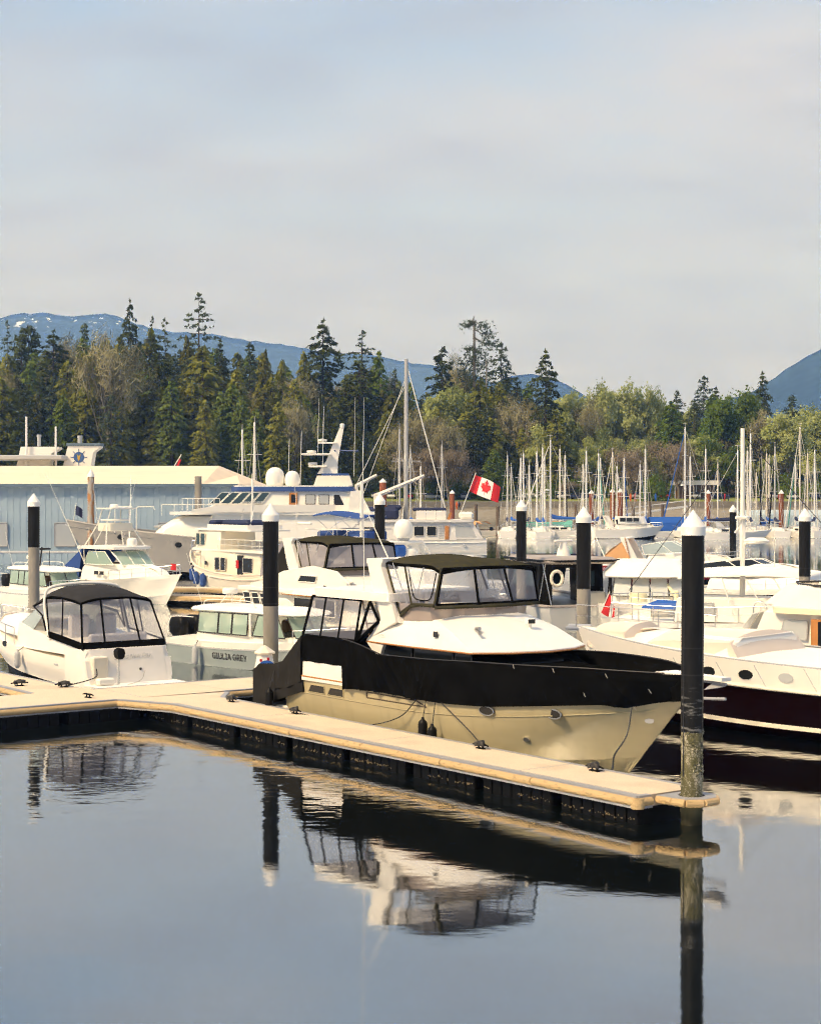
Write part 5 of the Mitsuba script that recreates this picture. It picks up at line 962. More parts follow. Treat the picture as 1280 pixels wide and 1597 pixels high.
# --- boat whose radar arch shows above the near canopy
ma_ = at_frame(-2.1, 75.6, 0, DH); ar, h_ar = sport_boat(ma_, 'white cruiser whose radar arch and white satellite dome rise behind the olive canopy', 10, 'mat_white', 'mat_white', 'mat_glass_dark', None, None, False, hb=1.75)
ar.part('arch_hoop', cat(*[tube(arc([(3.0 + d, -1.5, 3.0), (3.0 + d, -1.48, 3.85), (3.0 + d, -1.32, 4.06), (3.0 + d, .35, 4.08), (3.0 + d, .75, 4.0), (3.0 + d, 1.5, 3.0)], 6), .065, 8) for d in (0, .45)]), 'mat_white'); ar.part('fly_bridge', loft([ring_xy(2.2, 6.0, 1.4, 1.2, z, .3, .5, .2) for z in (1.9, 3.0)]), 'mat_white', smooth=30)
radar_dome(ar, (3.2, .1, 3.42), .42, .42); sd = sat_dome(ar, (3.2, -.15, 4.28), .41); ar.part('dome_base', lathe([(0, 0), (.2, 0), (.28, .2), (0, .2)], 12, (3.2, -.15, 4.08)), 'mat_light_grey', parent=sd); ar.part('blue_cover', box((3.4, -.5, 3.75), (.3, .6, .5), .1), 'mat_blue')
# --- white pilothouse boat, bow towards us
m13 = at_frame(11.3, 82.6, 0, math.atan2(-.97, -.12))
t13 = Thing('pilothouse_boat', 'white pilothouse boat with black window posts left of the nearest pile', 'boat', m13)
h13 = hull_form(12.4, 2.25, (1.2, 1.3, 1.75), (.95, 1.0, 1.4), (.1, .1, .5), .6, 1.3, .5, .4, 2.2)
t13.part('hull', h13['up'], 'mat_white', smooth=28); t13.part('hull_bottom', h13['low'], 'mat_black'); t13.part('deck', h13['deck'](.12), 'mat_white')
t13.part('cabin', loft([ring_xy(2, 8.9, 1.85, 1.7, 1.1, .1, .5, .35), ring_xy(2, 8.7, 1.85, 1.7, 1.75, .1, .5, .35)]), 'mat_white', smooth=35)
front_win(t13, 8.8, 8.2, 1.78, 2.5, (-1.6, -.8, 0, .8, 1.6), 'mat_glass_pale', 'mat_black', .3)
sheer('mat_glass_pale', (.62, .64, .62), .75, .1)
for s in (-1, 1): win_row(t13, (4.4, 5.8, 7.2, 8.3), 1.78, 2.5, lambda z: 1.76 - .05 * (z - 1.78), s, 'mat_glass_pale', 'mat_black', .2); t13.part('corner_post', box((8.15, s * 1.68, 2.1), (.22, .12, .85), .02), 'mat_black')
t13.part('roof', loft([ring_xy(1.8, 8.5, 1.85, 1.75, 2.52, .3, .5, .35), ring_xy(1.7, 8.8, 2.0, 1.9, 2.60, .3, .5, .35), ring_xy(2.4, 7.2, 1.55, 1.25, 3.12, .3, .5, .3), ring_xy(2.5, 6.8, 1.4, 1.1, 3.14, .3, .5, .3)]), 'mat_white', smooth=30)
t13.part('name_text', lettering('AirEx', .17, (9.08, -.35, 1.42), (0, 1, 0), (-.1, 0, 1), slant=.2), 'mat_light_grey', smooth=False)
t13.part('grille', cat(*[box((9.12, y, 1.2), (.05, .9, .22)) for y in (-1.0, 1.0)]), 'mat_light_grey')
t13.part('davit', cat(tube([(9.5, 1.2, 1.3), (9.1, 1.0, 1.9), (7.6, .2, 2.9)], .075, 8), box((9.5, 1.2, 1.25), (.45, .8, .2), .04), box((9.1, 1.1, 1.85), (.2, .2, .35), .04)), 'mat_cream'); t13.part('hose_drum', lathe([(0, 0), (.38, 0), (.4, .06), (.38, .8), (.34, .84), (0, .84)], 18, (9.9, -.5, 1.15)), 'mat_cream')
plain('mat_cream', (.74, .68, .44), .5)
railing(t13, h13, .72, .99, .4, 6, mid=False)
b14, h14 = sport_boat(at_frame(13.4, 121.5, 0, math.atan2(-.28, .96)), 'white cruiser with dark red hull and tan aft canvas beyond the taupe boat', 10.4, 'mat_crimson', 'mat_white', 'mat_glass_clear', 'mat_tan_canvas', hb=1.75)
b14.part('ladder', cat(*[bar((2.3, y, 1.4), (1.9, y, 3.1), .03) for y in (-1.6, -1.35)], *[bar((2.3 - .4 * q, -1.6, 1.4 + 1.7 * q), (2.3 - .4 * q, -1.35, 1.4 + 1.7 * q), .025) for q in (.2, .4, .6, .8)]), 'mat_teak')
fender(7.0, -1.85, 1.2, 'round red fender on the dark red hull', 'mat_red', .5, .28, at_frame(13.4, 121.5, 0, math.atan2(-.28, .96)))
b16, h16 = sport_boat(at_frame(12.6, 92.0, 0, math.atan2(-.62, .78)), 'sleek white cruiser with black hull window band behind the white awning', 13.5, 'mat_white', 'mat_white', 'mat_glass_dark', None, 'mat_black', hb=2.0)
b16.part('coach_roof', loft([ring_xy(2.5, 9.5, 1.5, 1.1, 2.0, .3, .8, .4), ring_xy(2.6, 8.5, 1.4, 1.0, 2.5, .3, .8, .4), ring_xy(3.0, 7.8, 1.2, .8, 2.6, .3, .8, .4)]), 'mat_white', smooth=40)
b17, _ = sport_boat(at_frame(22.2, 96, 0, math.atan2(-.3, .95)), 'white cruiser partly hidden behind the rightmost sleeved pile', 10.5, 'mat_white', 'mat_white', 'mat_glass_dark', None, 'mat_black', hb=1.7)
b18, _ = sport_boat(at_frame(4.0, 96, 0, math.atan2(-.25, .97)), 'pale grey open boat lying beyond the olive canopy', 8.5, 'mat_light_grey', 'mat_light_grey', 'mat_glass_clear', None, None, False, hb=1.5)
# ketch with the thick white mast
k15 = Thing('motor_sailer', 'white motor sailer with thick white mast, rails and orange cushions beyond the maroon yacht', 'sailboat', at_frame(8.6, 70.5, 0, math.atan2(-.35, .93)))
h15 = hull_form(11, 1.9, (1.2, 1.15, 1.7), (.95, .9, 1.4), (.1, .1, .5), .8, 1.2, .5, .35, 2.2)
k15.part('hull', h15['up'], 'mat_white', smooth=28); k15.part('hull_bottom', h15['low'], 'mat_black'); k15.part('deck', h15['deck'](.08), 'mat_white')
house(k15, 'deck_cabin', 2.4, 6.6, 1.3, 1.1, 2.0, .5, .1, 'mat_white', .8); house(k15, 'fore_cabin', 6.6, 9.2, 1.1, 1.15, 1.6, .6, .0, 'mat_gelcoat', .7)
side_glass(k15, 'window', [(3.0, 1.45), (4.0, 1.45), (4.0, 1.85), (3.0, 1.85)], lambda z: 1.24, -1, 'mat_glass_grey', None, 'mat_light_grey')
railing(k15, h15, .0, 1.0, .62, 14)
ms = k15.part('mast', tube([(4.9, 0, 1.9), (4.9, 0, 8.75)], [.105, .085], 12), 'mat_white'); k15.part('mast_fittings', cat(box((4.9, 0, 5.2), (.5, .6, .12), .03), lathe([(0, 0), (.5, 0), (.52, .1), (.3, .22), (0, .22)], 14, (5.5, -.3, 4.2)), bar((4.9, 0, 4.15), (5.6, -.3, 4.2), .04), bar((4.9, 0, 4.9), (4.5, .6, 4.6), .05), bar((4.9, 0, 5.15), (4.9, 0, 3.5), .12), bar((4.9, 0, 3.6), (4.4, -.7, 3.5), .06)), 'mat_white', parent=ms)
k15.part('stay', cat(bar((4.9, 0, 8.5), (.3, 0, 2.2), .014, 4), bar((4.9, 0, 8.5), (10.7, 0, 1.9), .014, 4)), 'mat_rubber')
k15.part('cushion', cat(box((7.2, -.75, 1.8), (.9, .5, .3), .1), box((7.7, -.85, 1.95), (.3, .25, .4), .1)), 'mat_orange'); k15.part('dinghy_cover', loft([[V3(x, y * w - .6, 1.55 + z * w) for y, z in ((-.6, 0), (-.4, .3), (0, .42), (.4, .3), (.6, 0))] for x, w in ((1.0, .2), (1.6, .8), (2.8, .8), (3.4, .2))]), 'mat_blue')
k15.part('awning', slab(np.array([[V3(x, y * 1.5 * (1 - .35 * abs((x - 5.4) / 3.0) ** 3), 3.28 - .30 * abs(y) ** 2.2 - .22 * ((x - 5.4) / 3.0) ** 2) for y in np.linspace(1, -1, 13)] for x in np.linspace(2.5, 8.3, 18)]), .03), 'mat_white', smooth=60)
for a, b in ((3.4, 3.0), (4.3, 4.9), (5.2, 6.3), (6.3, 7.4)): k15.part('awning_strut', bar((a, -1.35, 2.92), (b, -1.6, 1.2), .03), 'mat_white')
whip(k15, (6.3, -.9, 3.3), (6.3, -.9, 4.9), .02)
k15.part('hoop', cat(*[tube(arc([(x, -1.5, 1.2), (x, -1.5, 1.75), (x + .15, -1.5, 1.95), (x + .35, -1.5, 1.95), (x + .5, -1.5, 1.75), (x + .5, -1.5, 1.2)], 4), .025, 6) for x in (5.6, 6.5, 7.4)]), 'mat_steel')
# --- grey hulled big yacht with the blue roof line
m8 = at_frame(-2.0, 129.5, 0, math.pi)
g8 = Thing('large_yacht', 'large grey hulled yacht with white decks, blue roof line and two radar domes', 'yacht', m8)
h8 = hull_form(23.8, 3.1, (2.5, 2.75, 4.15), (2.3, 2.5, 3.85), (.25, .25, .9), 1.2, 2.4, .45, .38, 2.0)
g8.part('hull', h8['up'], 'mat_grey_hull', smooth=28); g8.part('hull_bottom', h8['low'], 'mat_black'); g8.part('deck', h8['deck'](.4), 'mat_light_grey'); g8.part('cap_rail', cat(*[tube(rail_line(h8, side=s), .06, 6) for s in (-1, 1)]), 'mat_grey_hull')
for x, z in ((15.0, 2.35), (11.2, 2.3), (19.4, 2.9)): g8.part('porthole', disc(hull_pt(h8, x, z, 1, .02), (0, 1, -.1), .2, .06, 14, 1.3), 'mat_glass_dark')
g8.part('foredeck_house', loft([ring_xy(9, 17.0, 2.3, 1.8, 2.7, .2, .6, .3), ring_xy(9, 16.6, 2.3, 1.7, 3.5, .2, .6, .3), ring_xy(9, 15.2, 2.1, 1.5, 4.35, .2, .6, .3), ring_xy(9.2, 14.8, 1.8, 1.3, 4.5, .2, .6, .3)]), 'mat_white', smooth=30)
house(g8, 'main_house', 1.6, 13.2, 2.75, 2.6, 4.6, .6, -.6, 'mat_white', .9); g8.part('bridge_deck', loft([ring_xy(.3, 15.4, 2.95, 2.5, z, .3, .9, .6) for z in (4.55, 4.62, 4.75)]), 'mat_white')
g8.part('bulwark', loft([[V3(x, s * 2.85, 4.75), V3(x, s * 2.9, zz), V3(x, s * 2.82, zz), V3(x, s * 2.78, 4.75)] for s in (1,) for x, zz in ((3.5, 5.3), (8.0, 5.3), (12, 5.25), (14.0, 4.95))]), 'mat_white'); house(g8, 'pilothouse', 2.6, 13.4, 2.45, 4.75, 6.28, 2.6, -.9, 'mat_white', .92)
yf8 = hw_at(4.75, 6.28, 2.43)
for i in range(5): side_glass(g8, 'bridge_window', [(8.95 + .78 * i, 5.38), (9.62 + .78 * i, 5.38), (8.90 + .74 * i, 6.18), (8.3 + .74 * i, 6.18)], yf8, 1, 'mat_glass_blue', None, 'mat_white')
front_win(g8, 12.6, 10.9, 5.4, 6.2, (-2.0, -1.0, 0, 1.0, 2.0), 'mat_glass_blue', 'mat_white', .3)
dd = g8.part('wheelhouse_door', box((6.6, 2.38, 5.55), (.6, .12, 1.25), .02), 'mat_teak', label='varnished wooden wheelhouse door'); g8.part('door_glass', box((6.6, 2.45, 5.75), (.3, .03, .6)), 'mat_glass_dark', parent=dd)
for x in (4.35, 5.35): side_glass(g8, 'window', [(x - .35, 5.35), (x + .35, 5.35), (x + .35, 6.02), (x - .35, 6.02)], yf8, 1, 'mat_glass_grey', None, 'mat_rubber')
side_glass(g8, 'window', [(2.9, 5.3), (3.6, 5.3), (3.6, 6.0), (3.25, 6.0)], yf8, 1, 'mat_glass_dark', None, 'mat_rubber')
g8.part('roof', loft([ring_xy(2.2, 11.0, 2.6, 2.3, z, .3, .8, .4) for z in (6.28, 6.62)]), 'mat_roof_blue'); g8.part('roof_top', loft([ring_xy(2.4, 10.8, 2.5, 2.2, z, .3, .8, .4) for z in (6.62, 6.72)]), 'mat_white')
plain('mat_roof_blue', (.03, .07, .22), .4)
sat_dome(g8, (8.05, 1.0, 6.72), .70); sat_dome(g8, (6.75, 1.2, 6.72), .56)
g8.part('mast_house', loft([[V3(x, y, z) for x, y in ((2.3 + d, -.9), (5.2 - d, -.9), (5.2 - d, .9), (2.3 + d, .9))] for d, z in ((0, 6.7), (.25, 7.45))]), 'mat_beige_white', smooth=False); plain('mat_beige_white', (.70, .64, .56), .5)
g8.part('mast_house_roof', loft([[V3(x, y, z) for x, y in ((2.6, -.9), (4.6, -.9), (4.6, .9), (2.6, .9))] for z in (7.45, 7.62)]), 'mat_roof_blue', smooth=False)
mt = g8.part('tower_mast', loft([[V3(x + w, y * w * .5, z) for y in (-1, 1)] + [V3(x - w, y * w * .5, z) for y in (1, -1)] for x, w, z in ((4.2, .75, 7.6), (3.85, .42, 8.6), (3.5, .30, 9.8), (3.15, .16, 11.0))]), 'mat_white', smooth=False)
for z, w, x in ((8.15, 1.4, 4.9), (9.05, 1.9, 5.0), (9.9, .9, 4.2)): g8.part('radar_shelf', cat(box((x, 0, z), (2.2 if w > 1.5 else 1.4, w, .12), .03), lathe([(0, 0), (.35, .02), (.35, .18), (0, .22)], 12, (x + .4, 0, z + .1))), 'mat_white', parent=mt)
g8.part('spreader', cat(bar((3.6, -1.6, 9.3), (3.6, 1.6, 9.3), .05), bar((1.9, .4, 9.3), (3.6, 0, 9.35), .05)), 'mat_roof_blue'); g8.part('lantern', lathe([(0, 0), (.16, 0), (.18, .3), (.1, .36), (0, .36)], 12, (3.1, 0, 11.0)), 'mat_white')
for x, z0_, z1_ in ((2.2, 7.4, 13.3), (1.55, 7.0, 13.3), (4.9, 9.2, 13.2), (7.1, 6.7, 10.2), (6.2, 6.7, 10.8), (4.55, 7.4, 12.6), (9.9, 4.7, 7.6)): whip(g8, (x, .6, z0_), (x - .1, .6, z1_), .035 if z1_ < 12.7 else .022)
g8.part('crane_boom', cat(tube([(2.0, .9, 6.7), (.5, .9, 7.5)], [.16, .12], 6), bar((2.0, .9, 5.6), (2.0, .9, 6.8), .15)), 'mat_beige_white'); g8.part('name_board', box((4.7, 2.82, 4.95), (1.7, .06, .26), .02), 'mat_teak')
g8.part('aft_wing', prism_y([(.0, 2.5), (1.6, 2.5), (2.6, 4.6), (2.4, 6.3), (1.7, 6.3), (.9, 4.75)], 2.62, 2.5), 'mat_white'); g8.part('aft_opening', box((1.1, 2.6, 3.2), (1.0, .2, .9), .05), 'mat_black')
for a, b, z in ((9.5, 16.4, 4.75), (12.0, 14.8, 5.2)): g8.part('rail', cat(tube([V3(x, 2.4 if x < 13 else 2.4 - .25 * (x - 13), z + .55) for x in np.linspace(a, b, 8)], .03, 5), *[bar((x, 2.4 if x < 13 else 2.4 - .25 * (x - 13), z - .3), (x, 2.4 if x < 13 else 2.4 - .25 * (x - 13), z + .55), .025, 5) for x in np.linspace(a, b, 8)]), 'mat_white')
for x in (17.6, 19.2): g8.part('davit', tube([(x + .65, 1.5, 3.2), (x + .65, 1.5, 5.05), (x + .5, 1.5, 5.15), (x - .6, 1.5, 5.15), (x - .7, 1.5, 4.9)], .05, 6), 'mat_white')
g8.part('foredeck_hatch', cat(box((16.8, .8, 3.65), (.5, .5, .2), .05), box((14.6, .9, 4.5), (.4, .5, .1), .02)), 'mat_light_grey')
bf = Thing('bow_pennant', 'small dark blue pennant on the bow staff of the grey yacht', 'flag', at_frame(-25.2, 129.3, 3.9)); bf.part('staff', bar((0, 0, 0), (.25, 0, 1.5), .03), 'mat_white'); bf.part('cloth', slab(flag_mesh(.5, .7, .1, droop=.4) + V3(.2, 0, .6), .01), 'mat_navy')
# boat with blue bimini in front of it
m10 = at_frame(-6.6, 108.0, 0, math.atan2(-.5, .87))
b10 = Thing('bimini_boat', 'white flybridge boat with blue bimini and seats behind the olive canopy', 'boat', m10)
h10 = hull_form(9.5, 1.7, (1.3, 1.3, 1.8), (1.0, 1.0, 1.4), (.1, .1, .5), .5, 1.2, .5, .4, 2.2)
b10.part('hull', h10['up'], 'mat_white', smooth=28); b10.part('deck', h10['deck'](), 'mat_white'); b10.part('hull_bottom', h10['low'], 'mat_black'); house(b10, 'cabin', 1.2, 7.0, 1.45, 1.2, 3.2, 1.0, .0, 'mat_white')
win_row(b10, (1.8, 3.2, 4.6, 5.8), 2.2, 2.9, lambda z: 1.38, -1)
b10.part('fly_seat', cat(box((2.2, 0, 3.55), (1.2, 2.2, .6), .1), box((4.6, 0, 3.55), (1.4, 2.4, .6), .1)), 'mat_blue_canvas')
b10.part('bimini', slab(np.array([[V3(x, y * 1.35, 4.75 + .2 * (1 - y * y) + .12 * math.sin((x - 1.4) * 1.4)) for y in np.linspace(1, -1, 9)] for x in np.linspace(1.4, 5.2, 10)]), .03), 'mat_blue_canvas', smooth=60)
b10.part('bimini_frame', cat(*[tube(arc([(a, s * 1.35, 3.3), (b, s * 1.35, 4.1), (c, s * 1.33, 4.75)]), .022, 5) for s in (-1, 1) for a, b, c in ((3.3, 2.4, 1.5), (3.3, 3.2, 3.0), (3.3, 4.4, 5.1), (2.2, 2.9, 4.2))]), 'mat_steel'); b10.part('fly_rail', cat(*[tube([V3(x, s * 1.4, 3.95) for x in (1.0, 3, 5.6)], .03, 5) for s in (-1, 1)], *[bar((x, s * 1.4, 3.2), (x, s * 1.4, 3.95), .025, 5) for s in (-1, 1) for x in (1, 2, 3, 4, 5)]), 'mat_white'); b10.part('mast', tube([(4.9, -1.2, 3.2), (4.9, -1.2, 6.9)], [.11, .09], 8), 'mat_white')
b10.part('radar_bar', box((1.0, -1.5, 4.3), (.2, 1.9, .16), .05, 1.0), 'mat_white')
# --- white yacht with the big flag
m9 = at_frame(7.2, 166, 0, math.pi)
y9 = Thing('large_yacht', 'white yacht with aft windows, crane boom and grey mast, flying the large flag', 'yacht', m9)
h9 = hull_form(21, 2.9, (1.75, 1.9, 3.2), (1.5, 1.65, 2.9), (.3, .3, .8), 1.0, 2.0, .5, .36, 2.1, stern=.88)
y9.part('hull', h9['up'], 'mat_white', smooth=28); y9.part('hull_bottom', h9['low'], 'mat_white'); y9.part('deck', h9['deck'](.2), 'mat_light_grey'); y9.part('boot_stripe', hull_rows(h9, 1, 2, .70, .80, 2, out=.05), 'mat_gelcoat'); y9.part('rub_rail', cat(*[tube([h9['pt'](1, t, s) + V3(0, s * .03, 0) for t in np.linspace(0, 1, 24)], .05, 6) for s in (-1, 1)]), 'mat_white')
house(y9, 'main_house', 2.8, 14, 2.45, 1.7, 3.35, .5, .0, 'mat_light_white', .9); plain('mat_light_white', (.66, .64, .60), .4)
for x in (5.2, 6.4): side_glass(y9, 'window', [(x - .45, 2.1), (x + .45, 2.1), (x + .45, 3.0), (x - .45, 3.0)], lambda z: 2.42, 1, 'mat_glass_dark', None, 'mat_white')
y9.part('stair', cat(*[box((4.3, 2.35, 1.9 + .22 * k), (.5, .2, .06)) for k in range(6)]), 'mat_light_grey'); dd = y9.part('door', box((3.75, 2.45, 2.4), (.4, .08, 1.3), .02), 'mat_teak')
y9.part('upper_deck', loft([ring_xy(1.2, 14, 2.7, 2.3, z, .5, .6, .4) for z in (3.38, 3.5, 3.62)]), 'mat_light_white'); y9.part('aft_screen', loft([[V3(x, s * w, z) for s, x in ((1, xa), (1, xb), (-1, xb), (-1, xa))] for w, z, xa, xb in ((2.4, 1.75, .3, 3.3), (2.3, 3.35, 1.3, 3.3), (2.2, 3.45, 1.4, 3.3))]), 'mat_light_white', smooth=False)
for a, b, c, d_ in ((1.0, 2.9, 2.9, 1.55),): side_glass(y9, 'aft_window', [(a, 2.0), (b, 2.0), (c + .1, 3.05), (d_, 3.05)], lambda z: 2.4 - .06 * (z - 1.75), 1, 'mat_glass_grey', None, 'mat_light_grey')
for y in (-1.2, 0, 1.2): y9.part('aft_window', panel([V3(.33 + .62 * q - .03, y + e, 1.8 + q * 1.6) for q, e in ((.15, -.5), (.15, .5), (.8, .5), (.8, -.5))], .03), 'mat_glass_grey', smooth=False)
y9.part('fly_coaming', cat(*[box((x, 2.2, 4.05), (.92, .06, .85), .02) for x in (4.3, 5.25, 6.2)]), 'mat_white'); y9.part('fly_canvas', box((5.4, 0, 4.58), (3.2, 4.4, .3), .1), 'mat_navy'); y9.part('covered_tender', cat(box((10.6, .6, 4.15), (4.6, 2.6, 1.3), .35), box((8.8, .2, 4.75), (1.5, 2.0, .5), .2)), 'mat_navy'); y9.part('locker', cat(box((1.9, .8, 4.0), (1.4, 1.8, .7), .2)), 'mat_white'); y9.part('wood_panel', prism_y([(3.4, 3.62), (3.75, 3.62), (3.5, 4.3), (3.3, 4.3)], 2.1, 2.2), 'mat_teak')
ms = y9.part('mast', tube([(7.65, 0, 3.6), (7.6, 0, 19.0)], [.22, .19], 10), 'mat_mast_grey'); y9.part('spreader', cat(bar((7.6, -1.6, 9.2), (7.6, 1.6, 9.2), .05), bar((6.2, 0, 9.2), (9.0, 0, 9.2), .04)), 'mat_mast_grey', parent=ms)
y9.part('stay', cat(bar((7.6, 0, 18.6), (3.6, .5, 3.6), .055, 5), bar((7.55, 0, 17.5), (12.6, .4, 3.6), .025, 4), bar((7.55, 0, 16.8), (14.0, .4, 3.6), .025, 4)), 'mat_white'); y9.part('crane_boom', cat(tube([(10.4, 1.4, 5.9), (5.9, 1.4, 7.8)], [.27, .16], 6), box((10.4, 1.4, 5.1), (.6, .6, 2.0), .08)), 'mat_beige_white')
for t_, z in ((.1, 1.2), (.35, 1.2)): y9.part('scupper', disc(h9['pt'](1, t_, 1) + V3(0, .03, -.25), (0, 1, 0), .14, .05, 10), 'mat_light_grey')
y9.part('stern_pole', cat(bar((.6, 1.8, 1.8), (1.0, 1.8, 3.4), .05)), 'mat_white')
# the flag: red, white, red with a red leaf
fl = Thing('flag', 'large red and white maple leaf flag flying from a leaning staff above the white yacht', 'flag', at_frame(4.75, 163.5, 4.3, -.12))
sa, sb = V3(0, 0, 0), V3(1.35, 0, 3.55); fl.part('staff', tube([sa, sb + V3(.08, 0, .22)], .045, 6), 'mat_white')
def flag_pt(u, v):
    """u along the fly 0-1, v up the hoist 0-1"""
    p = sb * (1 - .42 * (1 - v)) ; p = V3(p[0], 0, p[2])
    return p + V3(2.75 * u - .35 * u * v, .22 * math.sin(5.6 * u + .6), -1.05 * u + .22 * math.sin(3.2 * u + .4) * u - .20 * math.sin(math.pi * u) * (1 - v))
def flag_part(u0, u1, n=10): return slab(np.array([[flag_pt(u, v) for v in np.linspace(1, 0, 8)] for u in np.linspace(u0, u1, n)]), .02)
fl.part('cloth_hoist', flag_part(0, .25), 'mat_flag_red', smooth=60); fl.part('cloth_white', flag_part(.25, .74, 14), 'mat_white', smooth=60); fl.part('cloth_fly', flag_part(.74, 1.0), 'mat_flag_red', smooth=60)
plain('mat_flag_red', (.55, .015, .02), .6)
leaf = [(0, -.50), (.03, -.22), (.30, -.27), (.26, -.16), (.52, .06), (.44, .11), (.49, .28), (.32, .24), (.28, .33), (.14, .17), (.18, .46), (.09, .40), (0, .58)]
leaf = leaf + [(-x, y) for x, y in leaf[-2:0:-1]]
lp = shapely.Polygon(leaf).segmentize(.06); lm = trimesh.creation.extrude_polygon(lp, .05, engine='earcut'); lv = np.array(lm.vertices)
lv = np.array([flag_pt(.495 + x * .36, .5 + y * .82) + V3(0, -.035 + q * .0 + (-.02 if q > .02 else .03), 0) for x, y, q in lv]); fl.part('leaf', TM(lv, lm.faces), 'mat_flag_red', smooth=False)
# ------------------------------------------------------------------ blue boathouse and the tour boat behind it
bh = Thing('boathouse', 'long blue grey floating boathouse with pale roof on the left', 'boathouse')
BYF, BX1, EAVE = 150.0, -15.0, 6.88
bx = np.arange(-58, BX1 + .01, 1.0)
def siding(x0, x1, z0, z1, y):   # standing ribs of the metal siding as real steps
    P = []
    for x in np.arange(x0, x1 - .01, .55): P += [(x, y), (x + .44, y), (x + .455, y - .035), (x + .525, y - .035), (x + .55, y)]
    P.append((x1, y)); return grid([[V3(a, b, z) for z in (z1, z0)] for a, b in P])
bh.part('wall', siding(-58, BX1, -.5, EAVE, BYF), 'mat_shed', smooth=False)
bh.part('end_wall', panel([V3(BX1, BYF, -.5), V3(BX1, BYF + 30, -.5), V3(BX1, BYF + 30, EAVE), V3(BX1, BYF, EAVE)], .1), 'mat_shed', smooth=False)
bh.part('back_wall', box((-36, BYF + 30, 3.2), (42, .2, 7.2)), 'mat_shed')
rz = EAVE + 1.85
bh.part('roof', loft([[V3(-60, BYF - .5, EAVE), V3(-60, BYF + 15, rz), V3(-60, BYF + 30.5, EAVE), V3(-60, BYF + 15, EAVE - .1)], [V3(BX1 - 3.0, BYF - .5, EAVE), V3(BX1 - 3.2, BYF + 15, rz), V3(BX1 + .2, BYF + 30.5, EAVE), V3(BX1 - 2, BYF + 15, EAVE - .1)], [V3(BX1 + .3, BYF - .5, EAVE), V3(BX1 - 1.5, BYF + 15, rz - .9), V3(BX1 + .3, BYF + 30.5, EAVE), V3(BX1 + .2, BYF + 15, EAVE - .1)]]), 'mat_shed_roof', smooth=False)
bh.part('fascia', box((-36.8, BYF - .55, EAVE - .08), (43.8, .1, .28)), 'mat_shed_dark'); plain('mat_shed_dark', (.10, .15, .20), .6)
bh.part('ledge', box((-40, BYF - .7, 1.05), (36, 1.4, .16), .02), 'mat_light_grey'); bh.part('lower_wall', siding(-58, -21, -.5, 1.0, BYF - 1.35), 'mat_shed', smooth=False)
for x, w in ((-36.2, 2.6), (-29.9, 1.8), (-21.0, 1.6)):
    k = bh.part('window', box((x, BYF - .06, 2.55), (w, .14, 2.0), .02), 'mat_glass_grey'); bh.part('frame', frame([V3(x + a * w / 2, BYF - .15, 2.55 + b) for a, b in ((-1, -1), (1, -1), (1, 1), (-1, 1))], .05), 'mat_zinc', parent=k)
for x in ():  bh.part('roof_seam', bar((x, BYF - .45, EAVE + .04), (x - .15 if x < BX1 - 6 else x, BYF + 14.9, rz + .04), .045, 4), 'mat_shed_roof')
tb = Thing('tour_boat', 'white tour boat with two winged funnels and a ship wheel emblem, behind the boathouse roof', 'boat', at_frame(0, 186))
S_ = 186 / 2700.; wx_ = lambda px: (px - 640) * S_; wz_ = lambda py: EYE + (768 - py) * S_
tb.part('hull', loft([ring_xy(-56, -24, 4.5, 3.0, z, 1, 2, 2) for z in (-.5, 3.0)]), 'mat_white'); tb.part('upper_deck', loft([ring_xy(-55, -26, 4.0, 3.0, z, 1, 2, 1) for z in (3.0, 7.6)]), 'mat_white'); tb.part('canopy_roof', box((wx_(35), -3, wz_(715)), (11, 6, .5), .1), 'mat_light_grey')
def funnel(px0, px1, pyb, pyt, tip, lean, side):
    P = [(wx_(px0 - lean), wz_(pyb)), (wx_(px1), wz_(pyb)), (wx_(px1 + 1), wz_(pyb - 22)), (wx_(px1 + 4), wz_(pyt + 10)), (wx_(px1 + tip), wz_(pyt + 3)), (wx_(px1 + tip), wz_(pyt)), (wx_(px0 + 3), wz_(pyt))]
    return prism_y(P, -3.2, -1.2)
f1 = tb.part('funnel', funnel(40, 86, 745, 698, 15, 8, 1), 'mat_white', smooth=False); f2 = tb.part('funnel', funnel(112, 150, 745, 696, 14, 8, 1), 'mat_white', smooth=False)
tb.part('funnel_cap', box((wx_(139), -2.2, wz_(694.5)), (3.6, 2.3, .3), .03), 'mat_shed_dark', parent=f2)
ec = V3(wx_(132), -3.23, wz_(714)); em = tb.part('emblem', disc(ec, (0, -1, 0), .56, .04, 24), 'mat_emblem_blue', parent=f2, label='round blue ship wheel emblem with gold centre'); plain('mat_emblem_blue', (.04, .10, .26), .6); plain('mat_gold', (.45, .30, .06), .5)
tb.part('emblem_spoke', cat(*[bar(ec + V3(.5 * math.cos(a), -.02, .5 * math.sin(a)), ec + V3(.88 * math.cos(a), -.02, .88 * math.sin(a)), .035, 4) for a in np.arange(8) * math.pi / 4 + .39 * 0]), 'mat_emblem_blue', parent=f2)
tb.part('emblem_gold', prism_y([(ec[0] - .2, ec[2] + .35), (ec[0] - .12, ec[2] - .2), (ec[0], ec[2] - .42), (ec[0] + .12, ec[2] - .2), (ec[0] + .2, ec[2] + .35), (ec[0], ec[2] + .12)], ec[1] - .05, ec[1] - .02), 'mat_gold', parent=f2)
tb.part('lettering', lettering('HARBOUR', .26, (wx_(120), -3.22, wz_(734)), (1, 0, 0), (0, 0, 1)), 'mat_red', parent=f2, smooth=False)
for px, pt in ((8, 684), (53, 652), (98, 667)): tb.part('mast', tube([(wx_(px), -3.6, wz_(745)), (wx_(px), -3.6, wz_(pt))], [.14, .10], 8), 'mat_mast')
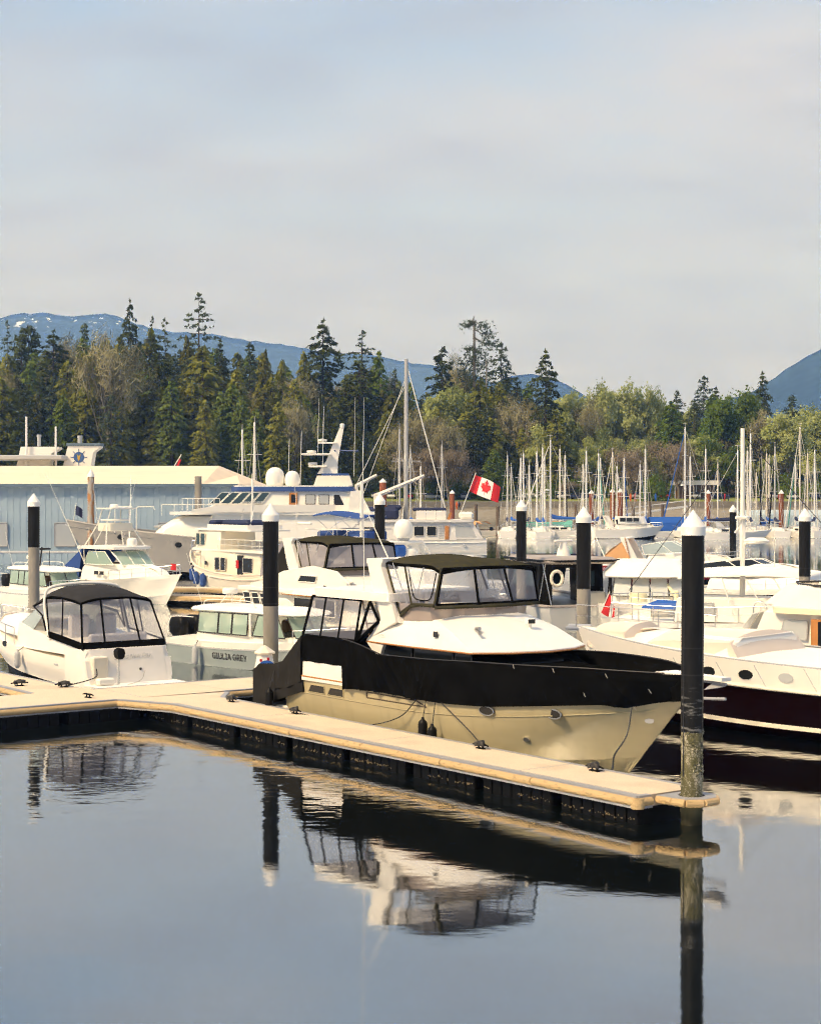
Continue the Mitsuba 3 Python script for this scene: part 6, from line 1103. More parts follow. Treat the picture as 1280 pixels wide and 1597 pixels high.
for px, r, h_ in ((68, .2, 1.0), (131, .24, .9)): tb.part('exhaust', lathe([(0, 0), (r, 0), (r, h_), (r * 1.2, h_), (r * 1.2, h_ + .25), (0, h_ + .25)], 12, (wx_(px), -2.2, wz_(697))), 'mat_light_grey')
tb.part('stay', cat(bar((wx_(98), -3.6, wz_(670)), (wx_(88), -3.6, wz_(697)), .03, 4), bar((wx_(98), -3.6, wz_(670)), (wx_(108), -3.6, wz_(700)), .03, 4)), 'mat_rubber'); tb.part('rail', cat(bar((wx_(40), -3.7, wz_(728)), (wx_(150), -3.7, wz_(728)), .04, 4), tube([V3(wx_(x), -3.7, wz_(y)) for x, y in ((9, 733), (9, 728), (17, 728), (17, 733))], .05, 5)), 'mat_light_grey')
rf = Thing('stern_flag', 'small red and white furled flag on a leaning staff above the boathouse roof', 'flag', at_frame((275 - 640) * .066, 178, 8.4)); rf.part('staff', bar((-.5, 0, 0), (.55, 0, 1.7), .05), 'mat_white'); rf.part('cloth', slab(np.array([[V3(.33 - .45 * u + .22 * v, .03 * math.sin(6 * v), 1.25 - 1.0 * u - .1 * v) for v in np.linspace(0, 1, 4)] for u in np.linspace(0, 1, 6)]), .02), 'mat_red')
MARKS = [(8, 'the left edge'), (45, 'the round dark pine'), (84, 'the large dark fir'), (130, 'the emblem funnel'), (171, 'the large bare tree'), (203, 'the narrow dark fir'), (249, 'the big dark conifer'), (311, 'the tallest left fir'), (343, 'the boathouse roof end'), (390, 'the tall bare mast'), (430, 'the satellite domes'), (474, 'the whip antennas'), (504, 'the yacht tower mast'), (564, 'the tall gappy fir'), (591, 'the crane boom'), (635, 'the thick grey mast'), (689, 'the dark fir by the mast'), (722, 'the flag staff'), (739, 'the dead topped tree'), (758, 'the pale snag'), (790, 'the flag fly end'), (813, 'the pile beside the flag'), (850, 'the reddish trunk fir'), (880, 'the tallest near mast'), (912, 'the second sleeved pile'), (934, 'the left pale tree'), (974, 'the right pale tree'), (1006, 'the lone mast'), (1047, 'the medium green tree'), (1068, 'the blue foresail'), (1083, 'the nearest pile'), (1104, 'the post by the nearest pile'), (1125, 'the left leafy tree'), (1148, 'the white steadying mast'), (1170, 'the crowded masts'), (1189, 'the right dark fir'), (1218, 'the right rust post'), (1247, 'the tall right mast'), (1275, 'the right edge')]
def near_mark(px):
    m = min(MARKS, key=lambda q: abs(q[0] - px)); return ('left of ' if px < m[0] - 4 else 'right of ' if px > m[0] + 4 else 'behind ') + m[1]
# ------------------------------------------------------------------ distant sailboats
def unit_sail():
    h = hull_form(9.0, 1.45, (.95, .90, 1.2), (.75, .7, 1.0), (.05, .0, .35), .5, 1.3, .45, .4, 2.0, stern=.75)
    return dict(hull=cat(h['up']), hull_bottom=h['low'], deck=h['deck'](), cabin=loft([ring_xy(2.6, 6.6, .95, .55, .9, .2, .4, .3), ring_xy(2.7, 6.2, .88, .5, 1.35, .2, .4, .3), ring_xy(2.9, 6.0, .75, .4, 1.4, .2, .4, .3)]),
                cabin_window=cat(*[panel([V3(a, s * .94, 1.02), V3(b, s * .88, 1.02), V3(b, s * .85, 1.24), V3(a, s * .90, 1.24)], .03) for s in (-1, 1) for a, b in ((3.1, 3.9), (4.1, 5.0))]),
                rail=cat(*[tube([p + V3(0, 0, .6) for p in rail_line(h, 0, 1, 12, side=s)], .02, 4) for s in (-1, 1)], *[bar(h['pt'](0, t, s), h['pt'](0, t, s) + V3(0, 0, .6), .02, 4) for s in (-1, 1) for t in np.linspace(0, 1, 7)]),
                mast=tube([(5.1, 0, 0), (5.1, 0, 1)], [.115, .09], 8), spreader=cat(bar((5.1, -.8, 0), (5.1, .8, 0), .03, 5)), boom=tube([(5.0, 0, 2.1), (1.6, 0, 2.2)], .08, 6),
                sail_cover=loft([[V3(x, .17 * w * math.cos(a), 2.28 + dz + .22 * w * math.sin(a)) for a in np.arange(8) * math.pi / 4] for x, w, dz in ((5.0, .6, .35), (4.9, 1.25, .25), (4.2, 1.05, .08), (3.0, .85, .02), (1.8, .6, 0), (1.6, .3, 0))]),
                dodger=loft([[V3(x, .95 * math.cos(a), 1.3 + .75 * math.sin(a) * w) for a in np.linspace(0, math.pi, 9)] for x, w in ((2.5, 1), (3.1, 1.0), (3.5, .45))], closed=False))
US = unit_sail()
def sailboat(px, top, wl, heading, label, hullmat='mat_white', cover='mat_blue', furl='mat_white', dodger=None, group=None, L=1.0, mastmat='mat_mast', tilt=0):
    Y = 2700 * EYE / (wl - 768); H = EYE + (768 - top) * Y / 2700; X = (px - 640) * Y / 2700
    M = at_frame(X - 5.1 * math.cos(heading) * L, Y - 5.1 * math.sin(heading) * L, 0, heading, L)
    t = Thing('sailboat', label, 'sailboat', M, group)
    h_ = H / L - 1.2
    for n_, m_ in (('hull', hullmat), ('hull_bottom', 'mat_black'), ('deck', 'mat_white'), ('cabin', 'mat_white'), ('cabin_window', 'mat_glass_dark'), ('rail', 'mat_steel'), ('boom', 'mat_mast')): t.part(n_, US[n_], m_)
    S = np.eye(4); S[2, 2] = h_; S[2, 3] = 1.2; S[0, 0] = S[1, 1] = 1.12 / L; S[0, 3] = 5.1 * (1 - 1.12 / L); k = t.part('mast', US['mast'], mastmat, M=S)
    for q in (.45, .72) if h_ > 9 else (.55,):
        S2 = np.eye(4); S2[2, 3] = 1.2 + h_ * q; t.part('spreader', US['spreader'], mastmat, M=S2)
    if px % 3 == 0: t.part('radar', lathe([(0, 0), (.28, .02), (.3, .14), (.1, .22), (0, .22)], 10, (5.5, 0, 1.2 + h_ * .42)), 'mat_white')
    t.part('wind_vane', cat(bar((5.1, 0, 1.1 + h_), (5.1, 0, 1.8 + h_), .03, 4), bar((4.8, 0, 1.7 + h_), (5.5, 0, 1.7 + h_), .03, 4)), 'mat_stay')
    if cover: t.part('sail_cover', US['sail_cover'], cover)
    if dodger: t.part('dodger', US['dodger'], dodger)
    zt = 1.2 + h_ * .97
    if furl: t.part('furled_sail', tube([(8.9, 0, 1.25), (5.3, 0, zt * .96)], [.10, .045], 6), furl)
    t.part('stay', cat(bar((.1, 0, 1.0), (5.05, 0, zt), .026, 4), *[bar((4.9, s * 1.3, 1.0), (5.1, s * .05, zt * .97), .022, 4) for s in (-1, 1)]), 'mat_stay')
    return t
plain('mat_mast_buff', (.62, .56, .46), .5)
plain('mat_stay', (.42, .41, .38), .5)
SB = [  # mast px, top px, waterline px, heading deg, hull, cover, furl
 (397, 658, 858, 100, 'mat_white', None, 'mat_white', 'tall bare mast sailboat behind the right end of the boathouse'), (378, 670, 860, 95, 'mat_white', None, 'mat_white', 'shorter mast sailboat just left of the tall one behind the boathouse'),
 (623, 669, 852, 85, 'mat_white', 'mat_navy', None, 'sailboat with white mast left of the thick grey mast'), (640, 701, 838, 110, 'mat_white', 'mat_blue', 'mat_white', 'sailboat with short mast right behind the thick grey mast'), (656, 727, 836, 80, 'mat_white', 'mat_navy', None, 'low masted sailboat at the tip of the white crane boom'), (689, 693, 836, 95, 'mat_white', 'mat_blue', None, 'sailboat with thin grey mast left of the large flag'),
 (791, 710, 838, 88, 'mat_white', 'mat_navy', 'mat_white', 'sailboat with grey mast just right of the large flag'), (797, 728, 836, 100, 'mat_white', 'mat_blue', None, 'small sailboat beside the grey mast right of the flag'), (812, 714, 838, 95, 'mat_white', 'mat_blue', 'mat_white', 'left one of the mast pair above the pile right of the flag'), (816, 707, 836, 84, 'mat_white', None, 'mat_white', 'right one of the mast pair above the pile right of the flag'),
 (825, 725, 837, 80, 'mat_white', 'mat_navy', 'mat_white', 'short masted sailboat right of the paired masts'), (837, 704, 839, 96, 'mat_white', 'mat_blue', None, 'sailboat with slim mast behind the green covered boat'), (846, 698, 838, 92, 'mat_white', 'mat_blue', 'mat_white', 'sailboat left of the tallest white mast near the green cover'), (849, 712, 834, 88, 'mat_white', None, None, 'sailboat with the shorter mast beside the tallest white one'),
 (873, 700, 834, 98, 'mat_navy', 'mat_navy', None, 'navy sailboat right of the tallest white mast'), (881, 710, 836, 80, 'mat_white', 'mat_blue', 'mat_black', 'sailboat with black furled foresail left of the second sleeved pile'), (909, 724, 834, 94, 'mat_white', 'mat_navy', None, 'short masted sailboat above the second sleeved pile'), (914, 703, 838, 100, 'mat_white', None, 'mat_white', 'tall masted sailboat above the second sleeved pile'),
 (933, 707, 836, 70, 'mat_white', 'mat_blue', 'mat_teal', 'sailboat with teal furled foresail right of the second sleeved pile'), (936, 714, 832, 100, 'mat_white', 'mat_navy', 'mat_white', 'sailboat close behind the teal furled one'), (955, 705, 838, 115, 'mat_white', 'mat_blue', 'mat_white', 'sailboat just left of the two close rust brown posts'), (962, 727, 834, 70, 'mat_white', None, 'mat_white', 'short masted sailboat between the rust brown posts'),
 (973, 715, 836, 75, 'mat_white', 'mat_navy', 'mat_blue', 'sailboat with blue furled foresail right of the two close posts'), (998, 724, 834, 65, 'mat_white', 'mat_blue', 'mat_blue', 'sailboat with blue foresail left of the tall lone mast'), (1006, 700, 836, 90, 'mat_white', 'mat_blue', None, 'sailboat with the tall lone mast above the red hulled cruiser'), (1068, 666, 838, 140, 'mat_white', 'mat_blue', 'mat_blue', 'tall sailboat with long blue furled foresail behind the nearest pile'),
 (1076, 712, 836, 92, 'mat_white', None, None, 'shorter mast sailboat right beside the long blue foresail'), (1100, 700, 836, 82, 'mat_white', 'mat_blue', None, 'sailboat right of the nearest pile by a rust brown post'), (1119, 723, 838, 60, 'mat_white', 'mat_blue', None, 'short masted sailboat right of the nearest pile with orange gear aboard'), (1159, 699, 838, 86, 'mat_white', 'mat_navy', None, 'sailboat just right of the thick white steadying mast'),
 (1165, 703, 834, 97, 'mat_white', None, 'mat_white', 'second sailboat right of the thick white steadying mast'), (1170, 676, 838, 84, 'mat_white', 'mat_navy', 'mat_white', 'tallest sailboat right of the thick white steadying mast'), (1179, 737, 832, 95, 'mat_white', None, None, 'smallest mast among the crowd right of the white steadying mast'), (1186, 702, 836, 88, 'mat_white', 'mat_navy', None, 'sailboat with black mast in the right hand crowd'),
 (1195, 707, 836, 95, 'mat_white', 'mat_blue', 'mat_white', 'sailboat left of the right hand rust brown post with tilted foresail'), (1199, 714, 834, 78, 'mat_white', None, 'mat_white', 'sailboat touching the right hand rust brown post'), (1208, 696, 838, 90, 'mat_white', 'mat_navy', 'mat_black', 'grey masted sailboat behind the right hand rust brown post'), (1240, 716, 836, 93, 'mat_navy', 'mat_navy', 'mat_teal', 'navy hulled sailboat left of the tall mast at the right edge'),
 (1247, 666, 838, 110, 'mat_white', 'mat_navy', 'mat_white', 'tallest sailboat near the right edge'), (1259, 707, 835, 88, 'mat_white', 'mat_blue', 'mat_white', 'sailboat second from the right edge'), (1270, 702, 837, 70, 'mat_white', 'mat_navy', 'mat_white', 'rightmost sailboat at the picture edge')]
for px, top, wl, hd, hm_, cv, fu, lab in SB:
    sailboat(px, top, wl, math.radians(hd), lab, hm_, cv, fu, None, None, 1.0, 'mat_black' if 'black mast' in lab else 'mat_mast_grey' if 'grey mast' in lab else ('mat_mast', 'mat_white', 'mat_mast', 'mat_mast_buff')[px % 4])
plain('mat_seagreen', (.12, .36, .30), .8)
sailboat(858, 686, 838.5, math.pi * .97, 'broadside sailboat with sea green cover and tallest white mast, right of the flag', 'mat_white', 'mat_blue', 'mat_white', 'mat_seagreen', L=1.15)
gc = Thing('covered_boat', 'boat under a sea green tarpaulin beside the broadside sailboat', 'boat', at_frame((893 - 640) * .089, 241, 0, math.pi)); gc.part('hull', hull_form(8, 1.5, (.9, .9, 1.2), (.7, .7, 1.0), (0, 0, .3), .5, 1.0)['up'], 'mat_teal'); gc.part('tarpaulin', loft([[V3(x, y * 1.5, .9 + z * 1.2) for y, z in ((-1, 0), (-.5, .55), (0, 1), (.5, .55), (1, 0))] for x in (.2, 2, 5, 7)], closed=False), 'mat_seagreen', smooth=False)
sailboat(1150, 702, 842.5, 0.03, 'broadside white sailboat right of the nearest pile, bow to the right', 'mat_white', 'mat_navy', None, 'mat_light_grey', L=1.15)
b20, _ = sport_boat(at_frame(24.5, 232, 0, .05), 'small white cabin cruiser with railings among the distant sailboats', 9.5, 'mat_white', 'mat_white', 'mat_glass_dark'); b20.part('upper_cabin', loft([ring_xy(3, 7, 1.3, 1, 2.0, .2, .4, .3), ring_xy(3.1, 6.6, 1.2, .9, 3.0, .2, .4, .3)]), 'mat_white')
for s in (-1, 1): win_row(b20, (3.3, 4.2, 5.1, 6.0), 2.3, 2.8, lambda z: 1.24, s)
bc = Thing('covered_boat', 'boat under a bright blue tarpaulin among the distant sailboats', 'boat', at_frame(32.8, 240, 0, .2)); bc.part('hull', hull_form(8, 1.5, (.9, .9, 1.2), (.7, .7, 1.0), (0, 0, .3), .5, 1.0)['up'], 'mat_white'); bc.part('tarpaulin', loft([[V3(x, y * 1.5, .9 + z * 1.9) for y, z in ((-1, 0), (-.8, .6), (0, 1), (.8, .6), (1, 0))] for x in (.2, 2, 5, 6.5)], closed=False), 'mat_blue', smooth=False)
gs = Thing('covered_boat', 'boat under a pale blue grey tent cover near the right edge', 'boat', at_frame(50, 258, 0, .1)); gs.part('hull', hull_form(10, 1.6, (1, 1, 1.2), (.7, .7, 1.0), (0, 0, .3), .5, 1.0)['up'], 'mat_white'); gs.part('tent', loft([[V3(x, y * 1.7, 1.0 + z * 2.6) for y, z in ((-1, 0), (-.9, .7), (0, 1), (.9, .7), (1, 0))] for x in (-1, 4, 9, 13)], closed=False), 'mat_pale_tent', smooth=False); plain('mat_pale_tent', (.42, .50, .52), .8)
random.seed(21)
for i, px in enumerate((765, 780, 900, 985, 1040, 1225, 700)):
    Y = 2700 * EYE / (834 - 768) - 6; hm_ = ('mat_white', 'mat_ivory', 'mat_white', 'mat_ivory', 'mat_white', 'mat_white', 'mat_ivory')[i]
    t = Thing('open_boat', ('small white open boat below the large flag', 'second small open boat, right of the one below the large flag', 'small white open boat at the second sleeved pile', 'small cream open boat below the lone tall mast', 'small white open boat left of the nearest pile', 'small white open boat left of the rightmost pile', 'small cream open boat left of the large flag')[i], 'boat', at_frame((px - 640) * Y / 2700, Y, 0, random.uniform(2.6, 3.8)))
    hh = hull_form(6.5, 1.15, (.8, .8, 1.1), (.6, .6, .9), (0, 0, .3), .4, .9); t.part('hull', hh['up'], hm_); t.part('deck', hh['deck'](.15), 'mat_light_grey'); t.part('canopy', loft([[V3(x, y * .95, z) for y in (-1, 1)] for x, z in ((1.5, 1.7), (2.2, 2.1), (3.6, 2.1), (4.2, 1.2))], closed=False), random.choice(['mat_blue', 'mat_white', 'mat_red', 'mat_tan_canvas'])); t.part('outboard', box((-.1, 0, .8), (.5, .35, .9), .1), 'mat_black')
fdk = Thing('dock', 'long distant wooden dock under the sailboats', 'dock'); fdk.part('deck', prism_z([(8, 263), (75, 258), (75, 260), (8, 265)], .3, .6), 'mat_wood_post', smooth=False)
gw = Thing('gangway', 'pale sloping gangway running down from the beach to the distant marina', 'gangway'); gw.part('deck', hull([(33, 300, 1.6), (33, 302, 1.6), (48, 300, 3.6), (48, 302, 3.6), (33, 300, 1.9), (33, 302, 1.9), (48, 300, 3.9), (48, 302, 3.9)]), 'mat_light_grey', smooth=False); gw.part('rail', cat(*[bar((33, y, 2.8), (48, y, 4.8), .05) for y in (300, 302)]), 'mat_light_grey')
# ------------------------------------------------------------------ shore: wall, cars, people, kiosk
sx_ = np.linspace(-160, 130, 59)
sw = Thing('seawall', 'low grey stone seawall along the far park shore', 'seawall'); yl = lambda x: 322 + 8 * math.sin(x * .021) + 5 * math.sin(x * .057 + 1) + 34.6
sw.part('wall', loft([[V3(x, yl(x) - .5, 1.6), V3(x, yl(x) - .2, 4.35), V3(x, yl(x) + .5, 4.35), V3(x, yl(x) + .6, 1.6)] for x in sx_]), 'mat_seawall')
def car_meshes():
    body = loft([ring_xy(-2.1, 2.1, .82, .80, .35, .15, .2, .05), ring_xy(-2.2, 2.2, .88, .86, .6, .2, .25, .05), ring_xy(-2.15, 2.15, .86, .82, .92, .2, .3, .05)]); cab = loft([ring_xy(-1.7, 1.0, .80, .78, .92, .1, .2), ring_xy(-1.3, .4, .70, .68, 1.42, .1, .2), ring_xy(-1.2, .3, .6, .6, 1.46, .1, .2)]); w = [lathe([(0, -.1), (.31, -.1), (.33, 0), (.31, .1), (0, .1)], 12) for _ in range(1)][0]
    return body, cab, w
CB, CC, CW = car_meshes(); random.seed(8)
cols = {'white': 'mat_white', 'silver': 'mat_light_grey', 'black': 'mat_rubber', 'dark blue': 'mat_navy', 'red': 'mat_red', 'grey': 'mat_zinc'}
for i, x in enumerate(list(range(-12, 26, 4)) + [33, 37, 41, 46, 50, 55, 62, 67, 73, 78, 83, 88]):
    y = 376 + random.uniform(-1, 1); c = random.choice(list(cols)); M = at_frame(x + random.uniform(-.6, .6), y, float(ground_z(x, y)), random.choice([1.57, 1.6, 0.1, 1.5]))
    t = Thing('parked_car', f'{c} car on the far shore road ' + near_mark(640 + x * 2700 / y), 'car', M, f'{c} cars parked along the far shore'); t.part('body', CB, cols[c]); t.part('cabin', CC, 'mat_glass_dark')
    for sx in (-1.35, 1.35):
        for sy in (-.8, .8): t.part('wheel', CW, 'mat_rubber', M=at_frame(sx, sy, .33) @ np.array(T().rotate([1, 0, 0], 90).matrix))
def person_mesh(seed):
    r = np.random.RandomState(seed); s = .18 + .05 * r.rand(); J = [((0, -.1, .05), (.02, -.1, .85), .06, .10), ((s, .1, .05), (.0, .1, .85), .06, .10), ((0, 0, .85), (0, 0, 1.35), .15, .19), ((0, -.2, 1.35), (.1 * r.rand(), -.27, .85), .055, .045), ((0, .2, 1.35), (-.1 * r.rand(), .27, .85), .055, .045), ((0, 0, 1.4), (.02, 0, 1.52), .06, .06), ((.02, 0, 1.58), (.03, 0, 1.68), .10, .09)]
    parts = []
    for a, b, ra, rb in J:
        pts = []
        for c, q in ((a, ra), (b, rb)): pts += [np.array(c) + q * d for d in trimesh.creation.icosphere(1).vertices]
        parts.append(manifold3d.Manifold.hull_points(np.array(pts)))
    m = parts[0]
    for q in parts[1:]: m = m + q
    mm = m.to_mesh(); return TM(mm.vert_properties[:, :3], mm.tri_verts)
PMs = [person_mesh(i) for i in range(4)]
for i, (px, c) in enumerate(((702, 'dark'), (712, 'orange'), (716, 'dark'), (905, 'dark'), (983, 'orange'), (990, 'red'), (1012, 'dark'), (1022, 'blue'), (1130, 'red'), (1136, 'dark'), (1215, 'red'), (1252, 'dark'))):
    y = 361.5; x = (px - 640) * y / 2700
    single('person', PMs[i % 4], {'dark': 'mat_rubber', 'orange': 'mat_orange', 'red': 'mat_red', 'blue': 'mat_blue'}[c], f'person in {c} on the shore path ' + near_mark(px), 'person', at_frame(x, y, float(ground_z(x, y)), i * 1.1), f'people in {c} clothes on the far shore path')
ks = Thing('kiosk', 'low white roofed pavilion on the far shore behind the nearest pile', 'pavilion', at_frame(62, 378, float(ground_z(62, 378)))); ks.part('roof', loft([ring_xy(-5, 5, 2.5, 2.5, z, .2, .2) for z in (2.9, 3.9)]), 'mat_white'); ks.part('wall', box((0, .5, 1.4), (8, 3, 2.9)), 'mat_interior')
for s in (-4.6, 0, 4.6): ks.part('post', box((s, -2.2, 1.45), (.2, .2, 2.9)), 'mat_light_grey')
# ------------------------------------------------------------------ trees
def leaf_mat(key, dark, light, freq=.055):
    def fn(p, n, uv):
        a = fbm(p.x * freq, p.y * freq, p.z * freq, 3); b = noise(p.x * .9, p.y * .9, p.z * .9)
        return mix(dark, light, smoothstep(.25, .75, .6 * a + .4 * b))
    scene[key] = {'type': 'principledthin', 'base_color': proc(fn), 'roughness': .9, 'diff_trans': .7, 'spec_trans': 0.0, 'eta': 1.2} if 'bark' not in key and 'twig' not in key else {'type': 'twosided', 'nested': {'type': 'diffuse', 'reflectance': proc(fn)}}
def foliage(mesh, bsdf, seed=1):
    """leaf clumps shaded as the crown's rounded surface: normals lean outwards and up, each clump a little differently"""
    v = np.array(mesh.vertices); c = v.reshape(-1, 3, 3).mean(1); r = np.random.RandomState(seed); n = c * V3(1, 1, 0); n /= np.linalg.norm(n, axis=1, keepdims=True) + .3
    n = n * .9 + V3(0, 0, .55) + r.normal(size=n.shape) * .42; n /= np.linalg.norm(n, axis=1, keepdims=True)
    return {'type': 'ply', 'filename': meshkit.write_ply(mesh, normals=np.repeat(n, 3, 0)), 'face_normals': False, 'bsdf': {'type': 'ref', 'id': bsdf}}
leaf_mat('mat_fir', (.036, .050, .016), (.090, .110, .034))
leaf_mat('mat_fir_blue', (.045, .068, .036), (.100, .126, .062))
leaf_mat('mat_cedar', (.13, .145, .022), (.25, .255, .055))
leaf_mat('mat_cedar_brown', (.095, .100, .024), (.17, .170, .045))
leaf_mat('mat_green', (.09, .145, .024), (.17, .215, .050))
leaf_mat('mat_pale', (.27, .31, .095), (.40, .43, .18))
leaf_mat('mat_twig', (.19, .18, .10), (.32, .30, .17))
leaf_mat('mat_twig_red', (.15, .125, .09), (.25, .21, .15))
leaf_mat('mat_bark', (.035, .027, .020), (.085, .066, .050))
leaf_mat('mat_bark_grey', (.13, .12, .10), (.26, .24, .20))
def tris(c, a, b):
    """triangles centred at c spanned by a and b"""
    n = len(c); v = np.stack([c - a * .5 - b * .5, c + a * .5 - b * .5, c + b * .5 + a * .1], 1).reshape(-1, 3)
    return TM(v, np.arange(3 * n).reshape(-1, 3))
def rnd_unit(r, n): v = r.normal(size=(n, 3)); return v / np.linalg.norm(v, axis=1, keepdims=True)
def conifer(seed, H=30., R=5.0, levels=46, droop=.25, start=.06, per=7, clump=9, size=.62, gap=.12, power=.8, flop=.35, irregular=.3):
    r = np.random.RandomState(seed); C, A, B, limbs = [], [], [], []
    for z in np.linspace(start, .985, levels):
        zz = z + r.uniform(-.008, .008); env = R * (1 - math.exp(-(1.012 - zz) / (.30 * power))) * (1 - irregular * .5 + irregular * r.rand()) * min(1, .55 + (zz - start) * 5)
        if r.rand() < gap: env *= .5
        nb = max(3, int(per * (.55 + .6 * (1 - zz)) + r.rand()))
        for k in range(nb):
            th = r.rand() * 6.283; Lb = env * (.65 + .45 * r.rand()) + .25; d = V3(math.cos(th), math.sin(th), 0); e = V3(-d[1], d[0], 0)
            m = max(3, int(clump * (Lb / R) * 1.25 + 2)); s = np.sqrt(r.uniform(.03, 1, m)) * Lb; up = .10 * Lb
            w = .16 * s + .1
            c = V3(0, 0, zz * H) + s[:, None] * d + (r.uniform(-1, 1, m) * w)[:, None] * e + np.stack([0 * s, 0 * s, up * (s / Lb) - droop * s * s / max(Lb, .5) - r.rand(m) * .35 - flop * r.rand(m) * size], 1)
            C.append(c); dd = d + r.normal(size=(m, 3)) * .45; dd /= np.linalg.norm(dd, axis=1, keepdims=True); sz = size * r.uniform(.6, 1.5, m)
            ee = np.cross(dd, rnd_unit(r, m)); ee /= np.linalg.norm(ee, axis=1, keepdims=True) + 1e-9
            A.append(ee * (sz * .75)[:, None]); B.append((dd + V3(0, 0, -.5 * flop)) * (sz * 1.25)[:, None])
            if Lb > 1.6 and r.rand() < .35: limbs.append(tube([V3(0, 0, zz * H), V3(0, 0, zz * H + up * .5 - droop * .25 * Lb) + d * Lb * .5, V3(0, 0, zz * H + up - droop * Lb) + d * Lb * .95], [.09, .06, .02], 3, False))
    trunk = cat(tube([(0, 0, -2), (0, 0, H * .3), (.1, .05, H * .7), (0, 0, H * .99)], [R * .085 + .15, R * .065 + .1, .16, .04], 7), *limbs)
    return tris(np.vstack(C), np.vstack(A), np.vstack(B)), trunk
def branching(seed, H=20., R=6.5, leafy=0, leaf_size=.5, n1=9, fork=3, spread=.55, tw=.035, trunk_r=.3, base=.18):
    r = np.random.RandomState(seed); segs, tips = [], []
    def grow(p, d, L, rad, lev):
        q = p; pts = [p]; dd = d
        for i in range(3):
            dd = dd + r.normal(size=3) * .13 + V3(0, 0, .07 * (lev > 0)); dd /= np.linalg.norm(dd); q = q + dd * L / 3; pts.append(q)
        segs.append((pts, rad, rad * .55, lev))
        if lev >= 4 or L < .55: tips.append((pts[-1], dd)); tips.append((pts[-2], dd)); return
        for k in range(fork + (r.rand() < .4)):
            t = r.uniform(.35, 1.0); b = pts[min(3, int(t * 3) + 1)]; o = rnd_unit(r, 1)[0]; nd = dd + spread * 1.15 * (o - dd * (o @ dd)); nd /= np.linalg.norm(nd)
            grow(b, nd, L * r.uniform(.52, .78), max(tw, rad * .55), lev + 1)
    top = V3(r.normal() * .4, r.normal() * .4, H * .55); segs.append(([V3(0, 0, -2), V3(0, 0, H * .2), top * .7, top], trunk_r, trunk_r * .45, 0))
    for k in range(n1):
        z = H * r.uniform(base, .55); th = k * 2.4 + r.rand(); lean = r.uniform(.35, .95) * (1.1 - z / H); d = V3(math.cos(th) * lean, math.sin(th) * lean, 1); d /= np.linalg.norm(d)
        grow(V3(top[0], top[1], 0) * (z / (H * .55)) + V3(0, 0, z), d, H * r.uniform(.26, .36), trunk_r * .5, 1)
    wood = cat(*[tube(p, np.linspace(a, b, len(p)), 5 if l < 2 else 3, False) for p, a, b, l in segs])
    v = np.array(wood.vertices); k = R / max(1, np.percentile(np.hypot(v[:, 0], v[:, 1]), 97)); kz = H / v[:, 2].max(); v = v * V3(min(k, 1.6), min(k, 1.6), kz); wood = TM(v, wood.faces)
    tp = np.array([t[0] for t in tips]) * V3(min(k, 1.6), min(k, 1.6), kz); out = None
    if leafy:
        n = len(tp); c = np.repeat(tp, leafy, 0) + r.normal(size=(n * leafy, 3)) * .55; s = leaf_size * r.uniform(.5, 1.3, n * leafy); a = rnd_unit(r, n * leafy); b = np.cross(a, rnd_unit(r, n * leafy)); out = tris(c, a * s[:, None], b * s[:, None])
    else:
        n = len(tp); q = 6; c = np.repeat(tp, q, 0) + r.normal(size=(n * q, 3)) * .5; d = rnd_unit(r, n * q) + V3(0, 0, .5); L = r.uniform(.5, 1.3, n * q); a = np.cross(d, rnd_unit(r, n * q)); a /= np.linalg.norm(a, axis=1, keepdims=True); out = tris(c, a * .11, d * L[:, None])
    return out, wood
def shrub(seed, H=3., R=2.6, n=1300, size=.34):
    r = np.random.RandomState(seed); u = rnd_unit(r, n); u[:, 2] = np.abs(u[:, 2]); rad = r.uniform(.45, 1, n) ** .6 * (.8 + .4 * meshkit.noise(u * 2.3 + seed)); c = u * rad[:, None] * V3(R, R, H); a = rnd_unit(r, n); b = np.cross(a, rnd_unit(r, n)); s = size * r.uniform(.5, 1.4, n)
    return tris(c, a * s[:, None], b * s[:, None]), cat(*[tube([V3(0, 0, -.5), V3(math.cos(k) * .5, math.sin(k) * .5, H * .6)], [.07, .03], 4, False) for k in range(4)])
KINDS = {}
def kind(name, H, meshes, leaf, bark='mat_bark'):
    KINDS.setdefault(name, [])
    i = len(KINDS[name]); g = f'group_{name}_{i}'; crown, trunk = meshes
    scene[g] = {'type': 'shapegroup', 'crown': foliage(crown, leaf, i + 3), 'trunk': mikit.ply(trunk, bark)}; KINDS[name].append((g, H))
for s in (1, 2): kind('fir', 30., conifer(s, 30, 4.8, 50, .26, .05, 8, 11, .64, .14, .62, .32, .42), 'mat_fir')
kind('bluefir', 30., conifer(5, 30, 4.6, 44, .16, .08, 7, 9, .62, .2, .62, .28, .55), 'mat_fir_blue'); kind('sparsefir', 30., conifer(7, 30, 4.6, 36, .08, .12, 6, 8, .55, .3, .58, .15, .8), 'mat_fir_blue')
for s in (11, 12): kind('cedar', 26., conifer(s, 26, 4.6, 50, .42, .02, 9, 11, .66, .06, .68, .6, .28), 'mat_cedar')
kind('browncedar', 26., conifer(14, 26, 4.4, 48, .45, .02, 9, 10, .66, .08, .7, .6, .35), 'mat_cedar_brown'); kind('darkcedar', 26., conifer(15, 26, 4.8, 50, .38, .02, 9, 11, .66, .08, .62, .5, .35), 'mat_green')
kind('pine', 24., conifer(17, 24, 6.0, 34, .05, .25, 9, 12, .75, .1, .5, .2, .35), 'mat_fir')
for s in (21, 22): kind('pale', 20., branching(s, 20, 4.6, 11, .55, 11, 3, .5), 'mat_pale', 'mat_bark_grey')
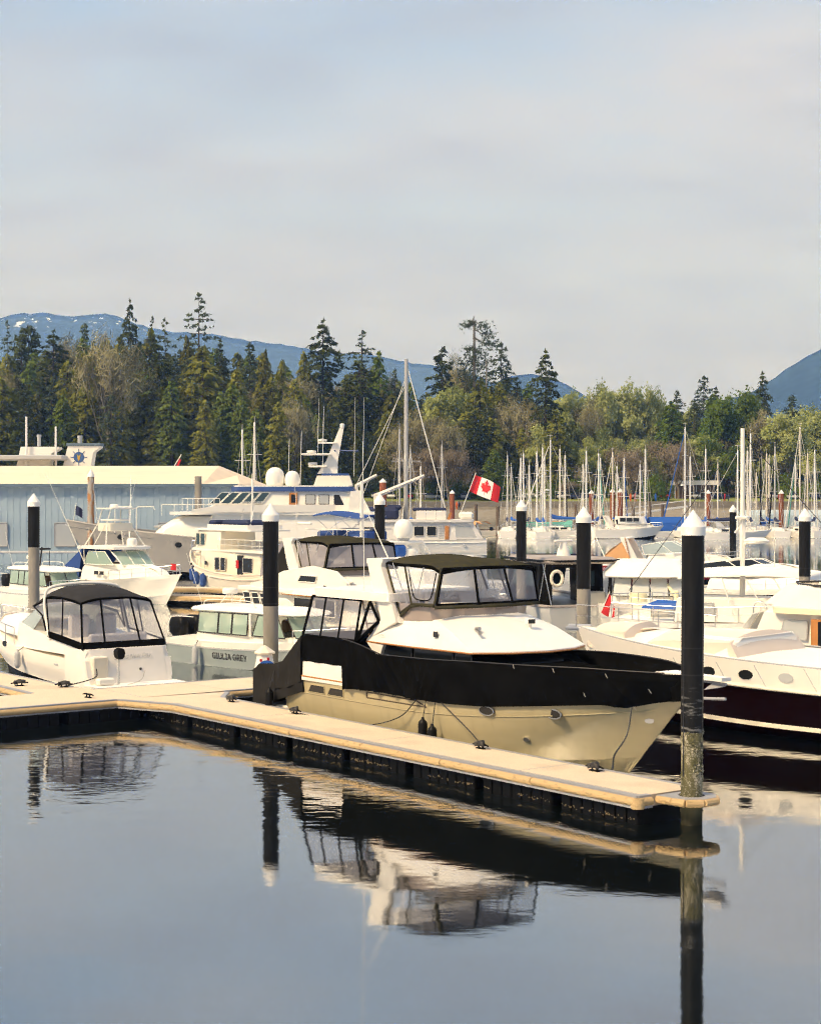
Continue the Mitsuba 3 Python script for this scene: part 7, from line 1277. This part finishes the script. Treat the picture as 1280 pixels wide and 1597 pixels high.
for s in (24, 25): kind('green', 20., branching(s, 20, 5.4, 12, .62, 11, 3, .6), 'mat_green')
for s in (31, 32): kind('bare', 20., branching(s, 20, 6.0, 0, .5, 11, 3, .55, .04), 'mat_twig', 'mat_bark_grey')
kind('cherry', 12., branching(35, 12, 6.5, 0, .5, 12, 3, .75, .035, .25, .12), 'mat_twig_red', 'mat_twig_red')
for s in (41, 42): kind('shrub', 3., shrub(s), 'mat_green')
kind('drybush', 3., shrub(44, 3, 2.6, 1000, .3), 'mat_twig')
LAB = {'fir': ('dark fir', 'fir_tree'), 'bluefir': ('blue green fir', 'fir_tree'), 'sparsefir': ('gappy fir', 'fir_tree'), 'cedar': ('yellow green cedar', 'cedar_tree'), 'browncedar': ('brown cedar', 'cedar_tree'), 'darkcedar': ('mid green cedar', 'cedar_tree'), 'pine': ('dark pine', 'pine_tree'), 'pale': ('pale green tree', 'broadleaf_tree'), 'green': ('leafy green tree', 'broadleaf_tree'), 'bare': ('bare grey tree', 'bare_tree'), 'cherry': ('bare reddish tree', 'bare_tree'), 'shrub': ('round green shrub', 'shrub'), 'drybush': ('dry brown bush', 'shrub')}
rt = random.Random(77)
used, unique = {}, set()
def fill_label(nm, px, Y, kd):
    if px < -25 or px > 1305: return f'{nm} outside the picture edge'
    m = min(MARKS, key=lambda q: abs(q[0] - px)); side = 'left of' if px < m[0] - 4 else 'right of' if px > m[0] + 4 else 'in line with'
    row = 'by the shore path' if Y < 384.5 and kd in ('shrub', 'drybush', 'cherry') else 'on the lawn' if kd in ('shrub', 'drybush', 'cherry') else 'in the front row' if Y < 398 else 'in the middle row' if Y < 428 else 'in the back row'
    t = f'{nm} {row}, just {side} {m[1]}'.replace('just in line', 'in line'); k = used[t] = used.get(t, 0) + 1
    if k > 1: t = t.replace(nm, ('second ', 'third ', 'fourth ')[min(k, 4) - 2] + nm)
    unique.add(t); return t
def tree(px, top, kd, Y, wide=None, label=None, group=None):
    """px, top: where its tip stands; wide: crown width in pixels"""
    x = (px - 640) * Y / 2700; z0 = float(ground_z(x, Y)); H = EYE + (768 - top) * Y / 2700 - z0
    if H < 1: return
    g, H0 = rt.choice(KINDS[kd]); sz = H / H0; base = {'fir': 9.2, 'bluefir': 8.8, 'sparsefir': 8.4, 'cedar': 9.2, 'browncedar': 8.8, 'darkcedar': 9.6, 'pine': 12, 'pale': 9, 'green': 10.5, 'bare': 12, 'cherry': 13, 'shrub': 5.2, 'drybush': 5.2}[kd]
    sx = (wide * Y / 2700 / base) if wide else sz * rt.uniform(.85, 1.1)
    k = numbered(LAB[kd][1])
    scene[k] = {'type': 'instance', 'shapegroup': {'type': 'ref', 'id': g}, 'to_world': T().translate([x, Y, z0]).rotate([0, 0, 1], rt.uniform(0, 360)).scale([sx, sx, sz])}
    nm = LAB[kd][0]
    labels[k] = {'label': label or fill_label(nm, px, Y, kd), 'category': {'shrub': 'shrub', 'drybush': 'bush'}.get(kd, 'tree')}
    labels[k]['group'] = group or f'{nm}s of the far park woods' if not label else 'trees picked out on the far shore'
    if label or labels[k]['label'] in unique: labels[k].pop('group')
# trees that stand out, as (px of tip, px row of tip, kind, distance, crown width px, label)
for a in [(13, 496, 'sparsefir', 470, 34, 'thin dark fir at the far left edge of the woods'), (45, 503, 'pine', 455, 72, 'broad round dark pine near the left edge'), (84, 512, 'fir', 430, 74, 'large dark fir right of the round pine'), (133, 501, 'bluefir', 480, 48, 'fir tip between the round pine and the bare tree'),
          (203, 464, 'fir', 440, 40, 'dark narrow fir rising above the bare tree'), (237, 490, 'sparsefir', 450, 34, 'small gappy fir right of the dark narrow one'), (258, 492, 'sparsefir', 448, 40, 'gappy fir left of the tallest fir'), (311, 452, 'sparsefir', 442, 62, 'tallest gappy fir on the left side of the woods'), (171, 519, 'bare', 386, 124, 'large bare grey brown tree above the boathouse'),
          (292, 522, 'browncedar', 432, 46, 'brown cedar below the tallest fir'), (249, 548, 'fir', 396, 84, 'big dark conifer in front, right of the large bare tree'), (316, 536, 'cedar', 402, 92, 'wide yellow green cedar right of the big dark conifer'), (343, 527, 'fir', 428, 36, 'thin dark fir right of the tallest fir'), (390, 531, 'bluefir', 436, 46, 'blue green fir above the yacht domes'), (413, 544, 'browncedar', 420, 44, 'brown cedar right of the blue green fir'),
          (235, 508, 'cedar', 446, 52, 'yellow green cedar behind the big dark conifer'), (10, 575, 'bare', 405, 66, 'bare tree at the left edge above the boathouse'), (130, 548, 'cedar', 428, 60, 'olive cedar behind the bare tree'), (370, 580, 'cedar', 396, 60, 'yellow cedar above the right end of the boathouse'), (412, 600, 'browncedar', 392, 64, 'brown cedar left of the yacht tower mast'),
          (504, 496, 'fir', 432, 72, 'tall dark fir above the yacht tower mast'), (564, 512, 'sparsefir', 436, 66, 'tall gappy fir left of the thick grey mast'), (560, 560, 'fir', 410, 80, 'dark fir mass below the gappy fir'), (591, 546, 'darkcedar', 424, 54, 'cedar left of the thick grey mast'), (440, 558, 'cedar', 425, 44, 'green cedar left of the tall dark fir'), (474, 545, 'cedar', 430, 44, 'cedar at the left foot of the tall dark fir'), (460, 590, 'cedar', 400, 62, 'yellow cedar above the satellite domes'),
          (616, 572, 'bluefir', 440, 30, 'small blue fir left of the thick grey mast'), (612, 612, 'browncedar', 396, 66, 'brown cedar at the thick grey mast'), (689, 538, 'fir', 420, 62, 'dark fir right of the thick grey mast'), (712, 553, 'bare', 440, 60, 'bare brown tree behind the dead topped trunk'), (781, 530, 'bluefir', 440, 54, 'blue green fir right of the dead topped tree'), (748, 588, 'cedar', 405, 62, 'yellow green cedar below the dead topped tree'), (778, 594, 'cedar', 412, 56, 'yellow green cedar right of the dead topped tree'), (806, 585, 'bluefir', 430, 46, 'dark green fir left of the reddish trunk fir'),
          (770, 700, 'darkcedar', 372, 44, 'small dense green cedar on the shore behind the flag'), (728, 640, 'cedar', 388, 82, 'wide cedar above the large flag'), (765, 650, 'cedar', 384, 66, 'cedar above the large flag, right half'), (690, 606, 'pale', 410, 60, 'light green maple right of the thick grey mast'), (712, 600, 'pale', 414, 46, 'light green maple left of the dead topped tree'), (655, 640, 'bare', 378, 90, 'bare grey tree just right of the thick grey mast'), (690, 650, 'bare', 376, 80, 'bare grey tree above the large flag'),
          (850, 544, 'fir', 396, 54, 'dark fir with reddish trunk, the tall one at the middle gap'), (826, 620, 'bare', 398, 62, 'bare tree left of the reddish trunk fir'), (880, 612, 'pale', 410, 56, 'light green tree right of the reddish trunk fir'), (868, 645, 'cedar', 385, 60, 'yellow cedar at the foot of the reddish trunk fir'), (934, 597, 'pale', 425, 50, 'pale poplar like tree, left one of the pale pair'), (974, 598, 'pale', 428, 56, 'pale poplar like tree, right one of the pale pair'), (1010, 606, 'pale', 430, 40, 'pale thin tree right of the pale pair'), (1026, 619, 'pale', 432, 36, 'small pale tree beside the medium green one'), (917, 622, 'bare', 408, 60, 'bare brownish tree below the pale pair'),
          (1055, 606, 'bluefir', 420, 40, 'fir tip behind the medium green tree'), (1047, 624, 'darkcedar', 402, 58, 'medium green tree above the kiosk'), (1097, 583, 'bluefir', 430, 46, 'blue green fir, tallest of the right hand group'), (1115, 603, 'fir', 428, 38, 'dark fir tip right of the blue green one'), (1082, 620, 'bluefir', 420, 40, 'low blue green fir left of the leafy group'), (1125, 618, 'green', 402, 74, 'leafy dense green tree, left one of two'), (1155, 611, 'green', 404, 74, 'leafy dense green tree, right one of two'), (1189, 579, 'fir', 432, 36, 'dark fir before the right hand hill'), (1172, 622, 'green', 408, 40, 'small green tree left of the right dark fir'),
          (1235, 614, 'bluefir', 430, 44, 'green fir near the right edge'), (1262, 640, 'fir', 424, 34, 'small dark fir near the right edge'), (1275, 636, 'pale', 412, 60, 'yellowish tree at the right edge'), (1195, 640, 'bare', 395, 70, 'bare grey tree below the right dark fir'), (1228, 648, 'pale', 390, 70, 'pale bare branched tree near the right edge'), (1058, 690, 'cherry', 374, 92, 'bare reddish spreading tree left of the nearest pile'), (985, 700, 'cherry', 378, 80, 'bare brown spreading tree behind the lone mast'), (1018, 738, 'shrub', 366, 46, 'dark green bush on the far shore path'), (1085, 680, 'pale', 384, 60, 'yellow green tree behind the nearest pile'), (660, 705, 'cherry', 372, 90, 'reddish bare tree left of the large flag'), (700, 700, 'cherry', 370, 80, 'reddish bare tree behind the large flag')]:
    tree(a[0], a[1], a[2], a[3], a[4], a[5])
# fill of the woods: individual trees set out at random below the skyline
sky_top = lambda px: np.interp(px, [-80, 0, 60, 130, 200, 300, 400, 470, 560, 620, 680, 740, 800, 850, 900, 1000, 1060, 1120, 1180, 1240, 1340], [540, 534, 530, 530, 520, 532, 555, 560, 568, 592, 590, 580, 592, 605, 630, 630, 632, 630, 640, 642, 642])
for i in range(210):
    px = -20 + 1320 * (i + rt.random()) / 210; row = i % 3; Y = (388, 412, 445)[row] + rt.uniform(-9, 12)
    top = sky_top(px) + (64, 34, 6)[row] + rt.uniform(-14, 26)
    kd = rt.choice(['cedar', 'cedar', 'cedar', 'browncedar', 'fir', 'fir', 'darkcedar', 'cedar', 'bluefir', 'bare', 'darkcedar']) if px < 840 else rt.choice(['pale', 'pale', 'pale', 'green', 'pale', 'cedar', 'bare', 'pale'])
    tree(px, top, kd, Y)
for i in range(110):
    px = -18 + 1316 * (i + rt.random()) / 110; Y = 381 + rt.uniform(-3, 9); tree(px, 768 - rt.uniform(4, 34), rt.choice(['shrub', 'shrub', 'drybush', 'cherry' if px > 640 and rt.random() < .4 else 'shrub']), Y, rt.uniform(24, 48))
# the dead topped tree and the bare snag
def snag(px, top, Y, label, tufts):
    x = (px - 640) * Y / 2700; z0 = float(ground_z(x, Y)); H = EYE + (768 - top) * Y / 2700 - z0; t = Thing('dead_topped_tree' if tufts else 'snag', label, 'tree', at_frame(x, Y, z0)); s = Y / 2700
    limbs = [tube([V3(0, 0, -1), V3(.1, 0, H * .5), V3(0, 0, H)], [.75, .5, .25] if tufts else [.4, .3, .12], 7)]; C, A, B = [], [], []; r = np.random.RandomState(3)
    for dx, dy, w, n in tufts:
        e = V3(dx * s, r.uniform(-1, 1), H - dy * s); limbs.append(tube([V3(0, 0, e[2] + 1.5), e * .6 + V3(0, 0, .4 * (e[2] + .8)), e], [.16, .1, .05], 4)); c = e + r.normal(size=(n, 3)) * V3(w * s * .42, w * s * .3, w * s * .25); a = rnd_unit(r, n); b = np.cross(a, rnd_unit(r, n)); q = .55 * r.uniform(.5, 1.4, n)[:, None]; C.append(c); A.append(a * q); B.append(b * q)
    t.part('trunk', cat(*limbs), 'mat_bark_grey')
    if tufts: t.part('crown', tris(np.vstack(C), np.vstack(A), np.vstack(B)), 'mat_fir_blue', smooth=False)
snag(739, 501, 425, 'dead topped tree with bare trunk and ragged tufts on the skyline', [(-12, 6, 14, 90), (-4, 2, 10, 60), (14, 8, 16, 130), (22, 22, 16, 120), (30, 36, 14, 90), (18, 34, 14, 90), (-6, 45, 16, 110), (8, 50, 22, 160), (-10, 62, 26, 200), (12, 66, 30, 240), (-4, 84, 34, 260), (10, 96, 36, 260)])
snag(758, 562, 410, 'thin pale bare snag right of the dead topped tree', [])
